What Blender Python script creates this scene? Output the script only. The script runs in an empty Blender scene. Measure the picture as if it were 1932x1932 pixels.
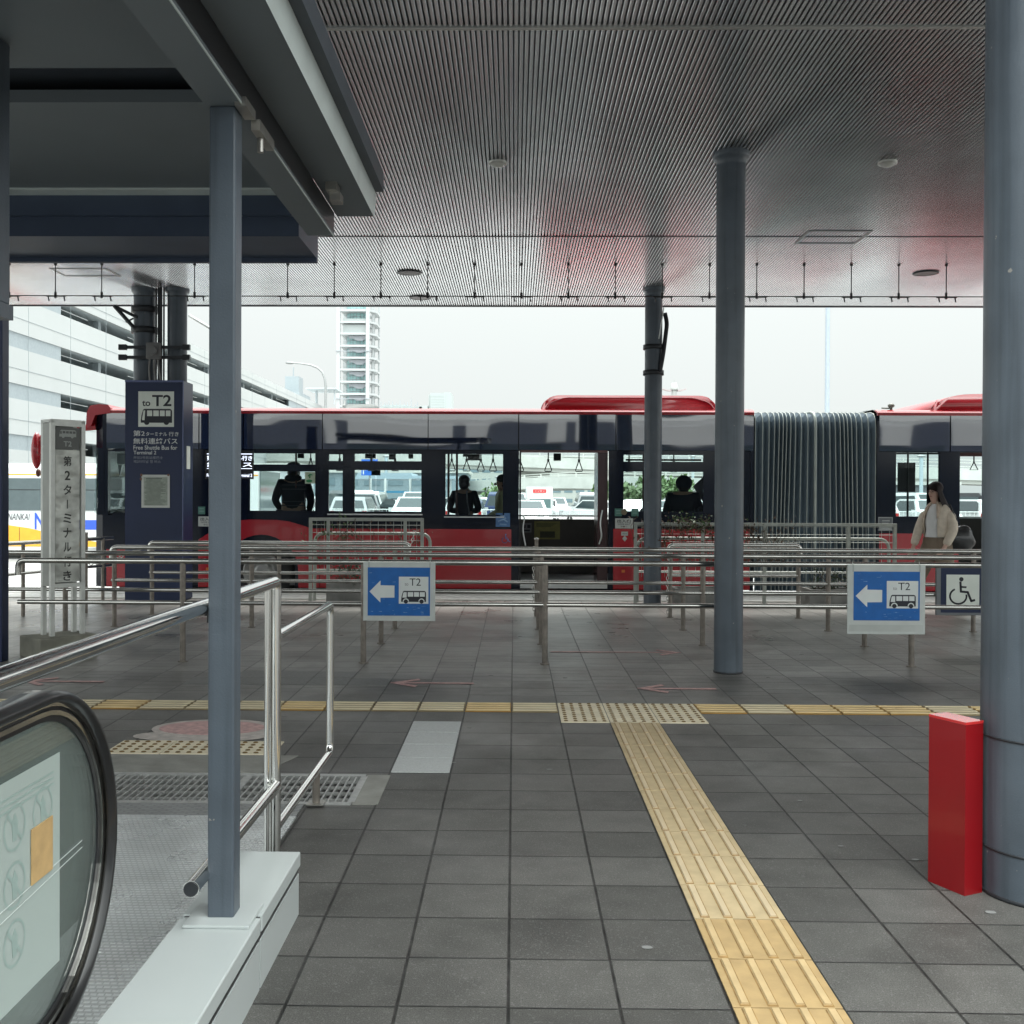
import bpy, bmesh, math, random
from mathutils import Vector, Matrix
random.seed(7)
PI = math.pi
SC = bpy.context.scene
COL = SC.collection

# ------------------------------------------------------------------ camera
F = 2000.0; W0 = 1932.0; CAMH = 1.37
yaw, pitch, roll = math.radians(0.9), math.radians(0.4), math.radians(0.25)
fw = Vector((-math.sin(yaw)*math.cos(pitch), math.cos(yaw)*math.cos(pitch), -math.sin(pitch)))
rt = fw.cross(Vector((0, 0, 1))).normalized(); up = rt.cross(fw).normalized()
rt2 = rt*math.cos(roll) + up*math.sin(roll); up2 = up*math.cos(roll) - rt*math.sin(roll)
v = Vector((0, 1, 0))
shx = (966 + v.dot(rt2)/v.dot(fw)*F - 970)/W0
shy = (938 - (966 - v.dot(up2)/v.dot(fw)*F))/W0
cam_d = bpy.data.cameras.new('camera'); cam = bpy.data.objects.new('camera', cam_d); COL.objects.link(cam)
cam_d.sensor_width = 36; cam_d.lens = 36*F/W0; cam_d.shift_x = shx; cam_d.shift_y = shy
cam_d.clip_start = 0.05; cam_d.clip_end = 3000
cam.matrix_world = Matrix(((rt2.x, up2.x, -fw.x, 0), (rt2.y, up2.y, -fw.y, 0), (rt2.z, up2.z, -fw.z, CAMH), (0, 0, 0, 1)))
SC.camera = cam

# ------------------------------------------------------------------ world, sun, exposure
SUN_EL, SUN_AZ = math.radians(58), math.radians(20)
wd = bpy.data.worlds.new('World'); SC.world = wd; wd.use_nodes = True
wn = wd.node_tree.nodes; wl = wd.node_tree.links
bg = wn['Background']
sky = wn.new('ShaderNodeTexSky'); sky.sky_type = 'NISHITA'; sky.sun_disc = False
sky.sun_elevation = SUN_EL; sky.sun_rotation = SUN_AZ
hsv = wn.new('ShaderNodeHueSaturation'); hsv.inputs['Saturation'].default_value = 0.12
wl.new(sky.outputs[0], hsv.inputs['Color'])
mx = wn.new('ShaderNodeMixRGB'); mx.inputs[0].default_value = 0.75
mx.inputs[2].default_value = (11.6, 12.4, 12.1, 1)
wl.new(hsv.outputs[0], mx.inputs[1])
# overcast sky: about four times brighter overhead than at the horizon
wtc = wn.new('ShaderNodeTexCoord'); wsp = wn.new('ShaderNodeSeparateXYZ'); wl.new(wtc.outputs['Generated'], wsp.inputs[0])
wpw = wn.new('ShaderNodeMath'); wpw.operation = 'POWER'; wpw.use_clamp = True; wpw.inputs[1].default_value = 2.4; wl.new(wsp.outputs[2], wpw.inputs[0])
wmr = wn.new('ShaderNodeMapRange'); wl.new(wpw.outputs[0], wmr.inputs[0])
for i_, v_ in enumerate((0.0, 1.0, 0.35, 2.4)): wmr.inputs[i_+1].default_value = v_
wvm = wn.new('ShaderNodeVectorMath'); wvm.operation = 'SCALE'; wl.new(mx.outputs[0], wvm.inputs[0])
# sky behind the viewer brightened as added fill for the camera-facing faces
wmy = wn.new('ShaderNodeMapRange'); wl.new(wsp.outputs[1], wmy.inputs[0])
for i_, v_ in enumerate((0.15, -0.9, 1.0, 2.3)): wmy.inputs[i_+1].default_value = v_
wmm = wn.new('ShaderNodeMath'); wmm.operation = 'MULTIPLY'; wl.new(wmr.outputs[0], wmm.inputs[0]); wl.new(wmy.outputs[0], wmm.inputs[1])
wl.new(wmm.outputs[0], wvm.inputs['Scale'])
wl.new(wvm.outputs[0], bg.inputs['Color'])
bg.inputs['Strength'].default_value = 0.062
sd = bpy.data.lights.new('sun', 'SUN'); sd.energy = 1.0; sd.angle = math.radians(14); sd.color = (1, .97, .92)
so = bpy.data.objects.new('sun', sd); COL.objects.link(so)
dirv = Vector((math.sin(SUN_AZ)*math.cos(SUN_EL), math.cos(SUN_AZ)*math.cos(SUN_EL), math.sin(SUN_EL)))
so.rotation_euler = dirv.to_track_quat('Z', 'Y').to_euler(); so.location = (0, 0, 30)
SC.view_settings.view_transform = 'Standard'; SC.view_settings.look = 'None'
SC.view_settings.exposure = 1.9; SC.view_settings.gamma = 1
SC.cycles.use_denoising = True
SC.cycles.max_bounces = 10; SC.cycles.transparent_max_bounces = 24
SC.cycles.sample_clamp_indirect = 6

# ------------------------------------------------------------------ materials
MATS = {}
def M(name, col=(.5, .5, .5), rough=.5, metal=0.0, spec=.5, var=.06, vscale=6.0, bump=0.0, bscale=60.0,
      emis=None, coat=0.0, ior=None, coords='Object', wave=0.0, wscale=1.0):
    if name in MATS: return MATS[name]
    m = bpy.data.materials.new(name); m.use_nodes = True; MATS[name] = m
    n = m.node_tree.nodes; l = m.node_tree.links; b = n['Principled BSDF']
    b.inputs['Roughness'].default_value = rough; b.inputs['Metallic'].default_value = metal
    b.inputs['Specular IOR Level'].default_value = spec
    if ior: b.inputs['IOR'].default_value = ior
    b.inputs['Coat Weight'].default_value = coat; b.inputs['Coat Roughness'].default_value = .05
    tc = n.new('ShaderNodeTexCoord')
    nz = n.new('ShaderNodeTexNoise'); nz.inputs['Scale'].default_value = vscale; nz.inputs['Detail'].default_value = 5
    l.new(tc.outputs[coords], nz.inputs['Vector'])
    mr = n.new('ShaderNodeMapRange'); mr.inputs[1].default_value = .3; mr.inputs[2].default_value = .7
    mr.inputs[3].default_value = 1-var; mr.inputs[4].default_value = 1+var
    l.new(nz.outputs['Fac'], mr.inputs[0])
    vm = n.new('ShaderNodeVectorMath'); vm.operation = 'SCALE'; vm.inputs[0].default_value = col
    l.new(mr.outputs[0], vm.inputs['Scale']); l.new(vm.outputs[0], b.inputs['Base Color'])
    if emis:
        b.inputs['Emission Color'].default_value = (*emis[:3], 1); b.inputs['Emission Strength'].default_value = emis[3]
    if bump or wave:
        bp = n.new('ShaderNodeBump'); bp.inputs['Strength'].default_value = 1.0
        nb = n.new('ShaderNodeTexNoise')
        if wave:
            bp.inputs['Distance'].default_value = wave; nb.inputs['Scale'].default_value = wscale; nb.inputs['Detail'].default_value = 1
        else:
            bp.inputs['Distance'].default_value = bump; nb.inputs['Scale'].default_value = bscale; nb.inputs['Detail'].default_value = 4
        l.new(tc.outputs[coords], nb.inputs['Vector']); l.new(nb.outputs['Fac'], bp.inputs['Height'])
        l.new(bp.outputs[0], b.inputs['Normal'])
    return m

class NB:
    """tiny node helper"""
    def __init__(s, m): s.m = m; s.n = m.node_tree.nodes; s.l = m.node_tree.links
    def math(s, op, a, b=None, c=None):
        q = s.n.new('ShaderNodeMath'); q.operation = op
        for i, x in enumerate((a, b, c)):
            if x is None: continue
            if isinstance(x, (int, float)): q.inputs[i].default_value = x
            else: s.l.new(x, q.inputs[i])
        return q.outputs[0]
    def mix(s, f, a, b):
        q = s.n.new('ShaderNodeMixRGB')
        for i, x in enumerate((f, a, b)):
            if isinstance(x, (int, float)): q.inputs[i].default_value = x if i == 0 else (x, x, x, 1)
            elif isinstance(x, tuple): q.inputs[i].default_value = (*x, 1)
            else: s.l.new(x, q.inputs[i])
        return q.outputs[0]
    def noise(s, vec, scale, detail=4):
        q = s.n.new('ShaderNodeTexNoise'); q.inputs['Scale'].default_value = scale; q.inputs['Detail'].default_value = detail
        s.l.new(vec, q.inputs['Vector']); return q.outputs['Fac']
    def rng(s, v, a, b, c, d):
        q = s.n.new('ShaderNodeMapRange'); s.l.new(v, q.inputs[0])
        for i, x in enumerate((a, b, c, d)): q.inputs[i+1].default_value = x
        return q.outputs[0]

def floor_material():
    m = bpy.data.materials.new('paving_tiles'); m.use_nodes = True
    k = NB(m); b = k.n['Principled BSDF']; tc = k.n.new('ShaderNodeTexCoord'); vec = tc.outputs['Object']
    sp = k.n.new('ShaderNodeSeparateXYZ'); k.l.new(vec, sp.inputs[0]); x, y = sp.outputs[0], sp.outputs[1]
    ux = k.math('DIVIDE', k.math('ADD', x, 30.01), .3); cx = k.math('FLOOR', ux); fx = k.math('FRACT', ux)
    wn1 = k.n.new('ShaderNodeTexWhiteNoise'); wn1.noise_dimensions = '1D'; k.l.new(cx, wn1.inputs['W'])
    far = k.rng(y, 7.3, 7.31, 0, 1)
    off = k.math('MULTIPLY', wn1.outputs['Value'], k.rng(far, 0, 1, .05, .5))
    uy = k.math('ADD', k.math('DIVIDE', k.math('ADD', y, 29.86), .3), off)
    uy = k.math('ADD', uy, -.0)
    cy = k.math('FLOOR', uy); fy = k.math('FRACT', uy)
    # joints
    def edge(f, w):
        d = k.math('MINIMUM', f, k.math('SUBTRACT', 1.0, f)); return k.rng(d, w*.5, w*1.1, 1, 0)
    jx, jy = edge(fx, .018), edge(fy, .017)
    # half-tile joints in some far tiles
    cb = k.n.new('ShaderNodeCombineXYZ'); k.l.new(cx, cb.inputs[0]); k.l.new(cy, cb.inputs[1])
    w2 = k.n.new('ShaderNodeTexWhiteNoise'); w2.noise_dimensions = '3D'; k.l.new(cb.outputs[0], w2.inputs['Vector'])
    hj = k.math('MULTIPLY', k.math('MULTIPLY', k.math('GREATER_THAN', w2.outputs['Value'], .55), far), k.rng(k.math('ABSOLUTE', k.math('SUBTRACT', fy, .5)), .008, .016, 1, 0))
    j = k.math('MAXIMUM', k.math('MAXIMUM', jx, jy), hj)
    breakup = k.rng(k.noise(vec, 14, 5), .35, .8, 1, .5)
    j = k.math('MULTIPLY', j, breakup)
    w3 = k.n.new('ShaderNodeTexWhiteNoise'); w3.noise_dimensions = '3D'
    ad = k.n.new('ShaderNodeVectorMath'); ad.operation = 'ADD'; ad.inputs[1].default_value = (7.3, 2.1, 5); k.l.new(cb.outputs[0], ad.inputs[0]); k.l.new(ad.outputs[0], w3.inputs['Vector'])
    tone = k.rng(w3.outputs['Value'], 0, 1, .80, 1.2)
    big = k.rng(k.noise(vec, .8, 4), .3, .7, .86, 1.14)
    grit = k.rng(k.noise(vec, 260, 2), .3, .72, .5, 1.55)
    mott = k.math('MULTIPLY', k.rng(k.noise(vec, 9, 6), .25, .75, .85, 1.14), k.rng(k.noise(vec, 2.3, 6), .53, .68, 1.0, .76))
    # exposed aggregate specks
    vo = k.n.new('ShaderNodeTexVoronoi'); vo.inputs['Scale'].default_value = 190; k.l.new(vec, vo.inputs['Vector'])
    sc_ = k.n.new('ShaderNodeSeparateXYZ'); k.l.new(vo.outputs['Color'], sc_.inputs[0])
    speck = k.math('MULTIPLY', k.math('GREATER_THAN', sc_.outputs[0], .92), .035)
    val = k.math('MULTIPLY', k.math('MULTIPLY', tone, big), k.math('MULTIPLY', grit, mott))
    # far tiles are paler; the floor's brighter far light is painted in too
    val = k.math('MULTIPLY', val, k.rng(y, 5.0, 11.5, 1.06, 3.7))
    # soft dark ellipses with noisy edges
    def dark_patch(px, py, rx, ry, s):
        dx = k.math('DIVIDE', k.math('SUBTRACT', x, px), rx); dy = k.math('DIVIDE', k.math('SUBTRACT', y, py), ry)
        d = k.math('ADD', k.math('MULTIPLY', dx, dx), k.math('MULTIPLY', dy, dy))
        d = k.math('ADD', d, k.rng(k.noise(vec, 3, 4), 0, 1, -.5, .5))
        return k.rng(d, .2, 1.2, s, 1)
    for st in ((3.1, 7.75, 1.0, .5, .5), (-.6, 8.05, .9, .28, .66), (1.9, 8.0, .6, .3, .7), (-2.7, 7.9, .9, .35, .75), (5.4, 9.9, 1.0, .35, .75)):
        val = k.math('MULTIPLY', val, dark_patch(*st))
    base = k.mix(val, (0, 0, 0), (.125, .126, .124))
    base.node.blend_type = 'MIX'
    vm = k.n.new('ShaderNodeVectorMath'); vm.operation = 'SCALE'; vm.inputs[0].default_value = (.078, .075, .070); k.l.new(val, vm.inputs['Scale'])
    addn = k.n.new('ShaderNodeVectorMath'); addn.operation = 'ADD'; k.l.new(vm.outputs[0], addn.inputs[0])
    cs = k.n.new('ShaderNodeCombineXYZ')
    for i in range(3): k.l.new(speck, cs.inputs[i])
    k.l.new(cs.outputs[0], addn.inputs[1])
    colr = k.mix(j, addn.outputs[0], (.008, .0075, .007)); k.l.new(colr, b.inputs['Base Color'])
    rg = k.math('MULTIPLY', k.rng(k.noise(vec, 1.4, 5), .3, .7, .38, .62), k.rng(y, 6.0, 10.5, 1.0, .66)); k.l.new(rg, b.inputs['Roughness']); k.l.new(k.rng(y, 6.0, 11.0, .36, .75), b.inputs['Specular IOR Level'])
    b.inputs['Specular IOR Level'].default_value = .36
    h = k.math('SUBTRACT', k.math('MULTIPLY', k.noise(vec, 260, 2), .25), k.math('MULTIPLY', j, 1.3))
    tilt = k.math('MULTIPLY', w3.outputs['Value'], .8)
    h = k.math('ADD', h, tilt)
    bp = k.n.new('ShaderNodeBump'); bp.inputs['Distance'].default_value = .003; bp.inputs['Strength'].default_value = .8
    k.l.new(h, bp.inputs['Height']); k.l.new(bp.outputs[0], b.inputs['Normal'])
    return m

def plate_material(name, sx, sy, col, rough, metal=.35, h=.0018):
    """raised lozenge / bar pattern on sheet steel"""
    m = bpy.data.materials.new(name); m.use_nodes = True
    k = NB(m); b = k.n['Principled BSDF']; tc = k.n.new('ShaderNodeTexCoord'); vec = tc.outputs['Object']
    sp = k.n.new('ShaderNodeSeparateXYZ'); k.l.new(vec, sp.inputs[0]); x, y = sp.outputs[0], sp.outputs[1]
    uy = k.math('DIVIDE', k.math('ADD', y, 20), sy); row = k.math('FLOOR', uy)
    sh = k.math('MULTIPLY', k.math('MODULO', row, 2.0), .5)
    fx = k.math('FRACT', k.math('ADD', k.math('DIVIDE', k.math('ADD', x, 20), sx), sh)); fy = k.math('FRACT', uy)
    ax = k.rng(k.math('ABSOLUTE', k.math('SUBTRACT', fx, .5)), .34, .44, 1, 0)
    ay = k.rng(k.math('ABSOLUTE', k.math('SUBTRACT', fy, .5)), .2, .32, 1, 0)
    r = k.math('MULTIPLY', ax, ay)
    dirt = k.rng(k.noise(vec, 5, 6), .3, .7, .82, 1.12)
    vm = k.n.new('ShaderNodeVectorMath'); vm.operation = 'SCALE'; vm.inputs[0].default_value = col
    k.l.new(k.math('MULTIPLY', dirt, k.rng(r, 0, 1, .78, 1.1)), vm.inputs['Scale']); k.l.new(vm.outputs[0], b.inputs['Base Color'])
    b.inputs['Metallic'].default_value = metal
    k.l.new(k.rng(k.noise(vec, 3, 5), .3, .7, rough-.08, rough+.12), b.inputs['Roughness'])
    bp = k.n.new('ShaderNodeBump'); bp.inputs['Distance'].default_value = h; k.l.new(r, bp.inputs['Height']); k.l.new(bp.outputs[0], b.inputs['Normal'])
    return m

def glass_material(name, tint, refl=.06, milky=0.0, mcol=(.6, .75, .7), rough=0.0, edge=1.45):
    m = bpy.data.materials.new(name); m.use_nodes = True
    n = m.node_tree.nodes; l = m.node_tree.links; n.remove(n['Principled BSDF']); out = n['Material Output']
    tr = n.new('ShaderNodeBsdfTransparent'); tr.inputs[0].default_value = (*tint, 1)
    gl = n.new('ShaderNodeBsdfGlossy'); gl.inputs['Roughness'].default_value = rough
    fr = n.new('ShaderNodeFresnel'); fr.inputs[0].default_value = edge
    ad = n.new('ShaderNodeMath'); ad.operation = 'ADD'; ad.inputs[1].default_value = refl-.04; l.new(fr.outputs[0], ad.inputs[0])
    mi = n.new('ShaderNodeMixShader'); l.new(ad.outputs[0], mi.inputs[0]); l.new(tr.outputs[0], mi.inputs[1]); l.new(gl.outputs[0], mi.inputs[2])
    last = mi
    if milky:
        df = n.new('ShaderNodeBsdfDiffuse'); df.inputs[0].default_value = (*mcol, 1)
        m2 = n.new('ShaderNodeMixShader'); m2.inputs[0].default_value = milky
        l.new(mi.outputs[0], m2.inputs[1]); l.new(df.outputs[0], m2.inputs[2]); last = m2
    l.new(last.outputs[0], out.inputs[0])
    return m

# ------------------------------------------------------------------ mesh helpers
class MB:
    def __init__(s): s.v = []; s.f = []; s.sm = []
    def add(s, vs, fs, smooth=False):
        o = len(s.v); s.v += [tuple(p) for p in vs]
        for f in fs: s.f.append(tuple(i+o for i in f)); s.sm.append(smooth)
        return s
    def box(s, x0, x1, y0, y1, z0, z1, bev=0.0):
        if bev <= 0:
            vs = [(x, y, z) for x in (x0, x1) for y in (y0, y1) for z in (z0, z1)]
            return s.add(vs, [(0, 1, 3, 2), (4, 6, 7, 5), (0, 4, 5, 1), (2, 3, 7, 6), (0, 2, 6, 4), (1, 5, 7, 3)])
        bm = bmesh.new(); bmesh.ops.create_cube(bm, size=1)
        for q in bm.verts: q.co = Vector((x0+(q.co.x+.5)*(x1-x0), y0+(q.co.y+.5)*(y1-y0), z0+(q.co.z+.5)*(z1-z0)))
        bmesh.ops.bevel(bm, geom=bm.edges[:], offset=bev, segments=2, affect='EDGES', profile=.5)
        bm.verts.index_update()
        s.add([q.co[:] for q in bm.verts], [[q.index for q in f.verts] for f in bm.faces]); bm.free(); return s
    def prism(s, poly, a0, a1, axis='y'):
        """poly: 2-D outline; axis y: (x,z) extruded along y; x: (y,z); z: (x,y)"""
        n = len(poly)
        def P(p, a):
            return {'y': (p[0], a, p[1]), 'x': (a, p[0], p[1]), 'z': (p[0], p[1], a)}[axis]
        vs = [P(p, a0) for p in poly] + [P(p, a1) for p in poly]
        fs = [tuple(range(n)), tuple(range(2*n-1, n-1, -1))] + [(i, (i+1) % n, (i+1) % n+n, i+n) for i in range(n)]
        return s.add(vs, fs)
    def tube(s, pts, r, n=12, caps=True, radii=None):
        pts = [Vector(p) for p in pts]; m = len(pts); rings = []
        t0 = (pts[1]-pts[0]).normalized(); ref = Vector((0, 0, 1)) if abs(t0.z) < .9 else Vector((1, 0, 0))
        u = t0.cross(ref).normalized(); w = u.cross(t0).normalized()
        prev = t0
        for i, p in enumerate(pts):
            t = ((pts[min(i+1, m-1)]-pts[max(i-1, 0)])).normalized()
            q = prev.rotation_difference(t); u = q @ u; w = q @ w; prev = t
            R = radii[i] if radii else r
            k = 1.0
            if 0 < i < m-1:
                c = (pts[i]-pts[i-1]).normalized().dot((pts[i+1]-pts[i]).normalized()); k = 1.0
            rings.append([p + (u*math.cos(2*PI*j/n)+w*math.sin(2*PI*j/n))*R*k for j in range(n)])
        vs = [q for rg in rings for q in rg]; fs = []
        for i in range(m-1):
            for j in range(n): fs.append((i*n+j, i*n+(j+1) % n, (i+1)*n+(j+1) % n, (i+1)*n+j))
        s.add(vs, fs, True)
        if caps: s.add(rings[0], [tuple(range(n-1, -1, -1))]); s.add(rings[-1], [tuple(range(n))])
        return s
    def cyl(s, x, y, z0, z1, r, n=24, r1=None): return s.tube([(x, y, z0), (x, y, z1)], r, n, True, [r, r if r1 is None else r1])
    def lathe(s, prof, cx, cy, n=24):
        vs = []; fs = []
        for (r, z) in prof:
            for j in range(n): vs.append((cx+r*math.cos(2*PI*j/n), cy+r*math.sin(2*PI*j/n), z))
        for i in range(len(prof)-1):
            for j in range(n): fs.append((i*n+j, i*n+(j+1) % n, (i+1)*n+(j+1) % n, (i+1)*n+j))
        return s.add(vs, fs, True)
    def ell(s, c, rx, ry, rz, n=14, m=9):
        vs = []; fs = []
        for i in range(m+1):
            th = PI*i/m
            for j in range(n): vs.append((c[0]+rx*math.sin(th)*math.cos(2*PI*j/n), c[1]+ry*math.sin(th)*math.sin(2*PI*j/n), c[2]+rz*math.cos(th)))
        for i in range(m):
            for j in range(n): fs.append((i*n+j, (i+1)*n+j, (i+1)*n+(j+1) % n, i*n+(j+1) % n))
        return s.add(vs, fs, True)
    def sweep(s, path, prof, smooth=False, closed=True):
        """path: (y,z) points at x=0 plane ; prof: (dx, dn) ring, n = left normal of path"""
        m = len(path); k = len(prof); vs = []
        for i in range(m):
            a = Vector(path[max(i-1, 0)]); b = Vector(path[min(i+1, m-1)]); t = (b-a).normalized(); nn = Vector((-t.y, t.x))
            for (dx, dn) in prof: vs.append((dx, path[i][0]+nn.x*dn, path[i][1]+nn.y*dn))
        fs = []
        for i in range(m-1):
            for j in range(k if closed else k-1): fs.append((i*k+j, i*k+(j+1) % k, (i+1)*k+(j+1) % k, (i+1)*k+j))
        if closed: fs += [tuple(range(k-1, -1, -1)), tuple(range((m-1)*k, m*k))]
        return s.add(vs, fs, smooth)
    def wall(s, xs, zs, holes, y0, y1):
        """x/z wall slab between y0..y1 with rectangular holes"""
        X = sorted(set([round(q, 4) for q in list(xs)+[h[0] for h in holes]+[h[1] for h in holes] if xs[0] <= q <= xs[-1]]))
        Z = sorted(set([round(q, 4) for q in list(zs)+[h[2] for h in holes]+[h[3] for h in holes] if zs[0] <= q <= zs[-1]]))
        nx, nz = len(X)-1, len(Z)-1
        def solid(i, j):
            if i < 0 or j < 0 or i >= nx or j >= nz: return False
            cx, cz = (X[i]+X[i+1])/2, (Z[j]+Z[j+1])/2
            return not any(h[0] < cx < h[1] and h[2] < cz < h[3] for h in holes)
        for i in range(nx):
            for j in range(nz):
                if not solid(i, j): continue
                a, b, c, d = X[i], X[i+1], Z[j], Z[j+1]
                s.add([(a, y0, c), (b, y0, c), (b, y0, d), (a, y0, d)], [(0, 1, 2, 3)])
                s.add([(a, y1, c), (b, y1, c), (b, y1, d), (a, y1, d)], [(3, 2, 1, 0)])
                if not solid(i-1, j): s.add([(a, y0, c), (a, y0, d), (a, y1, d), (a, y1, c)], [(0, 1, 2, 3)])
                if not solid(i+1, j): s.add([(b, y0, c), (b, y1, c), (b, y1, d), (b, y0, d)], [(0, 1, 2, 3)])
                if not solid(i, j-1): s.add([(a, y0, c), (a, y1, c), (b, y1, c), (b, y0, c)], [(0, 1, 2, 3)])
                if not solid(i, j+1): s.add([(a, y0, d), (b, y0, d), (b, y1, d), (a, y1, d)], [(0, 1, 2, 3)])
        return s
    def shift(s, dx, dy, dz): s.v = [(a+dx, b+dy, c+dz) for a, b, c in s.v]; return s

def fillet(pts, r, n=5):
    pts = [Vector(p) for p in pts]; out = [pts[0]]
    for i in range(1, len(pts)-1):
        a = (pts[i-1]-pts[i]); b = (pts[i+1]-pts[i]); rr = min(r, a.length*.49, b.length*.49)
        p0 = pts[i]+a.normalized()*rr; p1 = pts[i]+b.normalized()*rr
        for k in range(n+1):
            t = k/n; out.append(p0*(1-t)**2+pts[i]*2*t*(1-t)+p1*t*t)
    out.append(pts[-1]); return out

def thing(name, label, cat, loc=(0, 0, 0), rotz=0.0, group=None):
    o = bpy.data.objects.new(name, None); COL.objects.link(o); o.empty_display_size = .1
    o.location = loc; o.rotation_euler = (0, 0, rotz); tag(o, label, cat, group); return o
def tag(o, label, cat, group=None, kind=None):
    if label: o['label'] = label
    if cat: o['category'] = cat
    if group: o['group'] = group
    if kind: o['kind'] = kind
    return o
ROOT = {}
def build(name, mb, mat, parent=None, world=True, label=None):
    vs = mb.v
    if parent is not None and world:
        r = parent
        while r.parent: r = r.parent
        L = Vector(r.location); R = Matrix.Rotation(-r.rotation_euler.z, 3, 'Z')
        vs = [tuple(R @ (Vector(p)-L)) for p in vs]
    me = bpy.data.meshes.new(name); me.from_pydata(vs, [], mb.f); me.validate(); 
    if len(me.polygons) == len(mb.sm): me.polygons.foreach_set('use_smooth', mb.sm)
    bm = bmesh.new(); bm.from_mesh(me); bmesh.ops.recalc_face_normals(bm, faces=bm.faces); bm.to_mesh(me); bm.free()
    me.materials.append(mat); me.update()
    o = bpy.data.objects.new(name, me); COL.objects.link(o)
    if parent is not None: o.parent = parent
    if label: o['label'] = label
    return o
def solo(name, mb, mat, label, cat, group=None, kind=None):
    """a thing that is one mesh, its origin at its base"""
    cx = sum(p[0] for p in mb.v)/len(mb.v); cy = sum(p[1] for p in mb.v)/len(mb.v); cz = min(p[2] for p in mb.v)
    mb.shift(-cx, -cy, -cz); o = build(name, mb, mat); o.location = (cx, cy, cz); tag(o, label, cat, group, kind); return o
def struct(name, mb, mat): o = build(name, mb, mat); o['kind'] = 'structure'; return o
def dup(root, loc=None, rotz=None, label=None):
    def cp(o, par):
        c = o.copy(); COL.objects.link(c); c.parent = par
        for ch in list(o.children): cp(ch, c)
        return c
    r = cp(root, None)
    if loc is not None: r.location = loc
    if rotz is not None: r.rotation_euler = (0, 0, rotz)
    if label: r['label'] = label
    return r

def text(s, x, y, z, h, mat, parent, w=None, name='lettering', world=True, local_rot=None, ext=.0006, bold=0.0, align='LEFT', slant=0.0, vertical=False):
    """flat lettering standing up and facing -Y; x,z = lower-left; h = cap height, w = fitted width"""
    cu = bpy.data.curves.new('txt', 'FONT'); cu.body = s; cu.size = 1; cu.extrude = 0; cu.offset = bold; cu.shear = slant
    ob = bpy.data.objects.new('txt', cu); COL.objects.link(ob)
    dg = bpy.context.evaluated_depsgraph_get(); me = bpy.data.meshes.new_from_object(ob.evaluated_get(dg))
    bpy.data.objects.remove(ob); bpy.data.curves.remove(cu)
    if not me.vertices: return None
    xs = [q.co.x for q in me.vertices]; ys = [q.co.y for q in me.vertices]
    sx = sy = h/(max(ys)-min(ys))
    if w: sx = w/(max(xs)-min(xs))
    ox = 0 if align == 'LEFT' else -(max(xs)-min(xs))*sx/2
    mb = MB(); fs = [tuple(p.vertices) for p in me.polygons]
    vs = [(x+ox+(q.co.x-min(xs))*sx, y, z+(q.co.y-min(ys))*sy) for q in me.vertices]
    bpy.data.meshes.remove(me)
    mb.add(vs, fs)
    return build(name, mb, mat, parent, world)

def skinmesh(verts, edges, radii, root=0, sub=2):
    me = bpy.data.meshes.new('sk'); me.from_pydata(verts, edges, [])
    ob = bpy.data.objects.new('sk', me); COL.objects.link(ob)
    sk = ob.modifiers.new('s', 'SKIN'); sk.use_smooth_shade = True
    for i, d in enumerate(me.skin_vertices[0].data):
        r = radii[i]; d.radius = r if isinstance(r, tuple) else (r, r); d.use_root = (i == root)
    ss = ob.modifiers.new('u', 'SUBSURF'); ss.levels = sub; ss.render_levels = sub
    dg = bpy.context.evaluated_depsgraph_get(); em = bpy.data.meshes.new_from_object(ob.evaluated_get(dg))
    bpy.data.objects.remove(ob); bpy.data.meshes.remove(me)
    mb = MB(); mb.add([q.co[:] for q in em.vertices], [tuple(p.vertices) for p in em.polygons], True)
    bpy.data.meshes.remove(em); return mb

# shared materials
STEEL = M('stainless_steel', (.56, .55, .52), .14, 1.0, var=.12, vscale=9)
STEEL_DULL = M('brushed_steel', (.42, .405, .375), .36, .9, var=.16, vscale=14)
CHROME = M('polished_steel', (.72, .72, .70), .09, 1.0, var=.04)
POST = M('weathered_steel_post', (.22, .195, .17), .42, .6, var=.22, vscale=20)
COLPAINT = M('column_grey_blue_paint', (.080, .099, .122), .36, .0, var=.15, vscale=4.5, bump=.0006, bscale=180)
NAVY = M('navy_sheet_metal', (.007, .017, .060), .42, .1, var=.10, vscale=1.6, wave=.004, wscale=1.5)
WHITEP = M('white_paint', (.66, .69, .68), .5, var=.05)
OFFW = M('off_white_film', (.52, .55, .53), .45, var=.07, vscale=8)
BLACK = M('black_plastic', (.012, .012, .014), .35, var=.1)
DARKM = M('dark_metal', (.03, .033, .038), .45, .3, var=.12)
BLUE = M('sign_blue', (.006, .115, .40), .35, var=.10, vscale=12)
INK = M('black_ink', (.012, .014, .022), .5, var=.05)
INKW = M('white_ink', (.55, .57, .58), .5, var=.05)
CONC = M('concrete', (.25, .245, .225), .85, var=.2, vscale=7, bump=.002, bscale=60)
CANOPY = M('canopy_grey_metal', (.135, .155, .17), .5, .2, var=.12, vscale=1.2)
CANOPY_D = M('canopy_dark_metal', (.045, .053, .065), .45, .2, var=.12)
CANOPY_L = M('canopy_light_trim', (.50, .55, .54), .45, .2, var=.08)

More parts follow.
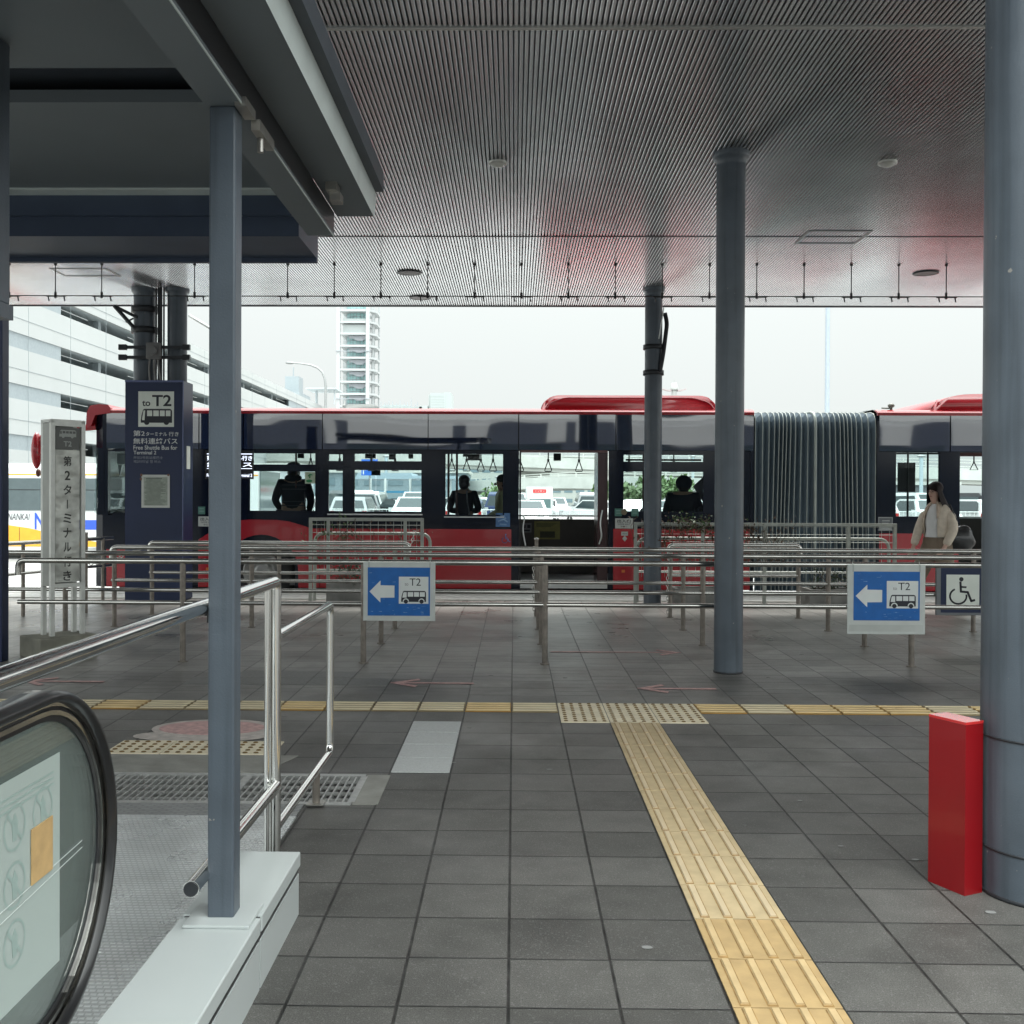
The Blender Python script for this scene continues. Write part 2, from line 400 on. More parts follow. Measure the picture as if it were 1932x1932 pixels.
def paint_wear(m):
    """long drips and a few chips in the column paint"""
    k = NB(m); b = k.n['Principled BSDF']; src = b.inputs['Base Color'].links[0].from_socket
    tc = k.n.new('ShaderNodeTexCoord'); mp = k.n.new('ShaderNodeMapping'); mp.inputs['Scale'].default_value = (26, 26, .9); k.l.new(tc.outputs['Object'], mp.inputs[0])
    st = k.rng(k.noise(mp.outputs[0], 1.0, 4), .50, .72, 1.0, .72)
    ch = k.rng(k.noise(tc.outputs['Object'], 34, 3), .735, .75, 0, 1)
    vm = k.n.new('ShaderNodeVectorMath'); vm.operation = 'SCALE'; k.l.new(src, vm.inputs[0]); k.l.new(st, vm.inputs['Scale'])
    k.l.new(k.mix(ch, vm.outputs[0], (.26, .25, .23)), b.inputs['Base Color'])
    k.l.new(k.rng(k.noise(tc.outputs['Object'], 3, 5), .3, .7, .28, .5), b.inputs['Roughness'])
paint_wear(COLPAINT)
# ================================================================== SETTING
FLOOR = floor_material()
ASPH = M('asphalt', (.28, .28, .275), .85, var=.15, vscale=1.5, bump=.003, bscale=90)
KERBM = M('granite_kerb', (.46, .46, .44), .7, var=.2, vscale=12, bump=.001, bscale=80)
# ground sheet to the horizon
mb = MB(); mb.box(-1500, 1500, -700, 2500, -.5, -.22); struct('ground', mb, ASPH)
# pavement slab with a drain pit left open
mb = MB()
PX0, PX1, PY0, PY1 = -3.2, -.72, 4.69, 5.18
for (a, b, c, d) in ((-30, 30, -12, PY0), (-30, PX0, PY0, PY1), (PX1, 30, PY0, PY1), (-30, 30, PY1, 14.0)):
    mb.add([(a, c, 0), (b, c, 0), (b, d, 0), (a, d, 0)], [(0, 1, 2, 3)])
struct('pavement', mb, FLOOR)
mb = MB(); mb.box(-30, 30, 14.0, 14.9, -.3, .003, 0); struct('kerb', mb, KERBM)
mb = MB(); mb.box(-30, 30, 14.003, 14.06, .0035, .009); mb.box(-30, 30, 14.70, 14.72, .0035, .007); struct('kerb_edge', mb, CONC)
# road markings beside the kerb
mb = MB(); mb.box(-40, 40, 18.7, 18.85, -.22, -.214); mb.box(-40, 40, 22.6, 22.75, -.22, -.214); struct('road_marking', mb, WHITEP)

# tactile paving --------------------------------------------------
TAC = M('tactile_tile_tan', (.40, .275, .13), .6, var=.12, vscale=14, bump=.0006, bscale=150)
TACB = M('tactile_tile_bar', (.49, .355, .19), .55, var=.1, vscale=14, bump=.0005, bscale=150)
TACS = M('tactile_stud_tile', (.74, .66, .50), .6, var=.12, vscale=10)
TACW = M('tactile_tile_pale', (.24, .18, .09), .6, var=.12, vscale=10)
TACG = M('tactile_tile_gold', (.34, .19, .035), .6, var=.15, vscale=10)
TACBW = M('tactile_bar_pale', (.60, .52, .36), .55, var=.1)
TACD = M('tactile_stud_brown', (.19, .115, .035), .6, var=.2)
def X(k): return -.01+.3*k
y_hi = 6.74
mb, bars, feet, mbf, barsf = MB(), MB(), MB(), MB(), MB(); rt_ = random.Random(3)
r = 0; y = y_hi-.3
while y > -.6:
    a, b = X(2)+.003, X(3)-.003
    # two columns shift slightly: the path is straight, the joints show
    far_ = y > 3.95 or (y > 3.4 and rt_.random() < .5); (mbf if far_ else mb).box(a, b, y-.3+.004, y-.003, 0, .005)
    for k in range(4):
        cx = a+.035+k*.0745
        (barsf if far_ else bars).prism([(cx-.012, .0065), (cx+.012, .0065), (cx+.009, .012), (cx-.009, .012)], y-.3+.016, y-.012, 'y'); feet.box(cx-.0150, cx+.0150, y-.3+.009, y-.008, .0052, .0064)
    y -= .3
of_ = struct('tactile_path', mbf, M('tactile_tile_cream', (.46, .355, .21), .6, var=.12, vscale=14)); build('guide_bars', barsf, M('tactile_bar_cream', (.53, .42, .275), .55, var=.1), of_)
o = struct('tactile_path', mb, TAC); build('guide_bars', bars, TACB, o); build('bar_feet', feet, M('tactile_bar_edge', (.28, .17, .06), .7, var=.3, vscale=30), o)  # darker brown strip around the foot of each bar
# stud field at the junction (two rows deep, three wide)
mb, st = MB(), MB()
for i in (1, 2, 3):
    for j in (0, 1):
        a, b = X(i)+.003, X(i)+.297; c = 6.44+.3*j
        mb.box(a, b, c+.003, c+.297, 0, .005)
        for p in range(5):
            for q in range(5): st.lathe([(.014, .0052), (.010, .0095), (0, .0098)], a+.03+p*.0585, c+.033+q*.0585, 8)
o = struct('tactile_studs', mb, TACS); build('studs', st, TACD, o)
mb, st = MB(), MB()
for i in range(3):
    a = -2.17+.3*i
    mb.box(a+.003, a+.297, 5.573, 5.868, 0, .006)
    for p in range(5):
        for q in range(5): st.lathe([(.015, .0062), (.011, .0105), (0, .0108)], a+.03+p*.0585, 5.60+q*.0585, 8)
o = struct('tactile_studs', mb, TACS); build('studs', st, TACD, o)
# line across the hall: stripes of four bars
pale, gold, bars, gbars = MB(), MB(), MB(), MB(); rnd = random.Random(4)
for i in range(-40, 60):
    if i in (1, 2, 3): continue
    a = X(i); g = (rnd.random() < .45) or i in (-1, 4)
    (gold if g else pale).box(a+.003, a+.297, 6.743, 7.037, 0, .005)
    for q in range(4):
        cy = 6.743+.04+q*.0715; (gbars if g else bars).prism([(cy-.017, .005), (cy+.017, .005), (cy+.012, .0105), (cy-.012, .0105)], a+.01, a+.29, 'x')
struct('tactile_line', pale, TACW); struct('tactile_line', gold, TACG); struct('tactile_line_bars', bars, TACBW); struct('tactile_line_bars', gbars, M('tactile_bar_gold', (.62, .47, .25), .55, var=.12))

# replacement tiles, concrete margins, floor stickers
LT = M('light_grey_tile', (.46, .47, .47), .6, var=.12, vscale=120, bump=.0004, bscale=300)
mb = MB()
for j in range(4): mb.box(X(-2)+.005, X(-1)-.005, 5.246+.3*j, 5.534+.3*j, 0, .004)
struct('light_tiles', mb, LT)
LT2 = M('mid_grey_tile', (.18, .18, .176), .6, var=.15, vscale=40)
mb = MB()
for i in range(-8, -3): mb.box(X(i)+.004, X(i)+.296, 7.66, 7.945, 0, .004)
for i in range(-7, -4): mb.box(X(i)+.004, X(i)+.296, 7.955, 8.24, 0, .004)
struct('mid_grey_tiles', mb, LT2)
mb = MB(); mb.prism([(-3.2, 5.21), (-1.24, 5.21), (-1.13, 5.56), (-3.2, 5.56)], 0, .004, 'z'); mb.box(-.715, -.60, 4.69, 5.18, .0, .004)
struct('concrete_margin', mb, CONC)
PINK = M('worn_pink_film', (.55, .34, .33), .6, var=.25, vscale=25)
PINKW = M('worn_pale_film', (.50, .45, .42), .6, var=.2, vscale=18)
def arrow(x0, x1, y, w, dirn, label):
    mb = MB(); z0, z1 = .004, .0058; hd = .19; w = .028
    tip, tail = (x0, x1) if dirn < 0 else (x1, x0); s = 1 if dirn < 0 else -1
    mb.prism([(tip+s*.0, y-w*.5), (tail, y-w*.8), (tail, y+w*.8), (tip+s*.0, y+w*.5)], z0, z1, 'z')
    mb.prism([(tip, y), (tip+s*hd, y+.17), (tip+s*(hd*1.1), y+.12), (tip+s*.10, y+w+.002)], z0, z1, 'z')
    mb.prism([(tip, y), (tip+s*hd, y-.17), (tip+s*(hd*1.1), y-.12), (tip+s*.10, y-w-.002)], z0, z1, 'z')
    solo('floor_arrow', mb, PINK, label, 'floor arrow', 'pink arrows stuck to the floor')
arrow(-.90, -.29, 7.76, .02, -1, 'worn pink floor arrow pointing left, between the light tiles and the left blue sign')
arrow(.33, 1.48, 9.38, .02, 1, 'worn pink floor arrow pointing right, behind the tall middle column post line')
arrow(.89, 1.45, 7.60, .022, -1, 'worn pink floor arrow pointing left, just in front of the middle round column')
arrow(-3.6, -3.0, 7.72, .02, -1, 'worn pink floor arrow line beside the concrete block of the lit signboard')
mb = MB()
def blob(cx, cy, rx, ry, z0, z1, n=28): mb.prism([(cx+rx*math.cos(2*PI*i/n), cy+ry*math.sin(2*PI*i/n)) for i in range(n)], z0, z1, 'z')
t = thing('floor_sticker', 'worn pink and white cloud shaped sticker on the paving before the studded tiles', 'floor sticker', (-1.75, 6.15, 0))
blob(-1.86, 5.99, .30, .12, .004, .0049); blob(-1.6, 6.03, .22, .15, .004, .0052); blob(-1.76, 6.2, .36, .24, .004, .0055)
build('base_film', mb, PINKW, t); mb = MB(); blob(-1.77, 6.2, .31, .19, .0055, .0064); build('pink_film', mb, PINK, t)
# small pale gum spots
mb = MB(); rr = random.Random(11)
for _ in range(60):
    px, py = rr.uniform(-3, 4.5), rr.uniform(3, 12); a = rr.uniform(.006, .016)
    mb.prism([(px+a*(1+.4*rr.random())*math.cos(2*PI*i/9), py+a*.8*math.sin(2*PI*i/9)) for i in range(9)], .002, .0032, 'z')
tag(build('gum_spots', mb, M('old_gum', (.20, .20, .195), .7)), 'small pale trodden gum spots on the paving', 'gum', kind='stuff')

# drain with grating
mb = MB(); mb.box(PX0, PX1, PY0, PY1, -.2, -.14); mb.box(PX0, PX1, PY0-.01, PY0, -.2, -.001); mb.box(PX0, PX1, PY1, PY1+.01, -.2, -.001); mb.box(PX1, PX1+.01, PY0, PY1, -.2, -.001)
struct('drain_pit', mb, DARKM)
t = thing('drain_grate', 'galvanised steel drain grating across the end of the escalator landing', 'drain grate', (-1.96, 4.93, 0))
GALV = M('galvanised_steel', (.44, .44, .43), .42, .6, var=.18, vscale=20)
mb = MB(); xx = PX0+.02
while xx < PX1-.02:
    mb.box(xx, xx+.008, PY0+.03, PY1-.03, -.035, .003); xx += .034
build('grate_bars', mb, GALV, t)
mb = MB()
for q in range(4): mb.box(PX0, PX1, PY0+.09+q*.1, PY0+.095+q*.1, -.014, .0)
build('cross_rods', mb, GALV, t)
mb = MB(); mb.box(PX0, PX1, PY0-.012, PY0+.028, -.03, .005); mb.box(PX0, PX1, PY1-.028, PY1+.012, -.03, .005); mb.box(PX1-.02, PX1+.012, PY0+.0281, PY1-.0281, -.03, .0045)
for xs in (-2.55, -1.93, -1.3): mb.box(xs, xs+.03, PY0+.0281, PY1-.0281, -.03, .0042)
build('frame', mb, GALV, t)

# escalator landing plates
PL1 = plate_material('tread_plate_pattern', .021, .022, (.62, .64, .64), .28, .4)
PL2 = plate_material('tread_plate_coarse', .05, .022, (.30, .305, .305), .4, .4, .003)
mb = MB(); mb.box(-3.2, -.925, 4.50, 4.672, 0, .006); struct('landing_edge_plate', mb, PL2)
mb = MB(); ys = [4.497, 3.07, 2.66, 2.1, 1.2, .2, -1]
for a, b in zip(ys[:-1], ys[1:]):
    mb.box(-1.72, -.922, b+.002, a-.002, 0, .007); mb.box(-3.2, -1.724, b+.002, a-.002, 0, .007)

struct('landing_plate', mb, PL1)

# ================================================================== MAIN CANOPY
CEIL = 4.07
LOUV = M('corrugated_aluminium', (.60, .61, .625), .23, .82, var=.10, vscale=1.3)
LOUVD = M('corrugation_slot', (.09, .09, .10), .7)
t = thing('canopy_roof', 'wide ribbed metal canopy ceiling over the bus stop on round columns', 'canopy', (0, 9, CEIL))
secs = [(3.05, 6.10), (6.135, 10.985), (11.015, 14.985)]
for (a, b) in secs:
    mb = MB(); x = -10.5; p = .0315
    while x < 10.5:
        mb.add([(x, a, CEIL+.028), (x+.001, a, CEIL+.003), (x+.004, a, CEIL), (x+.0185, a, CEIL), (x+.0215, a, CEIL+.003), (x+.0225, a, CEIL+.028),
                (x, b, CEIL+.028), (x+.001, b, CEIL+.003), (x+.004, b, CEIL), (x+.0185, b, CEIL), (x+.0215, b, CEIL+.003), (x+.0225, b, CEIL+.028)],
               [(i, i+1, i+7, i+6) for i in range(5)])
        x += p
    build('ceiling_panel', mb, LOUV, t)
mb = MB(); mb.box(-10.5, 10.5, 3.05, 14.985, CEIL+.0265, CEIL+.0295); build('slot_backing', mb, LOUVD, t)
mb = MB(); mb.box(-10.5, 10.5, 6.102, 6.133, CEIL-.008, CEIL+.012); build('seam_trim', mb, M('seam_trim_metal', (.5, .5, .48), .4, .7), t)
mb = MB(); mb.box(-10.5, 10.5, 10.99, 11.01, CEIL-.004, CEIL+.02); build('seam_trim', mb, DARKM, t)
mb = MB(); mb.box(-10.5, 10.5, 14.986, 15.02, CEIL-.012, CEIL+.03); build('edge_trim', mb, DARKM, t)
mb = MB(); mb.box(-10.5, 10.5, 3.0, 15.0, CEIL+.03, CEIL+.42); build('roof_slab', mb, WHITEP, t)
def hatch(x0, x1, y0, y1, label):
    mb = MB(); w = .03
    mb.box(x0, x1, y0, y0+w, CEIL-.006, CEIL-.001); mb.box(x0, x1, y1-w, y1, CEIL-.006, CEIL-.001)
    mb.box(x0, x0+w, y0+w, y1-w, CEIL-.006, CEIL-.001); mb.box(x1-w, x1, y0+w, y1-w, CEIL-.006, CEIL-.001)
    solo('access_hatch', mb, M('hatch_frame', (.30, .30, .30), .4, .6), label, 'ceiling hatch')
hatch(-5.55, -4.85, 12.55, 13.0, 'square hatch frame in the ribbed ceiling above the left signs')
hatch(2.95, 3.6, 10.75, 11.3, 'hatch frame in the ribbed ceiling right of the middle column')
def dome(x, y, label):
    t = thing('ceiling_light', label, 'ceiling light', (x, y, CEIL), group='small round ceiling lights')
    mb = MB(); mb.lathe([(.075, CEIL), (.075, CEIL-.018), (.06, CEIL-.022)], x, y, 20); build('rim', mb, M('light_rim', (.45, .45, .43), .35, .6), t)
    mb = MB(); mb.lathe([(.058, CEIL-.018), (.045, CEIL-.035), (0, CEIL-.045)], x, y, 20); build('lens', mb, M('frosted_lens', (.55, .55, .52), .2), t)
dome(-.145, 8.56, 'small round ceiling light nearest the canopy centre'); dome(2.98, 8.56, 'small round ceiling light right of the middle column top')
def speaker(x, y, label):
    t = thing('ceiling_speaker', label, 'ceiling speaker', (x, y, CEIL), group='flat round speakers in the ceiling')
    mb = MB(); mb.lathe([(.15, CEIL-.001), (.15, CEIL-.012), (.13, CEIL-.014)], x, y, 24); build('rim', mb, DARKM, t)
    mb = MB(); mb.lathe([(.13, CEIL-.011), (.0, CEIL-.013)], x, y, 24); build('grille', mb, M('speaker_grille', (.22, .22, .22), .6), t)
speaker(-1.27, 12.75, 'flat round ceiling speaker left of centre, nearer of the two before the tower')
speaker(-1.28, 14.35, 'flat round ceiling speaker left of centre, by the canopy edge')
speaker(4.9, 12.75, 'flat round ceiling speaker at the right side of the canopy')

# banner rods and wire
t0 = thing('banner_wire', 'thin dark wire strung below the ceiling along the canopy edge', 'wire', (0, 12.3, 3.7))
mb = MB(); mb.tube([(-9, 12.3, 3.70), (-3, 12.3, 3.695), (3, 12.3, 3.70), (9, 12.3, 3.695)], .006, 6); build('wire', mb, BLACK, t0)
bx = [-12+i*88.4 for i in range(22)]
proto = None; k = 0
ordn = ['first', 'second', 'third', 'fourth', 'fifth', 'sixth', 'seventh', 'eighth', 'ninth', 'tenth', 'eleventh', 'twelfth', 'thirteenth', 'fourteenth', 'fifteenth',
        'sixteenth', 'seventeenth', 'eighteenth', 'nineteenth', 'twentieth', 'twenty-first', 'twenty-second', 'twenty-third', 'twenty-fourth']
for dx in [10+i*88.35 for i in range(21)]:
    if 395 < dx < 455 or 235 < dx < 320: continue
    X_ = (dx-970)/2000*12.3; k += 1
    lab = 'thin dark rod holding the banner wire, %s from the left under the ceiling' % ordn[k-1]
    if proto is None:
        proto = thing('banner_rod', lab, 'hanging rod', (X_, 12.3, CEIL), group='rods hanging from the canopy ceiling')
        mb = MB(); mb.tube([(0, 0, -.37), (0, 0, -.02)], .006, 6); mb.tube([(0, 0, -.02), (0, 0, .012)], .018, 8); build('rod', mb, BLACK, proto, False)
        mb = MB(); mb.tube([(0, 0, -.40), (0, 0, -.33)], .015, 8); mb.box(-.11, .12, -.012, .012, -.385, -.37)
        mb.tube([(-.085, 0, -.38), (-.075, 0, -.435)], .008, 6); mb.tube([(.10, 0, -.38), (.11, 0, -.435)], .008, 6); build('clamp', mb, BLACK, proto, False)
    else: dup(proto, (X_, 12.3, CEIL), None, lab)

# ================================================================== COLUMNS
def column(x, y, r, label, z1=CEIL, rings=()):
    t = thing('round_column', label, 'column', (x, y, 0), group='round grey blue canopy columns')
    mb = MB(); mb.cyl(x, y, 0, z1, r, 40); build('shaft', mb, COLPAINT, t)
    mb = MB(); mb.lathe([(r+.002, z1-.10), (r+.006, z1-.05), (r+.025, z1-.045), (r+.032, z1-.02), (r+.032, z1+.01)], x, y, 32); build('collar', mb, COLPAINT, t)
    mb = MB(); mb.lathe([(r+.001, 0), (r+.004, .004), (r+.003, .012), (r+.0005, .014)], x, y, 40)
    build('base_seal', mb, DARKM, t)
    for z in rings:
        mb = MB(); mb.lathe([(r+.0005, z-.004), (r+.0035, z-.003), (r+.0035, z+.003), (r+.0005, z+.004)], x, y, 40); build('seam_ring', mb, DARKM, t)
    return t
column(1.69, 8.36, .112, 'round grey blue column standing right of the tactile path')
tc2 = column(1.79, 13.72, .112, 'round grey blue column farther back by the kerb beside the open bus door')
# straps + diagonal brace on the far column
mb = MB()
for z in (3.31, 2.98):
    mb = MB(); mb.lathe([(.113, z-.03), (.135, z-.03), (.135, z+.03), (.113, z+.03)], 1.79, 13.72, 20); build('clamp_band', mb, DARKM, tc2)
mb = MB(); mb.tube(fillet([(1.93, 13.70, 3.75), (1.96, 13.70, 3.62), (1.90, 13.62, 3.2), (1.86, 13.62, 2.98)], .1), .028, 10); build('brace', mb, DARKM, tc2)
mb = MB(); mb.tube([(1.84, 13.58, 3.4), (1.90, 13.58, 3.8)], .008, 6); build('cable', mb, WHITEP, tc2)
column(1.836, 3.72, .19, 'thick grey blue column at the right edge beside the red box', rings=(.55, .165))
column(-4.85, 13.83, .138, 'round column rising from the navy kiosk, left one of the pair')
column(-4.42, 13.83, .125, 'round column rising from the navy kiosk, right one of the pair')
# conduits and clamps between the pair
t = thing('conduit_run', 'cluster of dark conduits and clamps between the twin columns above the kiosk', 'conduits', (-4.63, 13.6, 2.86))
mb = MB()
for xx, r_ in ((-4.66, .012), (-4.63, .012), (-4.60, .02), (-4.56, .012)): mb.tube([(xx, 13.72, 2.87), (xx, 13.72, CEIL)], r_, 8)
build('conduit', mb, DARKM, t)
for z in (3.28, 3.15):
    mb = MB(); mb.box(-5.06, -4.22, 13.58, 13.61, z-.02, z+.02); mb.box(-5.1, -5.0, 13.57, 13.62, z-.035, z+.035); mb.box(-4.27, -4.18, 13.57, 13.62, z-.035, z+.035); build('clamp', mb, DARKM, t)
mb = MB()
for z in (3.80, 3.53):
    mb = MB(); mb.lathe([(.139, z-.04), (.17, z-.04), (.17, z+.04), (.139, z+.04)], -4.85, 13.83, 20); build('clamp', mb, DARKM, t)
mb = MB(); mb.box(-4.72, -4.54, 13.50, 13.578, 3.12, 3.33, .01); mb.tube([(-4.63, 13.5, 3.22), (-4.63, 13.44, 3.22)], .06, 14); build('floodlight', mb, M('grey_casting', (.16, .16, .16), .5), t)
mb = MB()
for s_ in (-1, 1): mb.tube(fillet([(-4.63+s_*.05, 13.54, 3.12), (-4.63+s_*.06, 13.54, 3.0), (-4.63+s_*.07, 13.6, 2.86)], .05), .012, 8)
mb.tube([(-4.63, 13.54, 3.12), (-4.63, 13.6, 2.86)], .012, 8); build('cable', mb, M('grey_cable', (.2, .2, .2), .6), t)
t = thing('sign_bracket', 'dark triangular bracket arm fixed to the left twin column', 'bracket', (-4.97, 13.7, 3.5))
mb = MB(); mb.tube([(-5.20, 13.7, 3.83), (-4.90, 13.7, 3.68)], .02, 8); mb.tube([(-5.20, 13.7, 3.83), (-4.90, 13.7, 3.50)], .026, 8); mb.tube([(-5.05, 13.7, 3.62), (-4.95, 13.7, 3.67)], .012, 8); build('arm', mb, DARKM, t)

# ================================================================== ESCALATOR CANOPY (upper left)
t = thing('escalator_canopy', 'low dark grey metal canopy over the escalator at upper left', 'canopy', (-1.6, 2.5, 2.44))
mb = MB(); mb.box(-.848, -.741, -1.5, 4.33, 2.436, 2.446); mb.box(-.80, -.79, -1.5, 4.33, 2.446, 2.53)
build('beam', mb, CANOPY, t)
mb = MB(); mb.box(-.745, -.741, -1.5, 4.33, 2.4465, 2.5295); build('beam_web', mb, BLACK, t)
mb = MB(); mb.box(-.7435, -.7405, -1.5, 4.33, 2.430, 2.4355); build('edge_strip', mb, CANOPY_L, t)
mb = MB(); mb.box(-.7395, -.585, -1.5, 4.39, 2.53, 2.60); build('side_soffit', mb, CANOPY, t)
mb = MB(); mb.prism([(-.584, 2.525), (-.575, 2.62), (-.584, 2.62)], -1.5, 4.39, 'y'); build('side_trim', mb, CANOPY_L, t)
mb = MB(); mb.box(-.5745, -.54, -1.5, 4.35, 2.62, 2.70); build('gutter', mb, CANOPY_D, t)
mb = MB(); mb.box(-4.5, -.849, -1.5, 3.09, 2.62, 2.66); mb.box(-4.5, -.849, 3.36, 4.29, 2.62, 2.66)
build('soffit_panel', mb, CANOPY, t)
mb = MB(); mb.box(-4.5, -.849, 3.0, 3.45, 2.70, 2.715); build('recess_panel', mb, CANOPY_D, t)
mb = MB(); mb.box(-4.5, -.849, 4.29, 4.37, 2.612, 2.66)
build('light_trim', mb, CANOPY_L, t)
mb = MB(); mb.box(-4.5, -.90, 4.40, 4.80, 2.45, 2.66); mb.box(-4.5, -.90, 4.3705, 4.3995, 2.53, 2.64); mb.box(-4.5, -.90, 4.80, 4.83, 2.432, 2.66); build('end_beam', mb, M('canopy_navy_metal', (.045, .062, .10), .4, .2, var=.1), t)
mb = MB(); mb.box(-4.6, -.66, -1.6, 4.5, 2.72, 2.80); mb.box(-4.6, -.66, -1.5, 4.28, 2.6605, 2.7195) if False else None; build('roof_slab', mb, CANOPY_D, t)
mb = MB(); mb.box(-.70, -.66, 3.9, 3.98, 2.50, 2.53); mb.box(-.69, -.65, 3.93, 4.0, 2.47, 2.50); build('bracket', mb, STEEL_DULL, t)
mb = MB(); mb.box(-.745, -.72, 2.98, 3.16, 2.40, 2.43); mb.box(-.76, -.73, 2.86, 2.97, 2.425, 2.45); mb.tube([(-.735, 3.05, 2.40), (-.735, 3.05, 2.36)], .01, 8); build('joint_plate', mb, STEEL_DULL, t)
# ================================================================== FOREGROUND
# plinth
PLW = M('pale_grey_paint', (.46, .49, .485), .28, var=.04, vscale=2)
t = thing('plinth', 'low pale grey painted plinth beside the escalator landing', 'plinth', (-.80, 2, 0))
mb = MB(); mb.box(-.912, -.700, 2.932, 3.455, 0, .134); mb.box(-.912, -.700, -.5, 2.918, 0, .134); build('base', mb, PLW, t)
mb = MB(); mb.box(-.919, -.696, 2.932, 3.462, .156, .2035, .004); mb.box(-.919, -.696, -.5, 2.915, .156, .2035, .004); build('cap', mb, PLW, t)
mb = MB(); mb.box(-.908, -.703, -.5, 3.45, .1345, .1555); mb.box(-.905, -.704, 2.9185, 2.9315, 0, .134); mb.box(-.912, -.702, 2.9155, 2.9315, .1558, .199); build('shadow_gap', mb, BLACK, t)
# square post
t = thing('square_post', 'grey blue square steel post standing on the pale plinth', 'post', (-.80, 2.925, .2035))
mb = MB(); mb.box(-.838, -.765, 2.89, 2.963, .2085, 2.436, .006); build('shaft', mb, COLPAINT, t)
mb = MB(); mb.box(-.889, -.708, 2.833, 3.00, .204, .2125, .002); build('base_plate', mb, PLW, t)
t = thing('square_post', 'grey steel post at the far left edge of the escalator canopy', 'post', (-1.45, 2.9, 0))
mb = MB(); mb.box(-1.50, -1.409, 2.86, 2.94, 1.9, 2.62, .004); build('shaft', mb, COLPAINT, t)
mb = MB(); mb.box(-1.52, -1.409, 2.84, 2.96, 1.86, 1.9); build('foot', mb, COLPAINT, t)
t = thing('dark_post', 'tall navy painted post at the left edge of the picture', 'post', (-4.2, 8.6, 0))
mb = MB(); mb.box(-4.38, -4.185, 8.60, 8.72, 0, 2.82, .006); build('shaft', mb, NAVY, t)
mb = MB(); mb.box(-4.40, -4.17, 8.58, 8.74, 2.82, 2.84); build('cap', mb, DARKM, t)

# polished handrails
t = thing('handrail', 'polished steel handrail running along the plinth past the square post', 'handrail', (-.86, 3.81, 0))
mb = MB(); mb.tube(fillet([(-.86, -.5, 1.061), (-.86, 3.81, 1.061), (-.86, 3.81, 0.0)], .028, 6), .0215, 20); build('top_rail', mb, CHROME, t)
mb = MB(); mb.tube([(-.852, 2.80, .327), (-.852, 3.79, .327)], .021, 20); mb.tube([(-.852, 2.79, .327), (-.852, 2.80, .327)], .0225, 20); build('lower_rail', mb, CHROME, t)
mb = MB(); mb.tube([(-.852, 2.786, .327), (-.852, 2.7895, .327)], .0195, 20); build('end_cap', mb, DARKM, t)
mb = MB(); mb.tube([(-.875, 2.925, 1.055), (-.838, 2.925, 1.045)], .012, 10); mb.box(-.845, -.838, 2.905, 2.945, 1.02, 1.07); mb.tube([(-.852, 2.92, .327), (-.838, 2.92, .327)], .014, 10)
build('bracket', mb, BLACK, t)
mb = MB(); mb.tube([(-.882, 3.78, 0), (-.882, 3.78, 1.04)], .010, 12); build('slim_post', mb, CHROME, t)
t = thing('guard_loop', 'bent steel guard rail loop beyond the plinth next to the drain grate', 'guard rail', (-.86, 4.4, 0))
mb = MB(); mb.tube(fillet([(-.858, 3.83, .862), (-.862, 4.97, .862), (-.862, 4.97, .165), (-.862, 3.83, .165)], .05, 7), .0175, 16); build('loop', mb, CHROME, t)
mb = MB(); mb.tube([(-.872, 4.68, 0), (-.872, 4.68, .15)], .017, 12); build('foot', mb, POST, t)
mb = MB(); mb.box(-.91, -.835, 4.64, 4.72, .0075, .013); build('foot_plate', mb, STEEL_DULL, t)

# escalator balustrade
GX = -.950
t = thing('escalator_balustrade', 'escalator newel end with black rubber handrail and greenish glass at lower left', 'escalator', (GX, 1.6, 0))
cy_, cz_, R_ = 2.085, .615, .347
def newel(dr):
    pts = [(-1.0, cz_+R_+dr), (0.2, cz_+R_+dr), (1.2, cz_+R_+dr)]
    for i in range(0, 25):
        a = PI/2 - PI*i/24; pts.append((cy_+(R_+dr)*math.cos(a)*1.0, cz_+(R_+dr)*math.sin(a)))
    pts += [(1.8, cz_-R_-dr-.03), (1.2, cz_-R_-dr-.12), (.3, cz_-R_-dr-.25)]
    return [(a, b) for a, b in pts]
def ringprof(w, a, b, rnd=False):
    if rnd: return [(GX-w, a), (GX+w, a), (GX+w*1.0, a+(b-a)*.6), (GX+w*.7, b), (GX-w*.7, b), (GX-w, a+(b-a)*.6)]
    return [(GX-w, a), (GX+w, a), (GX+w, b), (GX-w, b)]
RUB = M('black_rubber', (.010, .010, .011), .3, var=.03, coat=.25)
mb = MB(); mb.sweep(newel(0), ringprof(.034, -.006, .015, True), True); build('handrail', mb, RUB, t)
mb = MB(); mb.sweep(newel(-.016), ringprof(.018, 0, .0095)); build('outer_trim', mb, STEEL, t)
mb = MB(); mb.sweep(newel(-.024), ringprof(.010, 0, .0075)); build('gasket', mb, BLACK, t)
mb = MB(); mb.sweep(newel(-.034), ringprof(.016, 0, .0095)); build('inner_trim', mb, STEEL, t)
mb = MB(); mb.sweep(newel(-.046), ringprof(.009, 0, .0115)); build('glass_gasket', mb, BLACK, t)
GLE = glass_material('greenish_escalator_glass', (.89, .94, .925), .08, .09, (.66, .76, .72))
pts = newel(-.046); mb = MB(); mb.prism([(a, b) for a, b in pts], GX-.005, GX+.005, 'x'); build('glass_panel', mb, GLE, t)
mb = MB(); mb.box(GX-.06, GX+.04, -1, 1.95, 0, .26); build('skirt', mb, M('skirt_steel', (.25, .26, .26), .35, .7), t)
mb = MB(); mb.box(GX+.0052, GX+.0062, 1.35, 2.19, .40, .835)
PAPERG = glass_material('pale_green_film', (.66, .72, .70), 0.0, .46, (.70, .78, .75), .3)
p = build('safety_poster', mb, PAPERG, t)
mb = MB(); ICO = M('faded_poster_ink', (.30, .385, .36), .6)
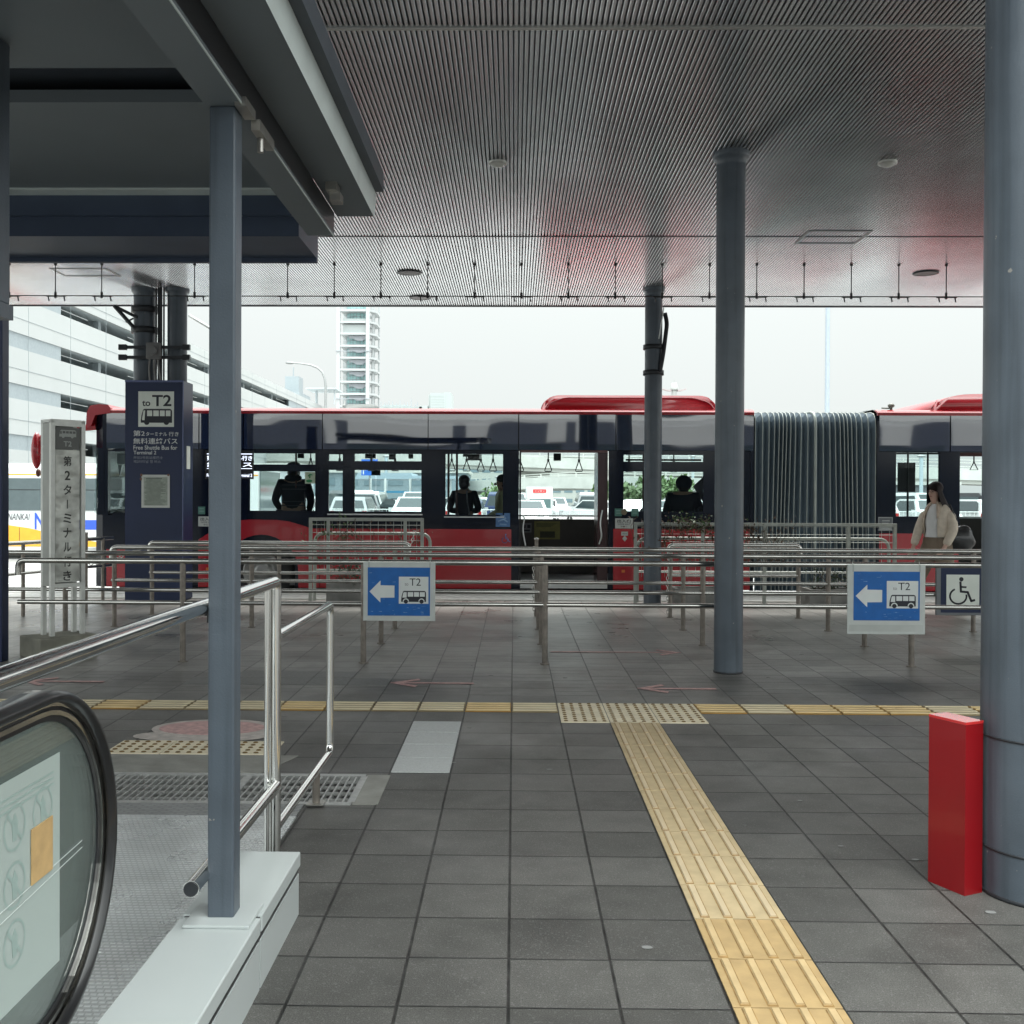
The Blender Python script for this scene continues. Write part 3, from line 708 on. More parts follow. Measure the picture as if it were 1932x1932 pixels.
def ring(yc, zc, r, w):
    n = 24
    for i in range(n):
        a0, a1 = 2*PI*i/n, 2*PI*(i+1)/n
        q = [(yc+r*math.cos(a0), zc+r*math.sin(a0)), (yc+r*math.cos(a1), zc+r*math.sin(a1)), (yc+(r-w)*math.cos(a1), zc+(r-w)*math.sin(a1)), (yc+(r-w)*math.cos(a0), zc+(r-w)*math.sin(a0))]
        mb.add([(GX+.0066, a, b) for a, b in q], [(0, 1, 2, 3)])
for (yc, zc) in ((2.11, .74), (1.99, .74), (1.99, .63), (1.99, .52), (1.87, .74), (1.87, .63)):
    ring(yc, zc, .045, .006)
    mb.add([(GX+.0068, yc-.032, zc+.028), (GX+.0068, yc-.027, zc+.034), (GX+.0068, yc+.033, zc-.028), (GX+.0068, yc+.028, zc-.034)], [(0, 1, 2, 3)])
    mb.prism([(yc-.008, zc-.025), (yc+.008, zc-.025), (yc+.012, zc+.01), (yc, zc+.028), (yc-.012, zc+.01)], GX+.0066, GX+.0070, 'x')
for i in range(3): mb.box(GX+.0066, GX+.0070, 1.9, 2.16, .80-.012*i, .804-.012*i)
build('pictogram', mb, ICO, p)
mb = MB(); mb.box(GX+.0075, GX+.0095, 2.055, 2.15, .605, .715, 0); build('tan_label', mb, M('tan_label', (.50, .33, .15), .55, var=.12, vscale=30), t)
mb = MB(); mb.tube([(GX+.008, 1.6, .585), (GX+.008, 2.30, .615)], .0006, 6); mb.tube([(GX+.008, 1.6, .56), (GX+.008, 2.30, .60)], .0006, 6); build('scratch', mb, WHITEP, t)

# red box
t = thing('red_box', 'red metal hydrant box cover standing beside the thick right column', 'red box', (1.62, 3.78, 0))
RED1 = M('red_gloss_paint', (.23, .003, .006), .32, var=.06, vscale=4, coat=.25)
c0 = Vector((1.56, 3.673)); u_ = Vector((-.07, .143)); w_ = Vector((.898, .44)).normalized()*.085
poly = [tuple(c0), tuple(c0+w_), tuple(c0+w_+u_), tuple(c0+u_)]
mb = MB(); mb.prism(poly, .0, .590, 'z'); build('body', mb, RED1, t)
cen = sum((Vector(q) for q in poly), Vector((0, 0)))/4
mb = MB(); mb.prism([tuple(cen+(Vector(q)-cen)*1.01) for q in poly], .5905, .600, 'z'); build('lid', mb, M('red_lid', (.55, .03, .03), .12, coat=.6), t)

# ================================================================== FENCES
FY = {'a': 8.70, 'b': 9.86, 'c': 11.0, 'd': 12.15}
RT, RB, ZT, ZB = .0235, .0185, .83, .487
px = [-2.73, -1.235, .258, 1.755, 3.25, 4.74]
def fence(key, segs, posts, label, left_bend=True):
    y = FY[key]
    t = thing('pipe_fence', label, 'fence', (0, y, 0), group='stainless pipe fences across the waiting lanes')
    for (a, b, bendl, bendr) in segs:
        pts = [(a, y, ZT-.12)] if bendl else []
        pts += [(a, y, ZT), (b, y, ZT)] + ([(b, y, ZT-.12)] if bendr else [])
        mb = MB(); mb.tube(fillet(pts, .10, 6) if len(pts) > 2 else pts, RT, 14); build('top_rail', mb, STEEL, t)
        mb = MB(); mb.tube([(a, y, ZB), (b, y, ZB)], RB, 12); build('lower_rail', mb, STEEL, t)
    for x_ in posts:
        mb = MB(); mb.cyl(x_, y, 0, ZT-.012, .0235, 14); mb.cyl(x_, y, 0, .008, .04, 14); build('post', mb, POST, t)
    return t
fence('a', [(-4.1, 1.775, True, False), (1.80, 5.6, False, False)], px, 'stainless pipe fence nearest the camera, carrying the blue signs')
fence('b', [(-5.9, 5.9, False, False)], [-5.6, -4.2]+px, 'stainless pipe fence second from the camera')
fence('c', [(-4.2, 6.6, True, False)], [-4.17]+px+[6.2], 'stainless pipe fence third from the camera')
fd = fence('d', [(-4.2, -1.2, True, True), (1.77, 3.27, True, True)], [-4.17, -2.7, -1.22, 1.79, 3.25], 'stainless pipe fence farthest of the four, in two pieces')
# single post in the gap with a chain
t = thing('chain_post', 'short steel post with a stowed chain in the lane gap', 'post', (.26, 12.2, 0))
mb = MB(); mb.cyl(.26, 12.2, 0, .88, .022, 14); build('shaft', mb, POST, t)
mb = MB(); mb.lathe([(.022, .88), (.028, .885), (.028, .90), (0, .905)], .26, 12.2, 14); build('cap', mb, STEEL, t)
def chain(pts, label, n=None):
    t = thing('chain', label, 'chain', tuple(pts[0]), group='steel link chains on the fence posts')
    mb = MB(); P_ = [Vector(p) for p in pts]; L = sum((P_[i+1]-P_[i]).length for i in range(len(P_)-1)); n = int(L/.038)
    for k in range(n):
        d = (k+.5)/n*L; i = 0
        while d > (P_[i+1]-P_[i]).length and i < len(P_)-2: d -= (P_[i+1]-P_[i]).length; i += 1
        dr = (P_[i+1]-P_[i]).normalized(); c = P_[i]+dr*d
        side = dr.cross(Vector((0, 1, 0))).normalized() if k % 2 == 0 else Vector((0, 1, 0))
        ring_ = [c+dr*(.026*math.cos(2*PI*j/8))+side*(.014*math.sin(2*PI*j/8)) for j in range(9)]
        mb.tube(ring_, .0042, 5, False)
    build('links', mb, STEEL, t); return t
chain([(.23, 12.17, .80), (.225, 12.17, .3), (.235, 12.17, .03)], 'stowed steel chain hanging down the single gap post')
chain([(1.765, 12.10, .78), (1.75, 12.10, .4), (1.755, 12.10, .05)], 'stowed steel chain hanging left of the far column base')
chain([(-5.25, 12.3, .60), (-4.9, 12.25, .57), (-4.55, 12.2, .66), (-4.2, 12.15, .80)], 'slack steel chain strung beside the lit signboard')
chain([(-1.14, 12.15, .98), (-1.17, 12.15, .84), (-1.24, 12.13, .76)], 'short steel chain hanging on the far fence end by the left trellis')
t = thing('pipe_fence', 'angled stainless fence piece at the far left behind the lit signboard', 'fence', (-5.4, 12, 0), group='stainless pipe fences across the waiting lanes')
for z, r_, nm in ((ZT, RT, 'top_rail'), (ZB, RB, 'lower_rail')):
    mb = MB(); mb.tube([(-5.75, 11.2, z), (-5.1, 13.4, z)], r_, 12); build(nm, mb, STEEL, t)
for p_ in ((-5.55, 11.9), (-5.15, 13.2)):
    mb = MB(); mb.cyl(p_[0], p_[1], 0, ZT, .021, 12); build('post', mb, POST, t)
t = thing('end_post', 'steel bollard post at the left lane entrance', 'post', (-5.62, 12.9, 0))
mb = MB(); mb.cyl(-4.98, 12.25, 0, .93, .024, 14); build('shaft', mb, POST, t)
mb = MB(); mb.cyl(-4.98, 12.25, .93, .94, .028, 14); build('cap', mb, STEEL, t)

# ---- signs ------------------------------------------------------
def bus_icon(parent, x, z, w, y, ink, bgm, style=0):
    """side view of a bus; x,z lower left; bus faces left"""
    h = w*.50
    def P(a, b): return (x+a*w, z+b*w)
    mb = MB(); out = [P(.0, .14), P(.02, .30), P(.07, .47), P(.11, .50), P(.94, .50), P(.985, .47), P(1, .42), P(1, .06), P(.90, .06), P(.74, .06), P(.27, .06), P(.1, .06), P(0, .06)]
    mb.prism(out, y-.0012, y, 'y')
    for cx in (.19, .82): mb.prism([P(cx+.085*math.cos(2*PI*i/20), .075+.085*math.sin(2*PI*i/20)) for i in range(20)], y-.0024, y-.0013, 'y')
    o = build('pictogram', mb, ink, parent)
    mb = MB(); yy = y-.0013
    mb.prism([P(.045, .23), P(.085, .42), P(.115, .45), P(.22, .45), P(.22, .23)] if not style else [P(.04, .18), P(.085, .45), P(.14, .45), P(.12, .14), P(.045, .14)], yy-.0008, yy, 'y')
    xs_ = (.265, .52, .75) if not style else (.20, .40, .61, .80)
    for a, b in zip(xs_, [q-.035 for q in xs_[1:]]+[.95]): mb.prism([P(a, .27), P(b, .27), P(b, .45), P(a, .45)], yy-.0008, yy, 'y')
    if not style:
        for cx in (.19, .82):
            mb.prism([P(cx+.125*math.cos(PI*i/12), .075+.125*math.sin(PI*i/12)) for i in range(13)]+[P(cx-.085*math.cos(PI*i/12), .075+.085*math.sin(PI*i/12)) for i in range(13)], yy-.0008, yy, 'y')
    build('pictogram_window', mb, bgm, o)

def blue_sign(x0, x1, z0, z1, y, zb0, zb1, xb0, xb1, label, extra=False):
    t = thing('direction_sign', label, 'sign', ((x0+x1)/2, y, z0), group='blue arrow signs on the nearest pipe fence')
    mb = MB(); mb.box(x0, x1, y-.004, y+.006, z0, z1, .002); build('board', mb, OFFW, t)
    mb = MB(); mb.box(xb0, xb1, y-.0065, y-.0045, zb0, zb1); pn = build('blue_panel', mb, BLUE, t)
    w = xb1-xb0; h = zb1-zb0; ya = y-.0068
    mb = MB(); A = lambda a, b: (xb0+a*w, zb0+b*h)
    mb.prism([A(.03, .50), A(.205, .73), A(.205, .63), A(.43, .625), A(.43, .375), A(.205, .37), A(.205, .27)], ya-.001, ya, 'y'); build('arrow', mb, WHITEP, t)
    mb = MB(); a, b = A(.50, .25), A(.975, .81); mb.box(a[0], b[0], ya-.001, ya, a[1], b[1]); build('white_panel', mb, WHITEP, t)
    pw = b[0]-a[0]; ph = b[1]-a[1]
    text('T2', a[0]+pw*.36, ya-.0015, a[1]+ph*.67, ph*.27, INK, t, pw*.38)
    text('to', a[0]+pw*.2, ya-.0015, a[1]+ph*.67, ph*.10, M('grey_ink', (.2, .2, .22), .6), t, pw*.12)
    bus_icon(t, a[0]+pw*.08, a[1]+ph*.015, pw*.84, ya-.0012, INK, WHITEP)
    # scuffs
    mb = MB(); rr = random.Random(int(x0*100))
    for _ in range(26):
        sx, sz = xb0+rr.random()*w*.95, zb0+rr.random()*h*.97; l = rr.uniform(.008, .035)
        if sx > a[0]-.05 and sz > a[1]-.01: sz = zb0+rr.random()*h*.2
        mb.add([(sx, y-.0067, sz), (sx+l, y-.0067, sz+rr.uniform(-.004, .006)), (sx+l, y-.0067, sz+.0035), (sx, y-.0067, sz+.002)], [(0, 1, 2, 3)])
    build('scuff', mb, M('scuffed_film', (.20, .33, .55), .5), t)
    mb = MB()
    for xx in (x0+.04, x1-.05):
        mb = MB(); mb.box(xx, xx+.012, y-.0062, y-.0045, z1-.06, z1); mb.tube([(xx+.006, y-.002, z1-.01), (xx+.006, y+.02, z1+.03)], .003, 6); build('fastener', mb, M('clear_tape', (.42, .45, .43), .25), t)
    return t
ys = FY['a']-.032
s1 = blue_sign(-1.233, -.642, .352, .835, ys, .395, .790, -1.196, -.685, 'blue left arrow sign with bus picture in white border, left of the tactile path')
s2 = blue_sign(2.715, 3.345, .268, .835, ys, .38, .778, 2.765, 3.300, 'blue left arrow sign with bus picture on the right, taller white border strip below')
mb = MB(); mb.box(2.73, 3.33, ys-.0055, ys-.0045, .29, .345); build('tape_strip', mb, M('cloudy_tape', (.46, .48, .46), .35, var=.1), s2)
t = thing('wheelchair_sign', 'navy framed sign with wheelchair symbol at the right, partly behind the thick column', 'sign', (4.25, FY['b']-.03, .32))
yw = FY['b']-.035
mb = MB(); mb.box(3.89, 4.495, yw-.012, yw+.02, .30, .765, .004); build('frame', mb, M('grey_frame', (.17, .18, .19), .4, .3), t)
mb = MB(); mb.box(3.93, 4.455, yw-.0145, yw-.0125, .325, .735); build('navy_panel', mb, NAVY, t)
mb = MB(); mb.box(3.98, 4.28, yw-.017, yw-.0148, .375, .675); wp = build('white_panel', mb, M('sign_cream', (.72, .76, .70), .5), t)
def wheelchair(parent, cx, cz, s, y, mat):
    mb = MB()
    def stroke(pts, w):
        for a, b in zip(pts[:-1], pts[1:]):
            a = Vector(a); b = Vector(b); d = (b-a).normalized(); n = Vector((-d.y, d.x))*w/2; a = a-d*w*.3; b = b+d*w*.3
            q = [a+n, b+n, b-n, a-n]; mb.add([(cx+p.x*s, y, cz+p.y*s) for p in q], [(0, 1, 2, 3)])
    mb.prism([(cx+s*(-.02+.075*math.cos(2*PI*i/14)), cz+s*(.40+.075*math.sin(2*PI*i/14))) for i in range(14)], y-.001, y, 'y')
    stroke([(-.05, .30), (-.03, -.02), (.20, -.04), (.32, -.34), (.43, -.31)], .075); stroke([(-.04, .14), (.14, .13)], .06)
    stroke([(-.12+.28*math.cos(math.radians(a)), -.18+.26*math.sin(math.radians(a))) for a in range(118, 372, 14)], .06)
    build('wheelchair_symbol', mb, mat, parent)
wheelchair(t, 4.12, .525, .27, yw-.0175, INK)

# ---- lit signboard (left) ---------------------------------------
ang = math.atan2(.23, .197)
t = thing('signboard', 'tall aluminium framed signboard with crumpled grey paper on a concrete block', 'sign', (-3.892, 8.85, 0), ang)
ALU = M('aluminium_frame', (.64, .65, .62), .42, .3, var=.08, vscale=12)
W_, D_ = .303, .185
mb = MB()
for (xa, ya) in ((0, 0), (W_-.035, 0), (0, D_-.035), (W_-.035, D_-.035)): mb.box(xa, xa+.035, ya, ya+.035, .18, 2.0)
mb.box(.0, W_, 0, D_, 1.985, 2.012); mb.box(.035, W_-.035, 0, .035, .585, .62); mb.box(.035, W_-.035, 0.0, .03, 1.955, 1.985)
build('frame', mb, ALU, t, False)
mb = MB(); mb.box(.0, .008, .036, D_-.036, .60, 1.98); mb.box(.036, W_-.036, D_-.03, D_-.02, .60, 1.98); build('side_panel', mb, M('aluminium_panel', (.35, .36, .34), .5, .4), t, False)
CRUMP = M('crumpled_grey_film', (.55, .56, .52), .3, .15, var=.25, vscale=7, wave=.03, wscale=9)
mb = MB(); mb.box(.045, W_-.045, .016, .022, .63, 1.755); ppr = build('paper', mb, CRUMP, t, False)
mb = MB(); mb.box(.045, W_-.045, .012, .018, 1.76, 1.945); gp = build('grey_panel', mb, M('sign_dark_grey', (.085, .09, .085), .35, var=.1), t, False)
INKG = M('faded_black_ink', (.05, .052, .05), .6); INKL = M('pale_lettering', (.38, .40, .38), .5)
def ltext(s, x, z, h, mat, w, y): return text(s, x, y, z, h, mat, t, w, world=False, bold=.022)
ltext('T2', .115, 1.785, .045, INKL, .07, .0115)
def lbox_bus():
    mb = MB(); x0, z0, w = .075, 1.855, .15
    mb.prism([(x0, z0+.012), (x0+.008, z0+.06), (x0+.02, z0+.07), (x0+w-.01, z0+.07), (x0+w, z0+.06), (x0+w, z0+.012)], .0105, .0118, 'y')
    for c in (.035, .115): mb.prism([(x0+c+.012*math.cos(2*PI*i/12), z0+.012+.012*math.sin(2*PI*i/12)) for i in range(12)], .0100, .0104, 'y')
    o = build('pictogram', mb, INKL, t, False); mb = MB()
    for k in range(4): mb.box(x0+.03+k*.03, x0+.054+k*.03, .0098, .0104, z0+.04, z0+.06)
    mb.box(x0+.008, x0+.022, .0098, .0104, z0+.035, z0+.058); build('pictogram_window', mb, M('sign_dark_grey'), o, False)
lbox_bus()
chars = '第2ター ミナル行き'
zc = 1.66
seq = [('第', .085), ('2', .08), ('タ', .085), ('l', .075), ('ミ', .085), ('ナ', .085), ('ル', .08), ('行', .09), ('き', .085)]
for ch, hh in seq:
    w = {'l': .009, '2': .05}.get(ch, hh*.85)
    ltext('I' if ch == 'l' else ch, .15-w/2, zc-hh/2, hh, INKG, w, .0145); zc -= .122
mb = MB(); mb.box(-.14, .36, -.10, .28, 0, .18, .012); build('concrete_block', mb, M('stained_concrete', (.24, .235, .195), .9, var=.25, vscale=5, bump=.003, bscale=40), t, False)

# ---- kiosk -------------------------------------------------------
t = thing('kiosk_pillar', 'navy sign pillar with bus panel and white lettering around the twin columns', 'sign pillar', (-4.65, 13.9, 0))
kx0, kx1, ky0, ky1 = -5.03, -4.28, 13.63, 14.05
for nm, (a, b, c, d) in (('front_panel', (kx0, kx1, ky0, ky0+.02)), ('back_panel', (kx0, kx1, ky1-.02, ky1)), ('side_panel', (kx0, kx0+.02, ky0+.0201, ky1-.0201)), ('side_panel', (kx1-.02, kx1, ky0+.0201, ky1-.0201))):
    mb = MB(); mb.box(a, b, c, d, .015, 2.855); build(nm, mb, NAVY, t)
mb = MB(); mb.box(kx0-.004, kx1+.004, ky0-.004, ky0-.0001, 2.835, 2.86); mb.tube([(kx1+.001, ky0, .02), (kx1+.001, ky0, 2.86)], .007, 8); build('edge_trim', mb, M('navy_edge', (.10, .12, .22), .3, .4), t)
def kz(py): return CAMH-(py-938)/2000*ky0
def kxx(px_): return (px_-970)/2000*ky0
yk = ky0-.003
mb = MB(); mb.box(kxx(257), kxx(325), yk-.002, yk, kz(807.7), kz(740.6)); SIGC = M('sign_cream'); build('white_panel', mb, SIGC, t)
text('T2', kxx(283.5), yk-.004, kz(768.5), .145, INK, t, .25, bold=.02); text('to', kxx(264.5), yk-.004, kz(768.5), .072, INK, t, .105, bold=.02)
bus_icon(t, kxx(262), kz(803.5), .405, yk-.0025, INK, SIGC, 1)
LET = M('sign_lettering', (.62, .64, .64), .5)
def kt(s, pxl, pyb, pxr, pyt, m=LET, bold=0): text(s, kxx(pxl), yk-.002, kz(pyb), kz(pyt)-kz(pyb), m, t, kxx(pxr)-kxx(pxl), bold=bold)
kt('第2', 247.5, 825.5, 269.5, 814.5, bold=.01); kt('ターミナル', 271.5, 825, 312, 817.5, bold=.01); kt('行き', 315, 825.5, 334, 817, bold=.01)
kt('無料連絡バス', 247.5, 840.5, 332, 829, bold=.01)
kt('Free Shuttle Bus for', 248, 851, 331.5, 843, bold=.01); kt('Terminal 2', 248, 860, 291.5, 853, bold=.01)
SM = M('sign_lettering_small', (.26, .28, .33), .5)
kt('开往2号航站楼巴士', 248, 869, 304, 863.2, SM); kt('제2터미널 행 버스', 248, 876.5, 300, 870.8, SM)
mb = MB(); a, b, c, d = kxx(263.5), kxx(317.5), kz(961), kz(898.5)
mb.box(a, b, yk-.006, yk, c, d, .002); nf = build('notice_frame', mb, M('white_frame', (.55, .57, .54), .35), t)
mb = MB(); mb.box(a+.03, b-.03, yk-.0085, yk-.0065, c+.03, d-.03); build('notice_paper', mb, M('notice_paper', (.33, .37, .32), .6, var=.12, vscale=30), nf)
mb = MB(); rr = random.Random(5)
for i in range(26):
    z_ = d-.055-i*.0135; mb.box(a+.04+rr.random()*.03, b-.04-rr.random()*.08, yk-.0092, yk-.0087, z_, z_+(.009 if i == 0 else .004))
build('notice_text', mb, M('notice_ink', (.07, .09, .08), .6), nf)
mb = MB(); mb.box(a-.012, a+.012, yk-.014, yk-.0062, d-.02, d+.012); mb.ell((a-.005, yk-.01, d-.055), .014, .006, .02); mb.box(b-.03, b-.005, yk-.012, yk-.0062, d-.015, d+.01); build('clip', mb, M('rusty_clip', (.16, .07, .04), .6), nf)
mb = MB(); mb.box(kx1+.0005, kx1+.0025, 13.78, 13.93, 1.72, 2.02); build('side_sticker', mb, SIGC, t)

# ---- planters and trellises ---------------------------------------
PGALV = M('painted_trellis', (.33, .35, .32), .5, .3, var=.12, vscale=12)
LEAFG = M('leaf_green', (.05, .10, .025), .55, var=.4, vscale=30); LEAFD = M('leaf_dark', (.025, .045, .02), .6, var=.4, vscale=30); TWIG = M('dry_twig', (.085, .055, .035), .8, var=.3, vscale=30)
def trellis(x0, x1, ztop, y, posts, label, mesh=True):
    t = thing('trellis', label, 'trellis', ((x0+x1)/2, y, 0))
    mb = MB(); mb.box(x0, x1, y-.02, y+.02, ztop-.04, ztop); build('top_rail', mb, PGALV, t)
    for q in posts:
        mb = MB(); mb.box(q-.02, q+.02, y-.0195, y+.0195, 0, ztop-.041); build('post', mb, PGALV, t)
    mb = MB(); q = x0+.1
    while q < x1-.03: mb.tube([(q, y, .34), (q, y, ztop-.04)], .0028, 4); q += .1
    z = .4
    while z < ztop-.05: mb.tube([(x0, y+.003, z), (x1, y+.003, z)], .0028, 4); z += .1
    build('wire_mesh', mb, PGALV, t)
def uguard(x0, x1, y, z, label):
    t = thing('guard_rail', label, 'guard rail', ((x0+x1)/2, y, 0), group='round topped guard rails along the kerb')
    mb = MB(); mb.tube(fillet([(x0, y, 0), (x0, y, z), (x1, y, z), (x1, y, 0)], .14, 7), .021, 12); build('hoop', mb, PGALV, t)
    mb = MB(); mb.tube([(x0, y, .4), (x1, y, .4)], .015, 10); build('mid_rail', mb, PGALV, t)
def plant(x0, x1, y, z0, z1, n, label, mat, seed, twigs=10, dens=.6):
    rr = random.Random(seed); t = thing('planter_shrub', label, 'plant', ((x0+x1)/2, y, z0))
    mb = MB(); tips = []
    for _ in range(twigs):
        p = Vector((rr.uniform(x0, x1), y+rr.uniform(-.08, .08), z0)); pts = [p]
        for k in range(5): p = p+Vector((rr.uniform(-.09, .09), rr.uniform(-.03, .03), (z1-z0)/5*rr.uniform(.6, 1.15))); pts.append(p); tips.append(p)
        mb.tube(pts, .004, 5, False, [.007, .006, .005, .004, .003, .002])
    build('stems', mb, TWIG, t); mb = MB()
    for _ in range(n):
        c = rr.choice(tips)+Vector((rr.gauss(0, .06), rr.gauss(0, .04), rr.gauss(0, .05))); s_ = rr.uniform(.012, .032)
        a = Vector((rr.uniform(-1, 1), rr.uniform(-1, 1), rr.uniform(-1, 1))).normalized(); b = a.cross(Vector((rr.uniform(-1, 1), rr.uniform(-1, 1), rr.uniform(-1, 1)))).normalized()
        mb.add([c-a*s_, c+b*s_*.45, c+a*s_, c-b*s_*.45], [(0, 1, 2, 3)])
    build('leaves', mb, mat, t)
def planter(x0, x1, y0, y1, z, label):
    t = thing('planter', label, 'planter', ((x0+x1)/2, (y0+y1)/2, 0), group='concrete planters along the kerb')
    PM = M('planter_concrete', (.20, .20, .19), .85, var=.2, vscale=8, bump=.002)
    mb = MB(); w = .05
    mb.box(x0, x1, y0, y0+w, 0, z); mb.box(x0, x1, y1-w, y1, 0, z); mb.box(x0, x0+w, y0+w+.0005, y1-w-.0005, 0, z); mb.box(x1-w, x1, y0+w+.0005, y1-w-.0005, 0, z); build('tub', mb, PM, t)
    mb = MB(); mb.box(x0+w+.001, x1-w-.001, y0+w+.001, y1-w-.001, 0, z-.04); build('soil', mb, M('soil', (.03, .022, .015), .95, bump=.01, bscale=30), t)
trellis(-2.66, -1.17, 1.092, 13.72, [-2.64, -2.41, -1.41, -1.19], 'grey wire trellis with square frame, left one before the bus')
trellis(1.56, 4.95, 1.05, 13.80, [1.58, 2.45, 3.25, 4.33, 4.93], 'long grey wire trellis before the bus bellows, right one')
uguard(-2.62, -1.10, 13.9, .885, 'round topped guard rail behind the left trellis')
uguard(1.62, 4.90, 13.93, .84, 'round topped guard rail behind the long right trellis')
planter(-2.36, -1.15, 13.30, 13.66, .27, 'concrete planter below the left trellis')
planter(2.02, 2.75, 13.30, 13.72, .23, 'concrete planter behind the middle column, left of the bellows')
planter(3.70, 4.72, 13.30, 13.72, .23, 'concrete planter below the long trellis near the right end')
plant(-2.32, -1.75, 13.42, .22, .55, 500, 'dark leafy shrub in the left concrete planter', LEAFD, 1, 16)
plant(-2.66, -2.2, 13.70, .5, 1.10, 120, 'green creeper at the left post of the left trellis', LEAFG, 2, 8)
plant(-2.3, -1.3, 13.72, .75, 1.0, 150, 'dry climbing plant along the left trellis mesh', TWIG, 3, 12)
plant(1.62, 3.1, 13.78, .55, 1.12, 900, 'dry reddish climber tangled over the long right trellis', M('dry_leaf', (.075, .045, .025), .8, var=.4, vscale=30), 4, 60)
plant(1.9, 3.0, 13.78, .95, 1.12, 260, 'green sprigs on top of the long trellis between the columns', LEAFG, 5, 20)
plant(3.1, 3.5, 13.8, .5, 1.08, 130, 'twiggy dark creeper right of the middle column', TWIG, 6, 16)
plant(3.72, 4.6, 13.48, .18, .50, 420, 'dark green shrub in the right concrete planter', LEAFD, 7, 16)
# ================================================================== ARTICULATED BUS
BY0, BY1 = 15.5, 18.0
S_ = F/BY0
def bx(p): return (p-970)/S_
def bz(p): return CAMH-(p-938)/S_
BRED = M('bus_red_paint', (.35, .012, .020), .22, var=.05, vscale=1, coat=.6)
BGL = M('bus_black_gloss', (.006, .012, .032), .03, .0, spec=.5, var=.04, wave=.010, wscale=.8, ior=2.2)
BPIL = M('bus_black_pillar', (.004, .007, .016), .12, var=.05, ior=1.4)
BINT = M('bus_dark_interior', (.075, .068, .062), .6, var=.1)
BGLASS = glass_material('bus_window_glass', (.88, .92, .92), .015)
POLE = M('bus_red_brown_pole', (.11, .035, .03), .3, var=.05)
SILL = M('bus_window_sill_alu', (.55, .56, .55), .3, .8)
bus = thing('articulated_bus', 'long red and black articulated bus with grey bellows standing at the kerb', 'bus', (0, 16.7, -.22))
ZR = bz(782)   # underside of the red roof strip
ZK = .03
xF, xB0, xB1, xE = bx(163), bx(1420), bx(1650), 12.6
win = []  # (x0,x1,z0,z1) near side openings, front section
W = dict(driver=(190, 234, 852, 973), door1=(258, 352, 852, 1098), w1=(466.5, 596, 854.7, 968), w2=(617, 648, 856, 968), w3=(666, 797, 855, 968.5), w4=(838, 951, 854.7, 974),
         door2=(979, 1148, 848, 1098), w6=(1173.6, 1328, 855, 966))
def hole(w): a, b, c, d = w; return (bx(a), bx(b), bz(d), bz(c))
holes = [hole(w) for w in W.values()]
holes.append((bx(430), bx(556), ZK-.1, .70))          # front wheel arch
# near side wall, front section
mb = MB(); mb.wall([xF+.35, xB0], [ZK, .9, 2.05], holes, BY0, BY0+.05); build('side_wall', mb, BPIL, bus)
# upper glossy band (bulges outwards a touch), as separate panes
def band(x0, x1, mat=BGL):
    mb = MB(); z0, z1 = bz(849), ZR; n = 6; prof = []
    for i in range(n+1):
        t = i/n; prof.append((BY0-.012-.003*math.sin(PI*t), z0+(z1-z0)*t))
    poly = prof+[(BY0+.05, z1), (BY0+.05, z0)]
    mb.prism(poly, x0, x1, 'x'); o = build('upper_band_panel', mb, mat, bus); return o
for a, b in ((197, 372), (374, 456), (458, 606.5), (608, 806.5), (808, 977), (979, 1160), (1162, 1419)): band(bx(a), bx(b))
mb = MB(); mb.box(xF+.36, xB0, BY0-.002, BY0+.05, 2.051, bz(849)-.001) if bz(849) > 2.06 else None
mb.box(xF+.36, xB0, BY0+.051, BY0+.06, 2.05, ZR); build('upper_wall', mb, BPIL, bus)
# roof
rp = [(BY0-.012, ZR), (BY0-.022, ZR+.04), (BY0+.0, bz(774)), (BY0+.12, bz(774)+.03), (BY0+.5, bz(774)+.05), (BY1-.5, bz(774)+.05), (BY1-.1, bz(774)+.03), (BY1, bz(774)), (BY1+.02, ZR), (BY1-.1, ZR), (BY0+.1, ZR)]
ROOFW = M('bus_roof_grey_white', (.42, .43, .43), .5)
for a_, b_ in ((xF+.2, xB0), (xB1, xE)):
    mb = MB(); mb.prism(rp[:4]+[(BY0+.12, ZR)], a_, b_, 'x'); mb.prism(rp[6:9]+[(BY1-.1, ZR)], a_, b_, 'x'); build('roof_edge', mb, BRED, bus)
    mb = MB(); mb.prism([(BY0+.121, ZR)]+[(BY0+.121, bz(774)+.028), rp[4], rp[5], (BY1-.101, bz(774)+.028), (BY1-.101, ZR)], a_, b_, 'x'); build('roof', mb, ROOFW, bus)
# front: curved windscreen corner, cowl and visor
mb = MB()
fp = [(xF+.36, BY0), (xF+.20, BY0+.005), (xF+.08, BY0+.07), (xF+.01, BY0+.28), (xF-.02, 16.2), (xF-.02, 17.3), (xF+.01, BY1-.28), (xF+.1, BY1-.04), (xF+.36, BY1)]
inner = [(xF+.36, BY1-.05), (xF+.14, BY1-.09), (xF+.06, 17.7), (xF+.03, 17.3), (xF+.03, 16.2), (xF+.06, 15.8), (xF+.13, BY0+.1), (xF+.22, BY0+.05), (xF+.36, BY0+.05)]
mb.prism(fp+inner, ZK, bz(975), 'z'); mb.prism(fp+inner, bz(848), ZR, 'z'); build('front_wall', mb, BPIL, bus)
mb = MB(); mb.prism([(q[0]-.004 if i else q[0], q[1]) for i, q in enumerate(fp[2:7])]+[(q[0], q[1]) for q in inner[2:7]], bz(975)+.001, bz(848)-.001, 'z'); build('windscreen', mb, BGLASS, bus)
mb = MB(); mb.box(xF+.13, xF+.28, BY0+.0, BY0+.10, bz(975), bz(848)); build('front_pillar', mb, BPIL, bus)
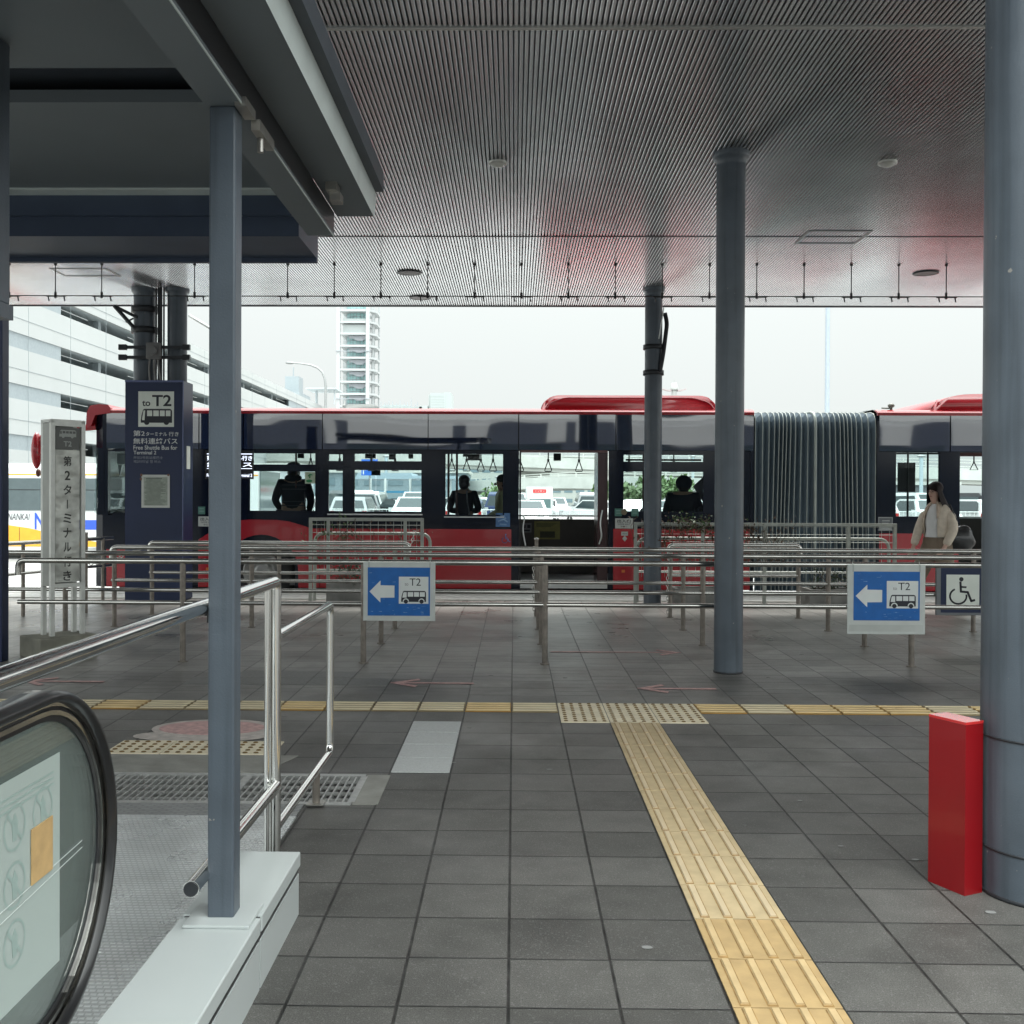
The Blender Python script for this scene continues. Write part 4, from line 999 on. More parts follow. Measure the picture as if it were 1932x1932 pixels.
mb = MB(); pr = [(bx(158), bz(812)), (bx(160), bz(780)), (bx(166), bz(768)), (bx(182), bz(765)), (bx(200), bz(766)), (bx(205), bz(772)), (bx(205), ZR), (bx(176), bz(786)), (bx(168), bz(806))]
mb.prism(pr, BY0-.03, BY1+.03, 'y'); build('front_cowl', mb, BRED, bus)
mb = MB(); mb.prism([(bx(182), bz(800)), (bx(236), bz(815)), (bx(262), bz(818)), (bx(262), bz(838)), (bx(205), bz(836)), (bx(196), bz(826))], BY0+.2, BY0+.23, 'y'); build('sun_visor', mb, M('grey_visor', (.18, .19, .21), .5), bus)
# red lower panels, 6 mm proud
def arch(cx, r, cz, a0=180, a1=0, n=16): return [(cx+r*math.cos(math.radians(a0+(a1-a0)*i/n)), cz+r*math.sin(math.radians(a0+(a1-a0)*i/n))) for i in range(n+1)]
cxw, czw, rw = bx(492), .26, .545
P_ = lambda a, b: (bx(a), bz(b))
zz = ZK
redp = [(bx(372), zz), P_(372, 1021), P_(396, 1006), P_(418, 994), P_(440, 985), P_(470, 982.5), P_(520, 983), P_(545, 986), P_(566, 992), P_(585, 998.2), P_(602, 998.8), (bx(602), zz)]
# split around the arch
aw = arch(cxw, rw, czw); aw = [q for q in aw if q[1] > zz]
mb = MB(); mb.prism(redp[:8]+redp[8:]+[(aw[-1][0], zz)]+aw[::-1]+[(aw[0][0], zz)], BY0-.010, BY0-.0005, 'y'); build('red_panel', mb, BRED, bus)
for a, b, c in ((603, 702, 998.8), (703, 805, 998.8), (806, 965, 998.8), (1157, 1240, 996.6), (1241, 1330, 996.6), (1331, 1418, 996.6)):
    mb = MB(); mb.box(bx(a), bx(b), BY0-.010, BY0-.0005, zz, bz(c)); build('red_panel', mb, BRED, bus)
mb = MB(); mb.box(bx(197), bx(236), BY0-.010, BY0-.0005, zz, bz(1040)); build('red_panel', mb, BRED, bus)
# wheel arch liner + wheels
def wheel(cx, cy, sgn=1):
    w = MB(); w.lathe([(.0, 0)], 0, 0) if False else None
    ty = MB(); prof = [(.28, 0), (.40, -.01), (.455, .02), (.475, .08), (.475, .24), (.45, .29), (.3, .3)]
    n = 36; vs, fs = [], []
    for (r, d) in prof:
        for j in range(n): vs.append((cx+r*math.cos(2*PI*j/n), cy+d*sgn, .26+r*math.sin(2*PI*j/n)))
    for i in range(len(prof)-1):
        for j in range(n): fs.append((i*n+j, i*n+(j+1) % n, (i+1)*n+(j+1) % n, (i+1)*n+j))
    ty.add(vs, fs, True); o = build('wheel', ty, M('tyre_rubber', (.018, .018, .018), .8, var=.2), bus)
    rm = MB(); prof = [(.285, .0), (.28, -.015), (.25, -.01), (.20, .06), (.13, .05), (.12, -.03), (.07, -.04), (0, -.04)]
    vs, fs = [], []
    for (r, d) in prof:
        for j in range(n): vs.append((cx+r*math.cos(2*PI*j/n), cy+d*sgn, .26+r*math.sin(2*PI*j/n)))
    for i in range(len(prof)-1):
        for j in range(n): fs.append((i*n+j, i*n+(j+1) % n, (i+1)*n+(j+1) % n, (i+1)*n+j))
    rm.add(vs, fs, True)
    for j in range(10): a = 2*PI*j/10; rm.tube([(cx+.165*math.cos(a), cy+.03*sgn, .26+.165*math.sin(a)), (cx+.165*math.cos(a), cy-.005*sgn, .26+.165*math.sin(a))], .012, 6)
    build('rim', rm, M('wheel_rim', (.28, .28, .27), .4, .7), o)
wheel(cxw, BY0+.045); wheel(cxw, BY1-.045, -1); wheel(bx(1260), BY0+.2); wheel(9.4, BY0+.045); wheel(9.4, BY1-.045, -1)
mb = MB(); mb.box(bx(430), bx(556), BY0+.36, BY0+.38, ZK-.1, .75); mb.box(bx(430), bx(556), BY0+.052, BY0+.36, .72, .75); build('arch_liner', mb, BLACK, bus)
# underbody
mb = MB(); mb.box(xF+.3, xB0-.3, BY0+.4, BY1-.2, -.05, .015); mb.box(xB1+.3, xE-.2, BY0+.2, BY1-.2, -.05, .015); build('chassis', mb, BLACK, bus)
# floor (bright aluminium door step), ceiling, far wall
mb = MB(); mb.box(xF+.2, xB0-.02, BY0+.06, BY1-.06, .06, .095); mb.box(xB1+.02, xE, BY0+.06, BY1-.06, .06, .095); build('bus_floor', mb, M('bus_floor_vinyl', (.10, .105, .11), .3, var=.1), bus)
mb = MB(); mb.box(bx(982), bx(1146), BY0-.02, BY0+.30, .04, .102); mb.box(bx(982), bx(1146), BY0+.34, BY0+.40, .0955, .104); mb.box(bx(984), bx(1140), BY0+.46, BY0+.9, .0955, .101); build('door_step', mb, M('door_step_alu', (.62, .63, .62), .28, .6, var=.08, vscale=10), bus)
mb = MB(); mb.box(xF+.3, xB0-.02, BY0+.06, BY1-.06, 2.16, 2.20); mb.box(xB1+.02, xE, BY0+.06, BY1-.06, 2.16, 2.20); build('inner_ceiling', mb, BINT, bus)
FS = (BY1)/F
def fx_(p): return (p-970)*FS
fholes = []
for a, b in ((176, 300), (312, 440), (452, 600), (612, 706), (712, 820), (830, 968), (974, 1134), (1150, 1330)): fholes.append((fx_(a), fx_(b), 1.075, 2.12))
mb = MB(); mb.wall([xF+.36, xB0], [ZK, 1.0], fholes, BY1-.05, BY1); 
for h in fholes: pass
build('far_wall', mb, BINT, bus)
def ztop(): pass
fh2 = [(fx_(1668), fx_(1772), 1.075, 2.12), (fx_(1790), fx_(1862), 1.075, 2.12), (fx_(1880), fx_(2000), 1.075, 2.12), (fx_(2020), fx_(2280), 1.075, 2.12)]
mb = MB(); mb.wall([xB1+.02, xE], [ZK, 2.6], fh2, BY1-.05, BY1); build('far_wall', mb, BINT, bus)
mb = MB(); mb.box(xF+.36, xB0, BY1-.05, BY1, 2.1201, ZR) if False else None
for h in fholes+fh2:
    mb = MB(); mb.box(h[0]-.01, h[1]+.01, BY1-.03, BY1-.024, h[2]-.01, h[3]+.01); build('far_window', mb, BGLASS, bus)
mb = MB(); mb.box(xF+.5, xB0-.1, BY1-.09, BY1-.051, 1.045, 1.072); mb.box(xB1+.1, xE-.1, BY1-.09, BY1-.051, 1.045, 1.072); build('window_sill', mb, SILL, bus)
# yellow notice and small boards on the far wall seen through the door
z18 = lambda p: CAMH-(p-938)*FS*1.0
mb = MB(); mb.box(fx_(1008), fx_(1056.5), BY1-.056, BY1-.0505, z18(1017), z18(983)); yb = build('yellow_notice', mb, M('yellow_notice', (.26, .24, .06), .5, var=.15, vscale=14), bus)
mb = MB()
for i in range(5): mb.box(fx_(1012), fx_(1052-i*3), BY1-.0575, BY1-.0565, z18(987+i*1.6), z18(986.3+i*1.6))
mb.box(fx_(1019), fx_(1047), BY1-.0575, BY1-.0565, z18(1014), z18(1002)); build('notice_text', mb, M('dark_olive_ink', (.06, .06, .03), .6), yb)
mb = MB(); mb.box(fx_(984), fx_(1003), BY1-.056, BY1-.0505, z18(1004.5), z18(986.5)); wb = build('small_notice', mb, M('grey_notice', (.20, .20, .21), .5), bus)
mb = MB(); mb.box(fx_(986.5), fx_(992), BY1-.0575, BY1-.0565, z18(996), z18(990)); mb.box(fx_(995), fx_(1001), BY1-.0575, BY1-.0565, z18(996), z18(990)); mb.box(fx_(988), fx_(1000), BY1-.0575, BY1-.0565, z18(1002), z18(999)); build('notice_text', mb, INK, wb)
# near windows: frame + pane, transom bars
def window(w, bar=None, glass=True):
    a, b, c, d = hole(w); t = .018
    mb = MB(); mb.box(a, b, BY0-.004, BY0+.045, c, c+t); mb.box(a, b, BY0-.004, BY0+.045, d-t, d); mb.box(a, a+t, BY0-.004, BY0+.045, c+t, d-t); mb.box(b-t, b, BY0-.004, BY0+.045, c+t, d-t)
    if bar: mb.box(a+t, b-t, BY0-.003, BY0+.045, bz(bar[1]), bz(bar[0]))
    o = build('window', mb, BPIL, bus)
    mb = MB(); mb.box(a+t, b-t, BY0+.012, BY0+.018, c+t, d-t); build('pane', mb, BGLASS, o)
    return o
window(W['driver']); window(W['w1'], (878, 891)); window(W['w2'], (871, 888)); window(W['w3'], (871, 888)); window(W['w4']); window(W['w6'], (870, 889))
mb = MB(); mb.box(bx(617), bx(797), BY0-.012, BY0-.005, bz(973), bz(970.5)); mb.box(bx(838), bx(951), BY0-.008, BY0-.005, bz(977), bz(975)); build('sill_trim', mb, SILL, bus)
# exit pictogram sticker in window w1
mb = MB(); mb.box(bx(574), bx(594.5), BY0+.006, BY0+.011, bz(914), bz(892)); es = build('exit_sticker', mb, M('pale_green_sticker', (.42, .50, .38), .5), bus)
mb = MB(); mb.ell((bx(582), BY0+.005, bz(909)), .045, .002, .022); mb.tube([(bx(580), BY0+.005, bz(900)), (bx(584), BY0+.005, bz(896)), (bx(588), BY0+.005, bz(898))], .008, 6); mb.tube([(bx(584), BY0+.005, bz(896)), (bx(583), BY0+.005, bz(904))], .008, 6); build('sticker_figure', mb, M('exit_green', (.02, .22, .08), .5), es)
# door two: open leaves, jamb trim, grab rails
RB_ = M('door_leaf_dark', (.05, .018, .02), .25, var=.1)
mb = MB(); mb.box(bx(1128), bx(1147), BY0+.06, BY0+.75, .11, bz(852)); o = build('door_leaf', mb, RB_, bus)
mb = MB(); mb.tube(fillet([(bx(1137), BY0+.055, bz(962)), (bx(1132), BY0+.03, bz(985)), (bx(1136), BY0+.03, bz(1012)), (bx(1131), BY0+.055, bz(1026))], .1), .012, 8); build('handle', mb, SILL, o)
mb = MB(); mb.box(bx(980), bx(983), BY0+.06, BY0+.72, .11, bz(852)); o = build('door_leaf', mb, BLACK, bus)
mb = MB(); mb.tube(fillet([(bx(984), BY0+.055, bz(972)), (bx(990), BY0+.03, bz(976)), (bx(986), BY0+.03, bz(1000)), (bx(992), BY0+.03, bz(1030))], .1), .012, 8); build('handle', mb, SILL, o)
mb = MB(); mb.box(bx(982), bx(1146), BY0+.02, BY0+.2, bz(853), bz(846)); build('door_header', mb, M('door_header', (.16, .08, .08), .4), bus)
mb = MB(); mb.box(bx(262), bx(303), BY0+.03, BY0+.04, .1, bz(856)); mb.box(bx(307), bx(348), BY0+.03, BY0+.04, .1, bz(856)); build('front_door', mb, BGLASS, bus)
# LED destination panel by the front door
mb = MB(); mb.box(bx(384), bx(477), BY0-.006, BY0-.0005, bz(906), bz(852)); led = build('destination_display', mb, BLACK, bus)
LED = M('led_white', (.7, .75, .85), .5, emis=(.75, .82, 1.0, .75))
def bt(s, a, b, c, d, m=LED, par=led, y=BY0-.008, bold=0): return text(s, bx(a), y, bz(c), bz(d)-bz(c), m, par, bx(b)-bx(a), bold=bold)
bt('第2ターミナル行き', 388, 474, 871, 862); bt('無料バス', 388, 474, 883, 874); bt('Free Shuttle Bus for Terminal 2', 388, 474, 902, 896)
mb = MB(); mb.box(bx(388), bx(474), BY0-.008, BY0-.007, bz(886.5), bz(885.8)); mb.box(bx(388), bx(474), BY0-.008, BY0-.007, bz(859), bz(858)); build('display_line', mb, LED, led)
# stickers
WHS = M('white_sticker', (.44, .46, .44), .5)
def sticker(a, b, c, d, mat, nm, y=BY0-.012): mb = MB(); mb.box(bx(a), bx(b), y-.002, y, bz(d), bz(c)); return build(nm, mb, mat, bus)
for a0 in (372, 1160.3):
    s_ = sticker(a0, a0+33.5, 977, 996, WHS, 'door_way_sign')
    bt('出入口', a0+4, a0+29, 985.2, 979, INK, s_, BY0-.0145, .02); bt('DOOR WAY', a0+5, a0+28, 989.5, 986.6, INK, s_, BY0-.0145, .01); bt('출입구', a0+10, a0+23, 994, 991, INK, s_, BY0-.0145)
GST = M('teal_sticker', (.06, .17, .14), .45); GSL = M('teal_sticker_line', (.22, .36, .32), .5)
for a0 in (371.5, 1159.5, 1190.6):
    s_ = sticker(a0, a0+13.5, 958.5, 973, GST, 'teal_sticker'); mb = MB()
    for i in range(3): mb.box(bx(a0+2.5), bx(a0+11), BY0-.0155, BY0-.0145, bz(962.6+i*3), bz(961.6+i*3))
    build('sticker_line', mb, GSL, s_)
mb = MB(); mb.tube([(bx(1177), BY0-.003, bz(964.8)), (bx(1177), BY0-.02, bz(964.8))], .045, 16); build('door_button', mb, M('amber_lens', (.16, .13, .08), .3), bus)
s_ = sticker(935.5, 962.5, 968, 994, M('blue_sticker', (.07, .17, .36), .45, var=.15, vscale=25), 'priority_sticker', BY0-.002)
mb = MB(); SLB = M('blue_sticker_pale', (.20, .33, .52), .5)
mb.tube([(bx(940), BY0-.005, bz(984)), (bx(950), BY0-.005, bz(980)), (bx(958), BY0-.005, bz(985))], .012, 6); mb.tube([(bx(943), BY0-.005, bz(989)), (bx(956), BY0-.005, bz(990))], .01, 6); mb.box(bx(944), bx(953), BY0-.006, BY0-.0045, bz(975.5), bz(972.5)); mb.ell((bx(953), BY0-.005, bz(978)), .018, .002, .018); build('sticker_figure', mb, SLB, s_)
wc = M('wheelchair_blue', (.10, .24, .55), .5)
wheelchair(bus, bx(955), bz(1016), .145, BY0-.0125, wc)
s_ = sticker(1172, 1184.5, 1002, 1009.5, WHS, 'small_plate'); bt('禁煙 NO', 1174, 1183, 1007.5, 1004, INK, s_, BY0-.0145)
mb = MB(); mb.prism([(bx(1178.5)+.035*math.cos(PI/2*k), bz(1015)+.045*math.sin(PI/2*k)) for k in range(4)], BY0-.0125, BY0-.011, 'y'); build('diamond_sticker', mb, WHS, bus)
for a0 in (1173, 387): 
    mb = MB(); mb.box(bx(a0), bx(a0+6), BY0-.02, BY0-.0105, bz(1079), bz(1074)); build('side_marker', mb, M('orange_lens', (.55, .16, .03), .3), bus)
# faint model strip of small plates low on the body
mb = MB()
for a, b in ((630, 690), (697, 716), (722, 727)): mb.box(bx(a), bx(b), BY0-.0115, BY0-.0105, bz(1047.8), bz(1044.6))
build('small_strip', mb, M('faded_pink_strip', (.28, .14, .14), .5), bus)
# interior: poles, straps, rails, seats, boards
mb = MB()
for p_ in (554, 845, 861, 1129, 1215, 1240): mb.tube([(bx(p_)*1.05, 16.4, .1), (bx(p_)*1.05, 16.4, 2.16)], .017, 8)
mb.tube([(bx(812)*1.08, 16.8, .1), (bx(812)*1.08, 16.8, 2.16)], .03, 8); build('grab_pole', mb, POLE, bus)
def ix(p, y): return (p-970)/F*y
def iz(p, y): return CAMH-(p-938)/F*y
YS = 16.9
for p_ in (852, 880, 907, 930, 981, 1034, 1092, 640, 700, 745, 585, 1186, 1270):
    x_ = ix(p_, YS); zb = iz(889, YS)
    mb = MB(); mb.box(x_-.010, x_+.010, YS-.003, YS+.003, iz(871, YS), 2.16)
    tri = [(x_, YS, iz(868, YS)), (x_-.055, YS, zb+.02), (x_-.05, YS, zb), (x_+.05, YS, zb), (x_+.055, YS, zb+.02), (x_, YS, iz(868, YS))]
    mb.tube(tri, .009, 6, False); mb.box(x_-.018, x_+.018, YS-.01, YS+.01, iz(871, YS), iz(866, YS)); build('hand_strap', mb, BLACK, bus)
mb = MB(); mb.tube([(xF+1, YS, 2.12), (xB0-.3, YS, 2.12)], .016, 8); mb.tube([(bx(1180)*1.05, 16.3, 1.95), (bx(1322)*1.05, 16.3, 1.95)], .016, 8); build('grab_rail', mb, BLACK, bus)
mb = MB()
for a, b, c, d, y_ in ((688, 708, 852, 866, 17.2), (700, 717, 884, 898, 17.2), (733, 745, 857, 868, 17.2), (873, 890, 852, 862, 17.2), (882, 905, 856, 869, 17.3), (1044, 1058, 855, 869, 17.3), (770, 779, 852, 866, 17.2), (560, 572, 857, 866, 17.2)):
    mb.box(ix(a, y_), ix(b, y_), y_, y_+.03, iz(d, y_), iz(c, y_))
build('hanging_board', mb, BLACK, bus)
SEAT = M('seat_fabric', (.03, .035, .05), .8, var=.2)
def seat(x, y, z, s=1):
    mb = MB(); mb.box(x-.2, x+.2, y-.21, y+.21, z+.36, z+.46, .03); mb.prism([(x+.14*s, z+.42), (x+.22*s, z+.42), (x+.30*s, z+1.0), (x+.22*s, z+1.04), (x+.17*s, z+.98)], y-.2, y+.2, 'y'); mb.box(x-.04, x+.04, y-.04, y+.04, z-.02, z+.36); build('seat', mb, SEAT, bus)
for x_ in (-2.5, -1.7, 2.35, 3.05): seat(x_, 17.5, .1)
for x_ in (-2.5, -1.75, -5.1): seat(x_, 15.95, .1)
for x_ in (1.75, 2.55): seat(x_, 16.0, .2)
for x_ in (5.9, 8.1, 9.0, 9.9): seat(x_, 17.5, .1)
# fare box, wheel and driver gear in the cab
mb = MB(); mb.box(xF+.35, xF+.95, BY0+.12, BY1-.12, .1, .95, .04); mb.prism([(xF+.1, .9), (xF+.75, .9), (xF+.65, 1.08), (xF+.35, 1.14), (xF+.1, 1.02)], BY0+.15, BY1-.15, 'y'); build('dashboard', mb, BINT, bus)
mb = MB(); mb.tube([(xF+.85, 16.2, .9), (xF+.70, 16.2, 1.15)], .02, 8); mb.box(xF+.60, xF+.72, 16.15, 16.25, 1.13, 1.2); build('ticket_reader', mb, BLACK, bus)
mb = MB(); c = Vector((xF+.8, 17.3, 1.05)); mb.tube([c+Vector((.12*math.cos(a/12*PI*2), .22*math.sin(a/12*PI*2), .10*math.cos(a/12*PI*2))) for a in range(13)], .015, 6, False); build('steering_wheel', mb, BLACK, bus)
# mirror arm hanging ahead of the windscreen
mb = MB(); mb.tube(fillet([(xF+.08, BY0+.05, 2.38), (xF-.35, BY0-.05, 2.33), (bx(72), BY0-.12, 2.2), (bx(69), BY0-.12, 1.85)], .15), .05, 12, True, None); build('mirror_arm', mb, BRED, bus)
mb = MB(); mb.ell((bx(70), BY0-.12, bz(854)), .07, .11, .27, 14, 10); m_ = build('mirror', mb, BRED, bus)
mb = MB(); mb.ell((bx(72), BY0-.1, bz(896)), .03, .06, .06); build('wide_mirror', mb, M('brown_plastic', (.14, .05, .03), .4), m_)
mb = MB(); y_ = 16.2; mb.box(xF+.15, xF+.4, y_, y_+.02, iz(879, y_), iz(858, y_)); mb.prism([(ix(221, y_), iz(902, y_)), (ix(218, y_), iz(880, y_)), (ix(226, y_), iz(880, y_))], y_, y_+.02, 'y'); build('inner_mirror', mb, M('grey_mirror', (.2, .22, .22), .3, .5), bus)
# ---- bellows
BEL = M('bellows_fabric', (.09, .125, .155), .55, var=.12, vscale=2); BELR = M('bellows_hoop', (.30, .33, .31), .45, .3)
prof0 = [(BY0, .02), (BY0, .6), (BY0, 1.2), (BY0, 1.8), (BY0, 2.4), (BY0+.02, 2.53), (BY0+.10, 2.61), (BY0+.25, 2.64), (16.75, 2.66), (BY1-.25, 2.64), (BY1-.1, 2.61), (BY1, 2.5), (BY1, 1.2), (BY1, .02)]
def bprof(d):
    out = []
    for (y, z) in prof0:
        dy = d if y < 16 else (-d if y > 17.5 else 0); dz = -d if z > 2.5 else 0; out.append((y+dy, z+dz))
    return out
nr = 22; mb = MB(); hoops = MB(); rings = []; kx = xB1-xB0
def pleat_x(u, z):
    """u 0..1 across; pleats crowd toward the middle of each half higher up"""
    hh = (z/2.6); c = .25 if u < .5 else .75; d = u-c
    tight = .62+.38*min(1, abs(d)/.25)**1.2
    lean = .10*(1-hh)*(-1 if u < .5 else 1)*math.sin(PI*((u % .5)/.5))
    return xB0+.02+(c+d*(tight if hh > .2 else tight)+lean*.35)*(kx-.04)
for i in range(nr*2+1):
    u = i/(nr*2); d = .0 if i % 2 == 0 else .055
    if i == nr: d = 0
    rings.append([(pleat_x(u, z), y, z) for (y, z) in bprof(d)])
m_ = len(prof0); vs = [q for r_ in rings for q in r_]; fs = []
for i in range(len(rings)-1):
    for j in range(m_-1): fs.append((i*m_+j, i*m_+j+1, (i+1)*m_+j+1, (i+1)*m_+j))
mb.add(vs, fs); bl = build('bellows', mb, BEL, bus)
for i in range(0, len(rings), 2): hoops.tube([Vector(q)+Vector((0, -.004, 0)) for q in rings[i][:9]], .0065 if i != nr else .022, 6)
build('bellows_hoop', hoops, BELR, bl)
for x_, s in ((xB0-.02, -1), (xB1, 1)):
    mb = MB(); mb.prism([(BY0-.012, .02), (BY0-.012, 2.5), (BY0+.02, 2.62), (BY0+.2, 2.68), (BY1-.2, 2.68), (BY1, 2.6), (BY1, .02), (BY1-.1, .02), (BY1-.1, 2.4), (BY0+.1, 2.4), (BY0+.1, .02)], x_-.03 if s < 0 else x_-.0, x_+.02 if s < 0 else x_+.03, 'x')
    build('bellows_frame', mb, BPIL, bus)
# ---- rear section
rh = [(bx(1686), bx(1767), bz(971), bz(851)), (bx(1805), bx(1859), 0.11, bz(851)), (bx(1872), bx(1950), .11, bz(851)), (8.2, 9.6, bz(971), bz(855)), (9.8, 11.4, bz(971), bz(855))]
mb = MB(); mb.wall([xB1+.03, xE], [ZK, 2.05], rh, BY0, BY0+.05); build('side_wall', mb, BPIL, bus)
for a, b in ((1654, 1785), (1787, 1880), (1882, 2100), (2102, 2450)): band(bx(a), bx(b))
mb = MB(); mb.box(xB1+.03, xE, BY0+.051, BY0+.06, 2.05, ZR); build('upper_wall', mb, BPIL, bus)
for h in (rh[0], rh[3], rh[4]):
    mb = MB(); mb.box(h[0]+.0, h[1]-.0, BY0+.012, BY0+.018, h[2], h[3]); build('window', mb, BGLASS, bus)
for a, b in ((1655, 1740), (1741, 1803)):
    mb = MB(); mb.box(bx(a), bx(b), BY0-.010, BY0-.0005, zz, bz(1003)); build('red_panel', mb, BRED, bus)
for a, b in ((7.8, 8.85), (9.95, 11.2), (11.21, 12.55)):
    mb = MB(); mb.box(a, b, BY0-.010, BY0-.0005, zz, bz(1003)); build('red_panel', mb, BRED, bus)
mb = MB(); mb.box(xE, xE+.08, BY0, BY1, .03, 2.62); build('rear_wall', mb, BRED, bus)
mb = MB()
for p_ in (1708, 1745): mb.tube([(ix(p_, 16.3), 16.3, .1), (ix(p_, 16.3), 16.3, 2.16)], .016, 8)
mb.box(ix(1690, 16.3), ix(1722, 16.3), 16.3, 16.33, iz(925, 16.3), iz(870, 16.3)); build('rear_pole', mb, BLACK, bus)
for p_ in (1831,):
    x_ = ix(p_, 16.4); mb = MB(); mb.box(x_-.01, x_+.01, 16.4, 16.406, iz(870, 16.4), 2.16); mb.tube([(x_, 16.4, iz(868, 16.4)), (x_-.06, 16.4, iz(883, 16.4)), (x_+.06, 16.4, iz(883, 16.4)), (x_, 16.4, iz(868, 16.4))], .009, 6, False); build('hand_strap', mb, BLACK, bus)
mb = MB(); mb.box(ix(1796, 15.9), ix(1860, 15.9), 15.85, 15.9, iz(858, 15.9), iz(848, 15.9)); build('door_header', mb, M('door_header'), bus)
s_ = sticker(1652.5, 1680, 972, 998, M('grey_sticker_panel', (.10, .11, .12), .4), 'priority_panel'); mb = MB()
for a, b, c, d in ((1653, 1679.5, 972.5, 974), (1653, 1679.5, 996, 997.5), (1653, 1654.3, 974, 996), (1678.2, 1679.5, 974, 996), (1653, 1679.5, 990, 996), (1660, 1674, 978, 980.5), (1660, 1672, 983, 985)): mb.box(bx(a), bx(b), BY0-.0155, BY0-.0145, bz(d), bz(c))
build('sticker_line', mb, M('pale_sticker_line', (.30, .32, .32), .5), s_)
# ---- roof gear
def pod(x0, x1, ztop, mat, nm, y0=BY0+.12, y1=BY1-.12, slope=.28, seam=None):
    z0 = bz(774)+.02; n = 8; prof = []
    def ring(f, h): # one cross ring of the pod at fraction f
        pass
    mb = MB(); outl = [(x0, z0-.06), (x0+.02, z0+.02)]
    for i in range(n+1): a = PI-(PI/2)*i/n; outl.append((x0+slope+slope*math.cos(a), z0+(ztop-z0)*math.sin(a)))
    for i in range(n+1): a = PI/2-(PI/2)*i/n; outl.append((x1-slope+slope*math.cos(a), z0+(ztop-z0)*math.sin(a)))
    outl += [(x1, z0-.06)]
    bm = bmesh.new(); 
    vs1 = [bm.verts.new((p[0], y0, p[1])) for p in outl]; vs2 = [bm.verts.new((p[0], y1, p[1])) for p in outl]
    f1 = bm.faces.new(vs1); f2 = bm.faces.new(vs2[::-1])
    for i in range(len(outl)): bm.faces.new((vs1[i], vs2[i], vs2[(i+1) % len(outl)], vs1[(i+1) % len(outl)]))
    bmesh.ops.bevel(bm, geom=[e for e in bm.edges if abs(e.verts[0].co.y-e.verts[1].co.y) < 1e-4], offset=.05, segments=4, affect='EDGES')
    bm.verts.index_update(); mb.add([q.co[:] for q in bm.verts], [[q.index for q in f.verts] for f in bm.faces], True); bm.free()
    return build(nm, mb, mat, bus)
def proof(p, y=BY0+.12): return CAMH-(p-938)/F*y
pd = pod(ix(1020, 15.62), ix(1352, 15.62), proof(745.5), BRED, 'roof_pod')
mb = MB(); y_ = BY0+.117; a, b = ix(1031, y_), ix(1345, y_); z1, z0_ = proof(750), proof(770)
pts = [(a, y_, z0_), (a+.05, y_, z0_+.08), (a+.25, y_, z1), (b-.3, y_, z1), (b-.08, y_, z0_+.09), (b, y_, z0_)]
mb.tube(fillet(pts, .08), .007, 6); build('pod_highlight', mb, M('pod_edge_highlight', (.45, .10, .12), .2, coat=.5), pd)  # lighter red line paints the highlight along the pod edge
pod(ix(1752, 15.62), ix(2150, 15.62), proof(741), BRED, 'roof_pod', slope=.6)
pod(ix(640, 15.9), ix(716, 15.9), CAMH-(763.5-938)/F*15.9, M('grey_vent_hatch', (.30, .32, .31), .5), 'roof_hatch', BY0+.4, BY1-.5, .16)
mb = MB(); x_ = ix(1676, 15.7); mb.tube([(x_, 15.7, 2.66), (x_, 15.7, 2.72)], .02, 8); mb.ell((x_, 15.7, 2.74), .05, .05, .035); mb.tube([(x_-.14, 15.7, 2.705), (x_, 15.7, 2.70)], .012, 6); build('roof_antenna', mb, M('antenna_grey', (.12, .12, .10), .5), bus)
# ================================================================== BACKGROUND
GZ = -.22
def at(px_, py_, Y): return ((px_-970)/F*Y, Y, CAMH-(py_-938)/F*Y)
# ---- other bus at left (white, yellow swoosh)
WB = M('white_bus_paint', (.62, .64, .64), .3, var=.03, coat=.3); YEL = M('bus_yellow', (.75, .36, .03), .3, coat=.3); BLB = M('bus_blue_letter', (.03, .09, .55), .4)
DG = M('dark_bus_glass', (.10, .125, .13), .08, ior=1.6)
YB = 26.0
t = thing('coach_bus', 'white coach with yellow swoosh and blue lettering, left behind the signboard', 'bus', (-11, YB+1.2, GZ))
x0, x1 = -19.5, -6.3
def zz_(p): return CAMH-(p-938)/F*YB
mb = MB(); bm_ = [(YB, GZ+.3), (YB, zz_(900)), (YB+.05, zz_(886)), (YB+.35, zz_(877)), (YB+2.1, zz_(877)), (YB+2.45, zz_(886)), (YB+2.5, zz_(900)), (YB+2.5, GZ+.3)]
mb.prism(bm_, x0, x1, 'x'); build('body', mb, WB, t)
mb = MB(); mb.box(x0+.3, x1-.35, YB-.02, YB-.004, zz_(967), zz_(906)); build('window_band', mb, DG, t)
mb = MB(); mb.box(x0+.3, x1-.35, YB-.024, YB-.0205, zz_(928.5), zz_(927.3))
q = x0+1.2
while q < x1-1: mb.box(q, q+.03, YB-.024, YB-.0205, zz_(966), zz_(907)); q += 1.35
build('window_divider', mb, BLACK, t)
mb = MB(); mb.prism([(YB-.0, zz_(906)), (YB-.0, zz_(897)), (YB+.0, zz_(897))], x0, x1, 'x') if False else mb.box(x0, x1, YB-.006, YB-.001, zz_(900), zz_(897.5)); build('roof_stripe', mb, YEL, t)
mb = MB(); a = lambda p: (p-970)/F*YB
mb.prism([(a(0), GZ+.32), (a(0), zz_(994)), (a(50), zz_(1001)), (a(95), zz_(1012)), (a(150), zz_(1022)), (a(200), zz_(1030)), (a(240), GZ+.32)], YB-.008, YB-.002, 'y'); mb.box(x0, a(0)-.001, YB-.008, YB-.002, GZ+.32, zz_(992)); build('yellow_swoosh', mb, YEL, t)
mb = MB(); mb.box(a(30), a(31), YB-.0095, YB-.0085, GZ+.4, zz_(1000)); mb.box(a(72), a(73), YB-.0095, YB-.0085, GZ+.4, zz_(1008)); build('panel_gap', mb, BLACK, t)
